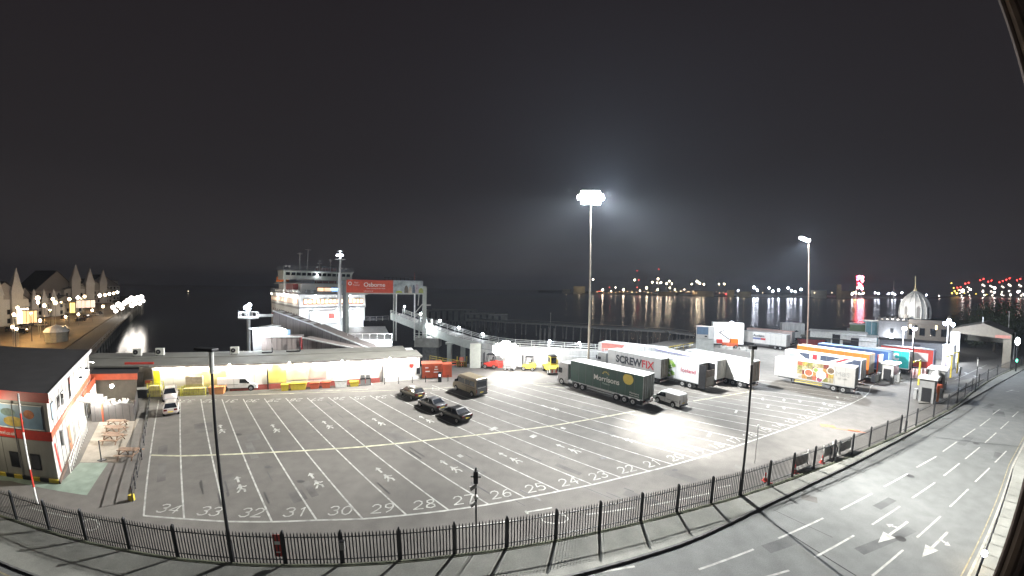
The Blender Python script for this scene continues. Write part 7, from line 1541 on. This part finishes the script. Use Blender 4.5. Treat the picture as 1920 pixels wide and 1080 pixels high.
gA = 'white lamps across the harbour'; gB = 'blue-white lamps across the harbour'
for px, py, s_ in ((1112, 524, 2.2), (1190, 525, 2.4), (1234, 523, 2.8), (1239, 530, 2.2), (1223, 529, 2.0), (1232, 530, 1.6), (1255, 527, 2.0), (1250, 532, 1.6), (1259.5, 532, 1.6), (1256, 540, 2.2), (1212.5, 540, 2.6), (1169, 543.5, 2.8), (1130, 543.5, 2.6), (1154, 539, 1.6), (1297, 532.5, 1.8), (1307, 528, 3.0), (1312, 531, 2.4), (1320, 533, 1.8), (1348, 532.5, 1.9), (1358, 532.5, 1.9), (1265, 543, 1.4), (1283, 543, 1.3), (1200, 545, 1.3), (1146, 546, 1.2), (1233, 543, 1.5)):
    flamp(px, py, s_, Wh, 60, 'white dockside lamp across the harbour', gA)
for px, py, s_ in ((1384, 545, 2.4), (1414, 539, 3.4), (1420, 544, 3.0), (1442, 540, 3.0), (1449, 546, 2.4), (1460, 544, 2.4), (1478, 540, 3.2), (1484, 545, 2.4), (1491, 547, 2.4), (1502, 543, 3.2), (1592, 548, 2.2), (1598, 551, 2.6), (1604, 549, 2.6), (1611, 551, 2.2), (1618, 550, 1.8), (1641, 549, 1.8), (1647, 550.5, 2.2), (1666, 550.5, 1.8), (1673, 550, 2.0), (1678, 552, 1.4), (1691, 549, 2.4), (1737, 553, 1.9)):
    flamp(px, py, s_, Bl, 90, 'blue-white quay floodlight across the harbour', gB)
for px, py, s_ in ((1268, 547, 1), (1276, 546, 1.1), (1290, 547, 1), (1300, 546, 1.2), (1313, 547, 1), (1325, 547, 1.1), (1215, 548, 1), (1185, 548, 1), (1242, 548, 1.1), (1250, 549, 1), (1335, 548, 1), (1400, 548, 1), (1430, 549, 1), (1527, 549, 1.0), (1540, 548, 1.0), (1560, 549, 1), (1575, 550, 1)):
    flamp(px, py, s_, Wm, 14, 'amber small lamp low on the far shore', 'small amber lamps across the harbour', False)
for k in range(36):
    px = 1120 + k * 7.2 + random.uniform(-2, 2); flamp(px, random.uniform(546, 549.5), random.uniform(.6, 1.0), Wm if k % 4 else (1, .5, .2), 10, 'faint amber quay glint along the far shore', 'faint quay glints across the harbour', False)
for px, py, s_ in ((1194.5, 507.5, .9), (1197.5, 525, 1.2), (1194.5, 539, 1.1), (1235, 505, .9), (1361.5, 551, 1.3), (1143, 539, 1), (1123, 546, 1)):
    flamp(px, py, s_, Rd, 20, 'red aviation lamp on the far shore', 'red lamps across the harbour', px not in (1123,))
# tall red lit chimney-like tower
d = shore_d(1611); q = at(1611, 550, d); rt = thing('red_lit_tower', 'tower blazing with red and white lights across the harbour', 'tower', (q.x, q.y, WZ)); sc0 = d / 830
zt_ = at(1611, 518, d).z - WZ; zb_ = at(1611, 548, d).z - WZ
for x in (-7, 7): MB().box(x * sc0 - 1, x * sc0 + 1, -1, 1, 0, zt_).build('leg', M_grey, rt)
for k, (x, z) in enumerate(((-6, .97), (-2, .98), (2, .97), (6, .96), (-6, .85), (6, .80), (-3, .68), (0, .6), (4, .55), (-4, .5), (0, .9), (5, .45))):
    MB().ball((x * sc0, -3, zt_ * z), 2.2 * sc0, 8, 4).build('tower_lamp', emat('tower_pink' if k % 2 else 'tower_red', (1, .30, .38) if k % 2 else (1, .03, .06), 55), rt)
for x in (-16, -11, 9): MB().ball((x * sc0, -3, zb_ * .9), 1.5 * sc0, 6, 4).build('quay_lamp', emat('quay_orange', (1, .5, .15), 40), rt)
# chimney with plume
d = 1650; q = at(1676, 550, d); ch = thing('distant_chimney', 'slim chimney with a faint drifting plume beyond the harbour', 'chimney', (q.x, q.y, WZ)); MB().tube((0, 0, 0), (0, 0, at(1676, 527, d).z - WZ), 2.2, 10, 1.4).build('shaft', mat('chimney_grey', (.30, .29, .28), .8), ch); MB().tube((0, 0, at(1676, 527, d).z - WZ), (0, 0, at(1676, 526.2, d).z - WZ), 2.0, 10).build('rim', M_dark, ch)
# sheds on far shore
for px, y0, y1, wpx, c, lab in ((1086, 547, 537, 22, (.62, .56, .36), 'pale yellow storage building at the left end of the far shore'), (1062, 549, 543, 16, (.20, .20, .19), 'low grey shed left of the pale yellow building'), (1318, 551, 546, 36, (.42, .33, .16), 'long low lit warehouse on the far shore'), (1250, 551, 547, 30, (.40, .30, .16), 'low amber lit warehouse beneath the white lamps'), (1370, 549, 544, 12, (.45, .40, .25), 'small pale hut right of the warehouse'), (1535, 552, 545, 22, (.30, .28, .22), 'dim grey block behind the second mast'), (1573, 551, 534, 6, (.34, .31, .24), 'dim slender church-like tower on the far shore'), (1582, 552, 546, 20, (.26, .24, .20), 'dim shed beside the slender tower'), (1395, 551, 547, 22, (.42, .40, .30), 'flat lit ferry hall under the quay floodlights')):
    d = shore_d(px) * .995; q = at(px, y0, d); t_ = thing('far_warehouse', lab, 'building', (q.x, q.y, WZ), math.atan2(-q.x, q.y), 'far shore buildings'); w_ = wpx * d / 660; z1_ = at(px, y1, d).z - WZ
    MB().box(-w_ / 2, w_ / 2, 0, 12, 0, z1_).build('wall', mat('far_%d' % px, c, .7, var=.3, sc=.05), t_); MB().box(-w_ / 2 - 1, w_ / 2 + 1, -1, 13, z1_, z1_ + 1).build('roof', M_groof, t_)
    light(t_, (0, -22, z1_ * .7 + 4), 2600 if px != 1535 else 900, (1, .8, .5), 'POINT', 1.5)
# container port cranes
for k, (px, y0, h_, em_) in enumerate(((1815, 554, 530, 0), (1843, 554, 523, 1), (1858, 554, 526, 1), (1879, 554, 527, 0), (1892, 554, 522, 1), (1912, 554, 523, 1), (1800, 553, 538, 0))):
    d = 4150; q = at(px, y0, d); t_ = thing('port_crane', 'distant ship-to-shore crane with red top lights at the container port', 'crane', (q.x, q.y, WZ), math.atan2(-q.x, q.y), 'container port cranes'); zt_ = at(px, h_, d).z - WZ; w_ = 13
    m = MB()
    for x in (-w_, w_): MB().bar((x, 0, 0), (x, 0, zt_ * .62), 3).build('leg', M_lgrey, t_)
    MB().bar((-w_, 0, zt_ * .6), (w_, 0, zt_ * .6), 3).build('portal_beam', M_lgrey, t_); MB().bar((0, 0, zt_ * .6), (w_ * .3, 0, zt_), 2.4).build('apex', M_lgrey, t_)
    MB().bar((w_, 0, zt_ * .62), (-w_ * 1.6, 0, zt_ * .93), 2.6).build('raised_boom', M_lgrey, t_)
    for x, z in ((w_ * .3, 1.0), (-w_ * 1.5, .93)): MB().ball((x, -3, zt_ * z), 5.2, 6, 4).build('red_lamp', emat('crane_red', (1, .05, .04), 16), t_)
    for x, z in ((-w_ * .3, .68), (w_ * .7, .62), (0, .35), (w_ * .8, .12)): MB().ball((x, -3, zt_ * z), 5.0 if em_ else 3.4, 6, 4).build('work_lamp', emat('crane_work', (1, .86, .70), 16), t_)
for px, py, s_, c, st, lab in ((1805, 545, 3.8, (1, .82, .78), 40, 'pinkish bright lamp at the container port'), (1819, 543, 2.6, (1, .84, .76), 30, 'pinkish bright lamp at the container port'), (1843, 547, 2.2, Wh, 24, 'pinkish bright lamp at the container port'), (1865, 540, 2.4, Wh, 24, 'pinkish bright lamp at the container port'), (1864, 548, 2.6, Wh, 24, 'pinkish bright lamp at the container port'), (1909, 547, 2.6, Wh, 24, 'pinkish bright lamp at the container port'), (1785, 550, 1.6, Yl, 16, 'yellow refinery lamp at the container port'), (1790, 546, 1.6, Yl, 16, 'yellow refinery lamp at the container port'), (1794, 550, 1.8, Yl, 16, 'yellow refinery lamp at the container port'), (1797, 544, 1.4, Yl, 16, 'yellow refinery lamp at the container port'), (1788, 540, 1.2, Yl, 12, 'yellow refinery lamp at the container port'), (1784, 531, 1.2, Yl, 8, 'yellow refinery lamp at the container port'), (1808, 549, 1.4, Yl, 12, 'yellow refinery lamp at the container port'), (1830, 551, 1.2, Yl, 12, 'yellow refinery lamp at the container port'), (1850, 552, 1.2, Yl, 12, 'yellow refinery lamp at the container port'), (1878, 552, 1.2, Wh, 12, 'pinkish bright lamp at the container port'), (1895, 552, 1.4, Wh, 12, 'pinkish bright lamp at the container port'), (1919, 552, 1.2, Wh, 12, 'pinkish bright lamp at the container port'), (1761, 555, 1.0, (1, .6, .5), 8, 'pinkish bright lamp at the container port'), (1769, 556, 1.0, (1, .6, .5), 8, 'pinkish bright lamp at the container port')):
    flamp(px, py, s_, c, st, lab, 'container port lamps', False)
# lone boat light on the left water, distant star
q = at(353, 546, 900); t_ = thing('boat_light', 'single faint boat light on the water left of the ferry', 'boat', (q.x, q.y, WZ)); MB().loft([[(-6, -2, .3), (-6, 2, .3), (-6, 2, 2), (-6, -2, 2)], [(6, -.2, .8), (6, .2, .8), (6, .2, 2.4), (6, -.2, 2.4)]]).build('hull', M_hull, t_); MB().tube((0, 0, 2), (0, 0, q.z - WZ), .12, 5).build('mast', M_grey, t_); MB().ball((0, 0, q.z - WZ), .8, 6, 4).build('masthead_lamp', emat('boat_lamp', Wh, 6), t_)

# ================================================================== TREES at the right
M_leaf = mat('night_foliage', (.045, .06, .025), .7, var=.4, sc=1); M_bark = mat('bark', (.07, .055, .04), .9, var=.3)
def tree(lab, px, d, H_, R_, seed):
    q = az_pt(px, d); t_ = thing('broadleaf_tree', lab, 'tree', (q.x, q.y, 0), 0, 'dark trees beyond the canopy'); rnd = random.Random(seed)
    m = MB(); m.tube((0, 0, 0), (.2, 0, H_ * .45), .45, 8, .3)
    for k in range(7): a = rnd.uniform(0, 6.28); m.tube((.2, 0, H_ * rnd.uniform(.3, .45)), (cos(a) * R_ * .6, sin(a) * R_ * .6, H_ * rnd.uniform(.55, .85)), .2, 6, .05)
    m.build('trunk', M_bark, t_); m = MB(); cl_ = [(rnd.uniform(-.65, .65) * R_, rnd.uniform(-.65, .65) * R_, H_ * rnd.uniform(.45, .86), R_ * rnd.uniform(.25, .45)) for _ in range(14)]
    for cx, cy, cz, cr in cl_:
        for _ in range(190):
            v = Vector((rnd.gauss(0, 1), rnd.gauss(0, 1), rnd.gauss(0, 1))).normalized() * cr * rnd.uniform(.55, 1.05); c = Vector((cx, cy, cz)) + v; u_ = Vector((rnd.gauss(0, 1), rnd.gauss(0, 1), rnd.gauss(0, 1))).normalized(); w_ = u_.orthogonal().normalized(); s_ = rnd.uniform(.14, .32)
            m.quad(tuple(c - u_ * s_), tuple(c + w_ * s_ * .6), tuple(c + u_ * s_), tuple(c - w_ * s_ * .6))
    m.build('crown', M_leaf, t_)
tree('dark tree nearest the dome, behind the canopy', 1812, 165, 9.5, 7, 1); tree('tall dark tree behind the canopy ridge', 1850, 160, 12.0, 8, 2); tree('broad dark tree right of the canopy', 1885, 155, 13.0, 8, 3); tree('dark tree cut by the right edge', 1915, 150, 12.5, 8, 4); tree('low dark tree behind the canopy wall', 1868, 140, 7.5, 6, 5)
for px, py, lab in ((1893, 610, 'thin pale lamp post among the dark trees'), (1906, 640, 'second thin pale post right of the canopy')):
    q = az_pt(px, 128); t_ = thing('unlit_post', lab, 'post', (q.x, q.y, 0)); MB().tube((0, 0, 0), (0, 0, zat(q, px, 585 if px < 1900 else 625)), .09).build('pole', M_lgrey, t_); MB().box(-.3, .3, -.1, .1, zat(q, px, 585 if px < 1900 else 625), zat(q, px, 585 if px < 1900 else 625) + .15).build('head', M_lgrey, t_)

# ================================================================== HAZE
hz_m = bpy.data.materials.new('night_haze'); hz_m.use_nodes = True; n = hz_m.node_tree; n.nodes.clear(); out = n.nodes.new('ShaderNodeOutputMaterial'); vp = n.nodes.new('ShaderNodeVolumePrincipled')
vp.inputs['Color'].default_value = (.72, .84, 1, 1); vp.inputs['Density'].default_value = HAZE; vp.inputs['Anisotropy'].default_value = 0.2
n.links.new(vp.outputs[0], out.inputs['Volume'])
if HAZE > 0:
    hb = MB().box(-6000, 7000, -120, 7000, WZ - 4, 190).build('haze', hz_m); hb['kind'] = 'stuff'

# ------------------------------------------------------------------ same-looking neighbours get their place in the row added to the label
ORD = 'first second third fourth fifth sixth seventh eighth ninth tenth eleventh twelfth thirteenth fourteenth fifteenth sixteenth seventeenth eighteenth nineteenth twentieth'.split()
ORD += ['twenty-' + w for w in ORD[:9]] + ['thirtieth']
bpy.context.view_layer.update(); by = {}
for o in bpy.data.objects:
    if o.get('category') and o.get('label'): by.setdefault(o['label'], []).append(o)
for lab, os_ in by.items():
    if 1 < len(os_) <= len(ORD):
        os_.sort(key=lambda o: math.atan2(o.matrix_world.translation.x, o.matrix_world.translation.y))
        short = ' '.join(lab.split()[:11])
        for o, w in zip(os_, ORD): o['label'] = '%s, %s from the left' % (short, w)
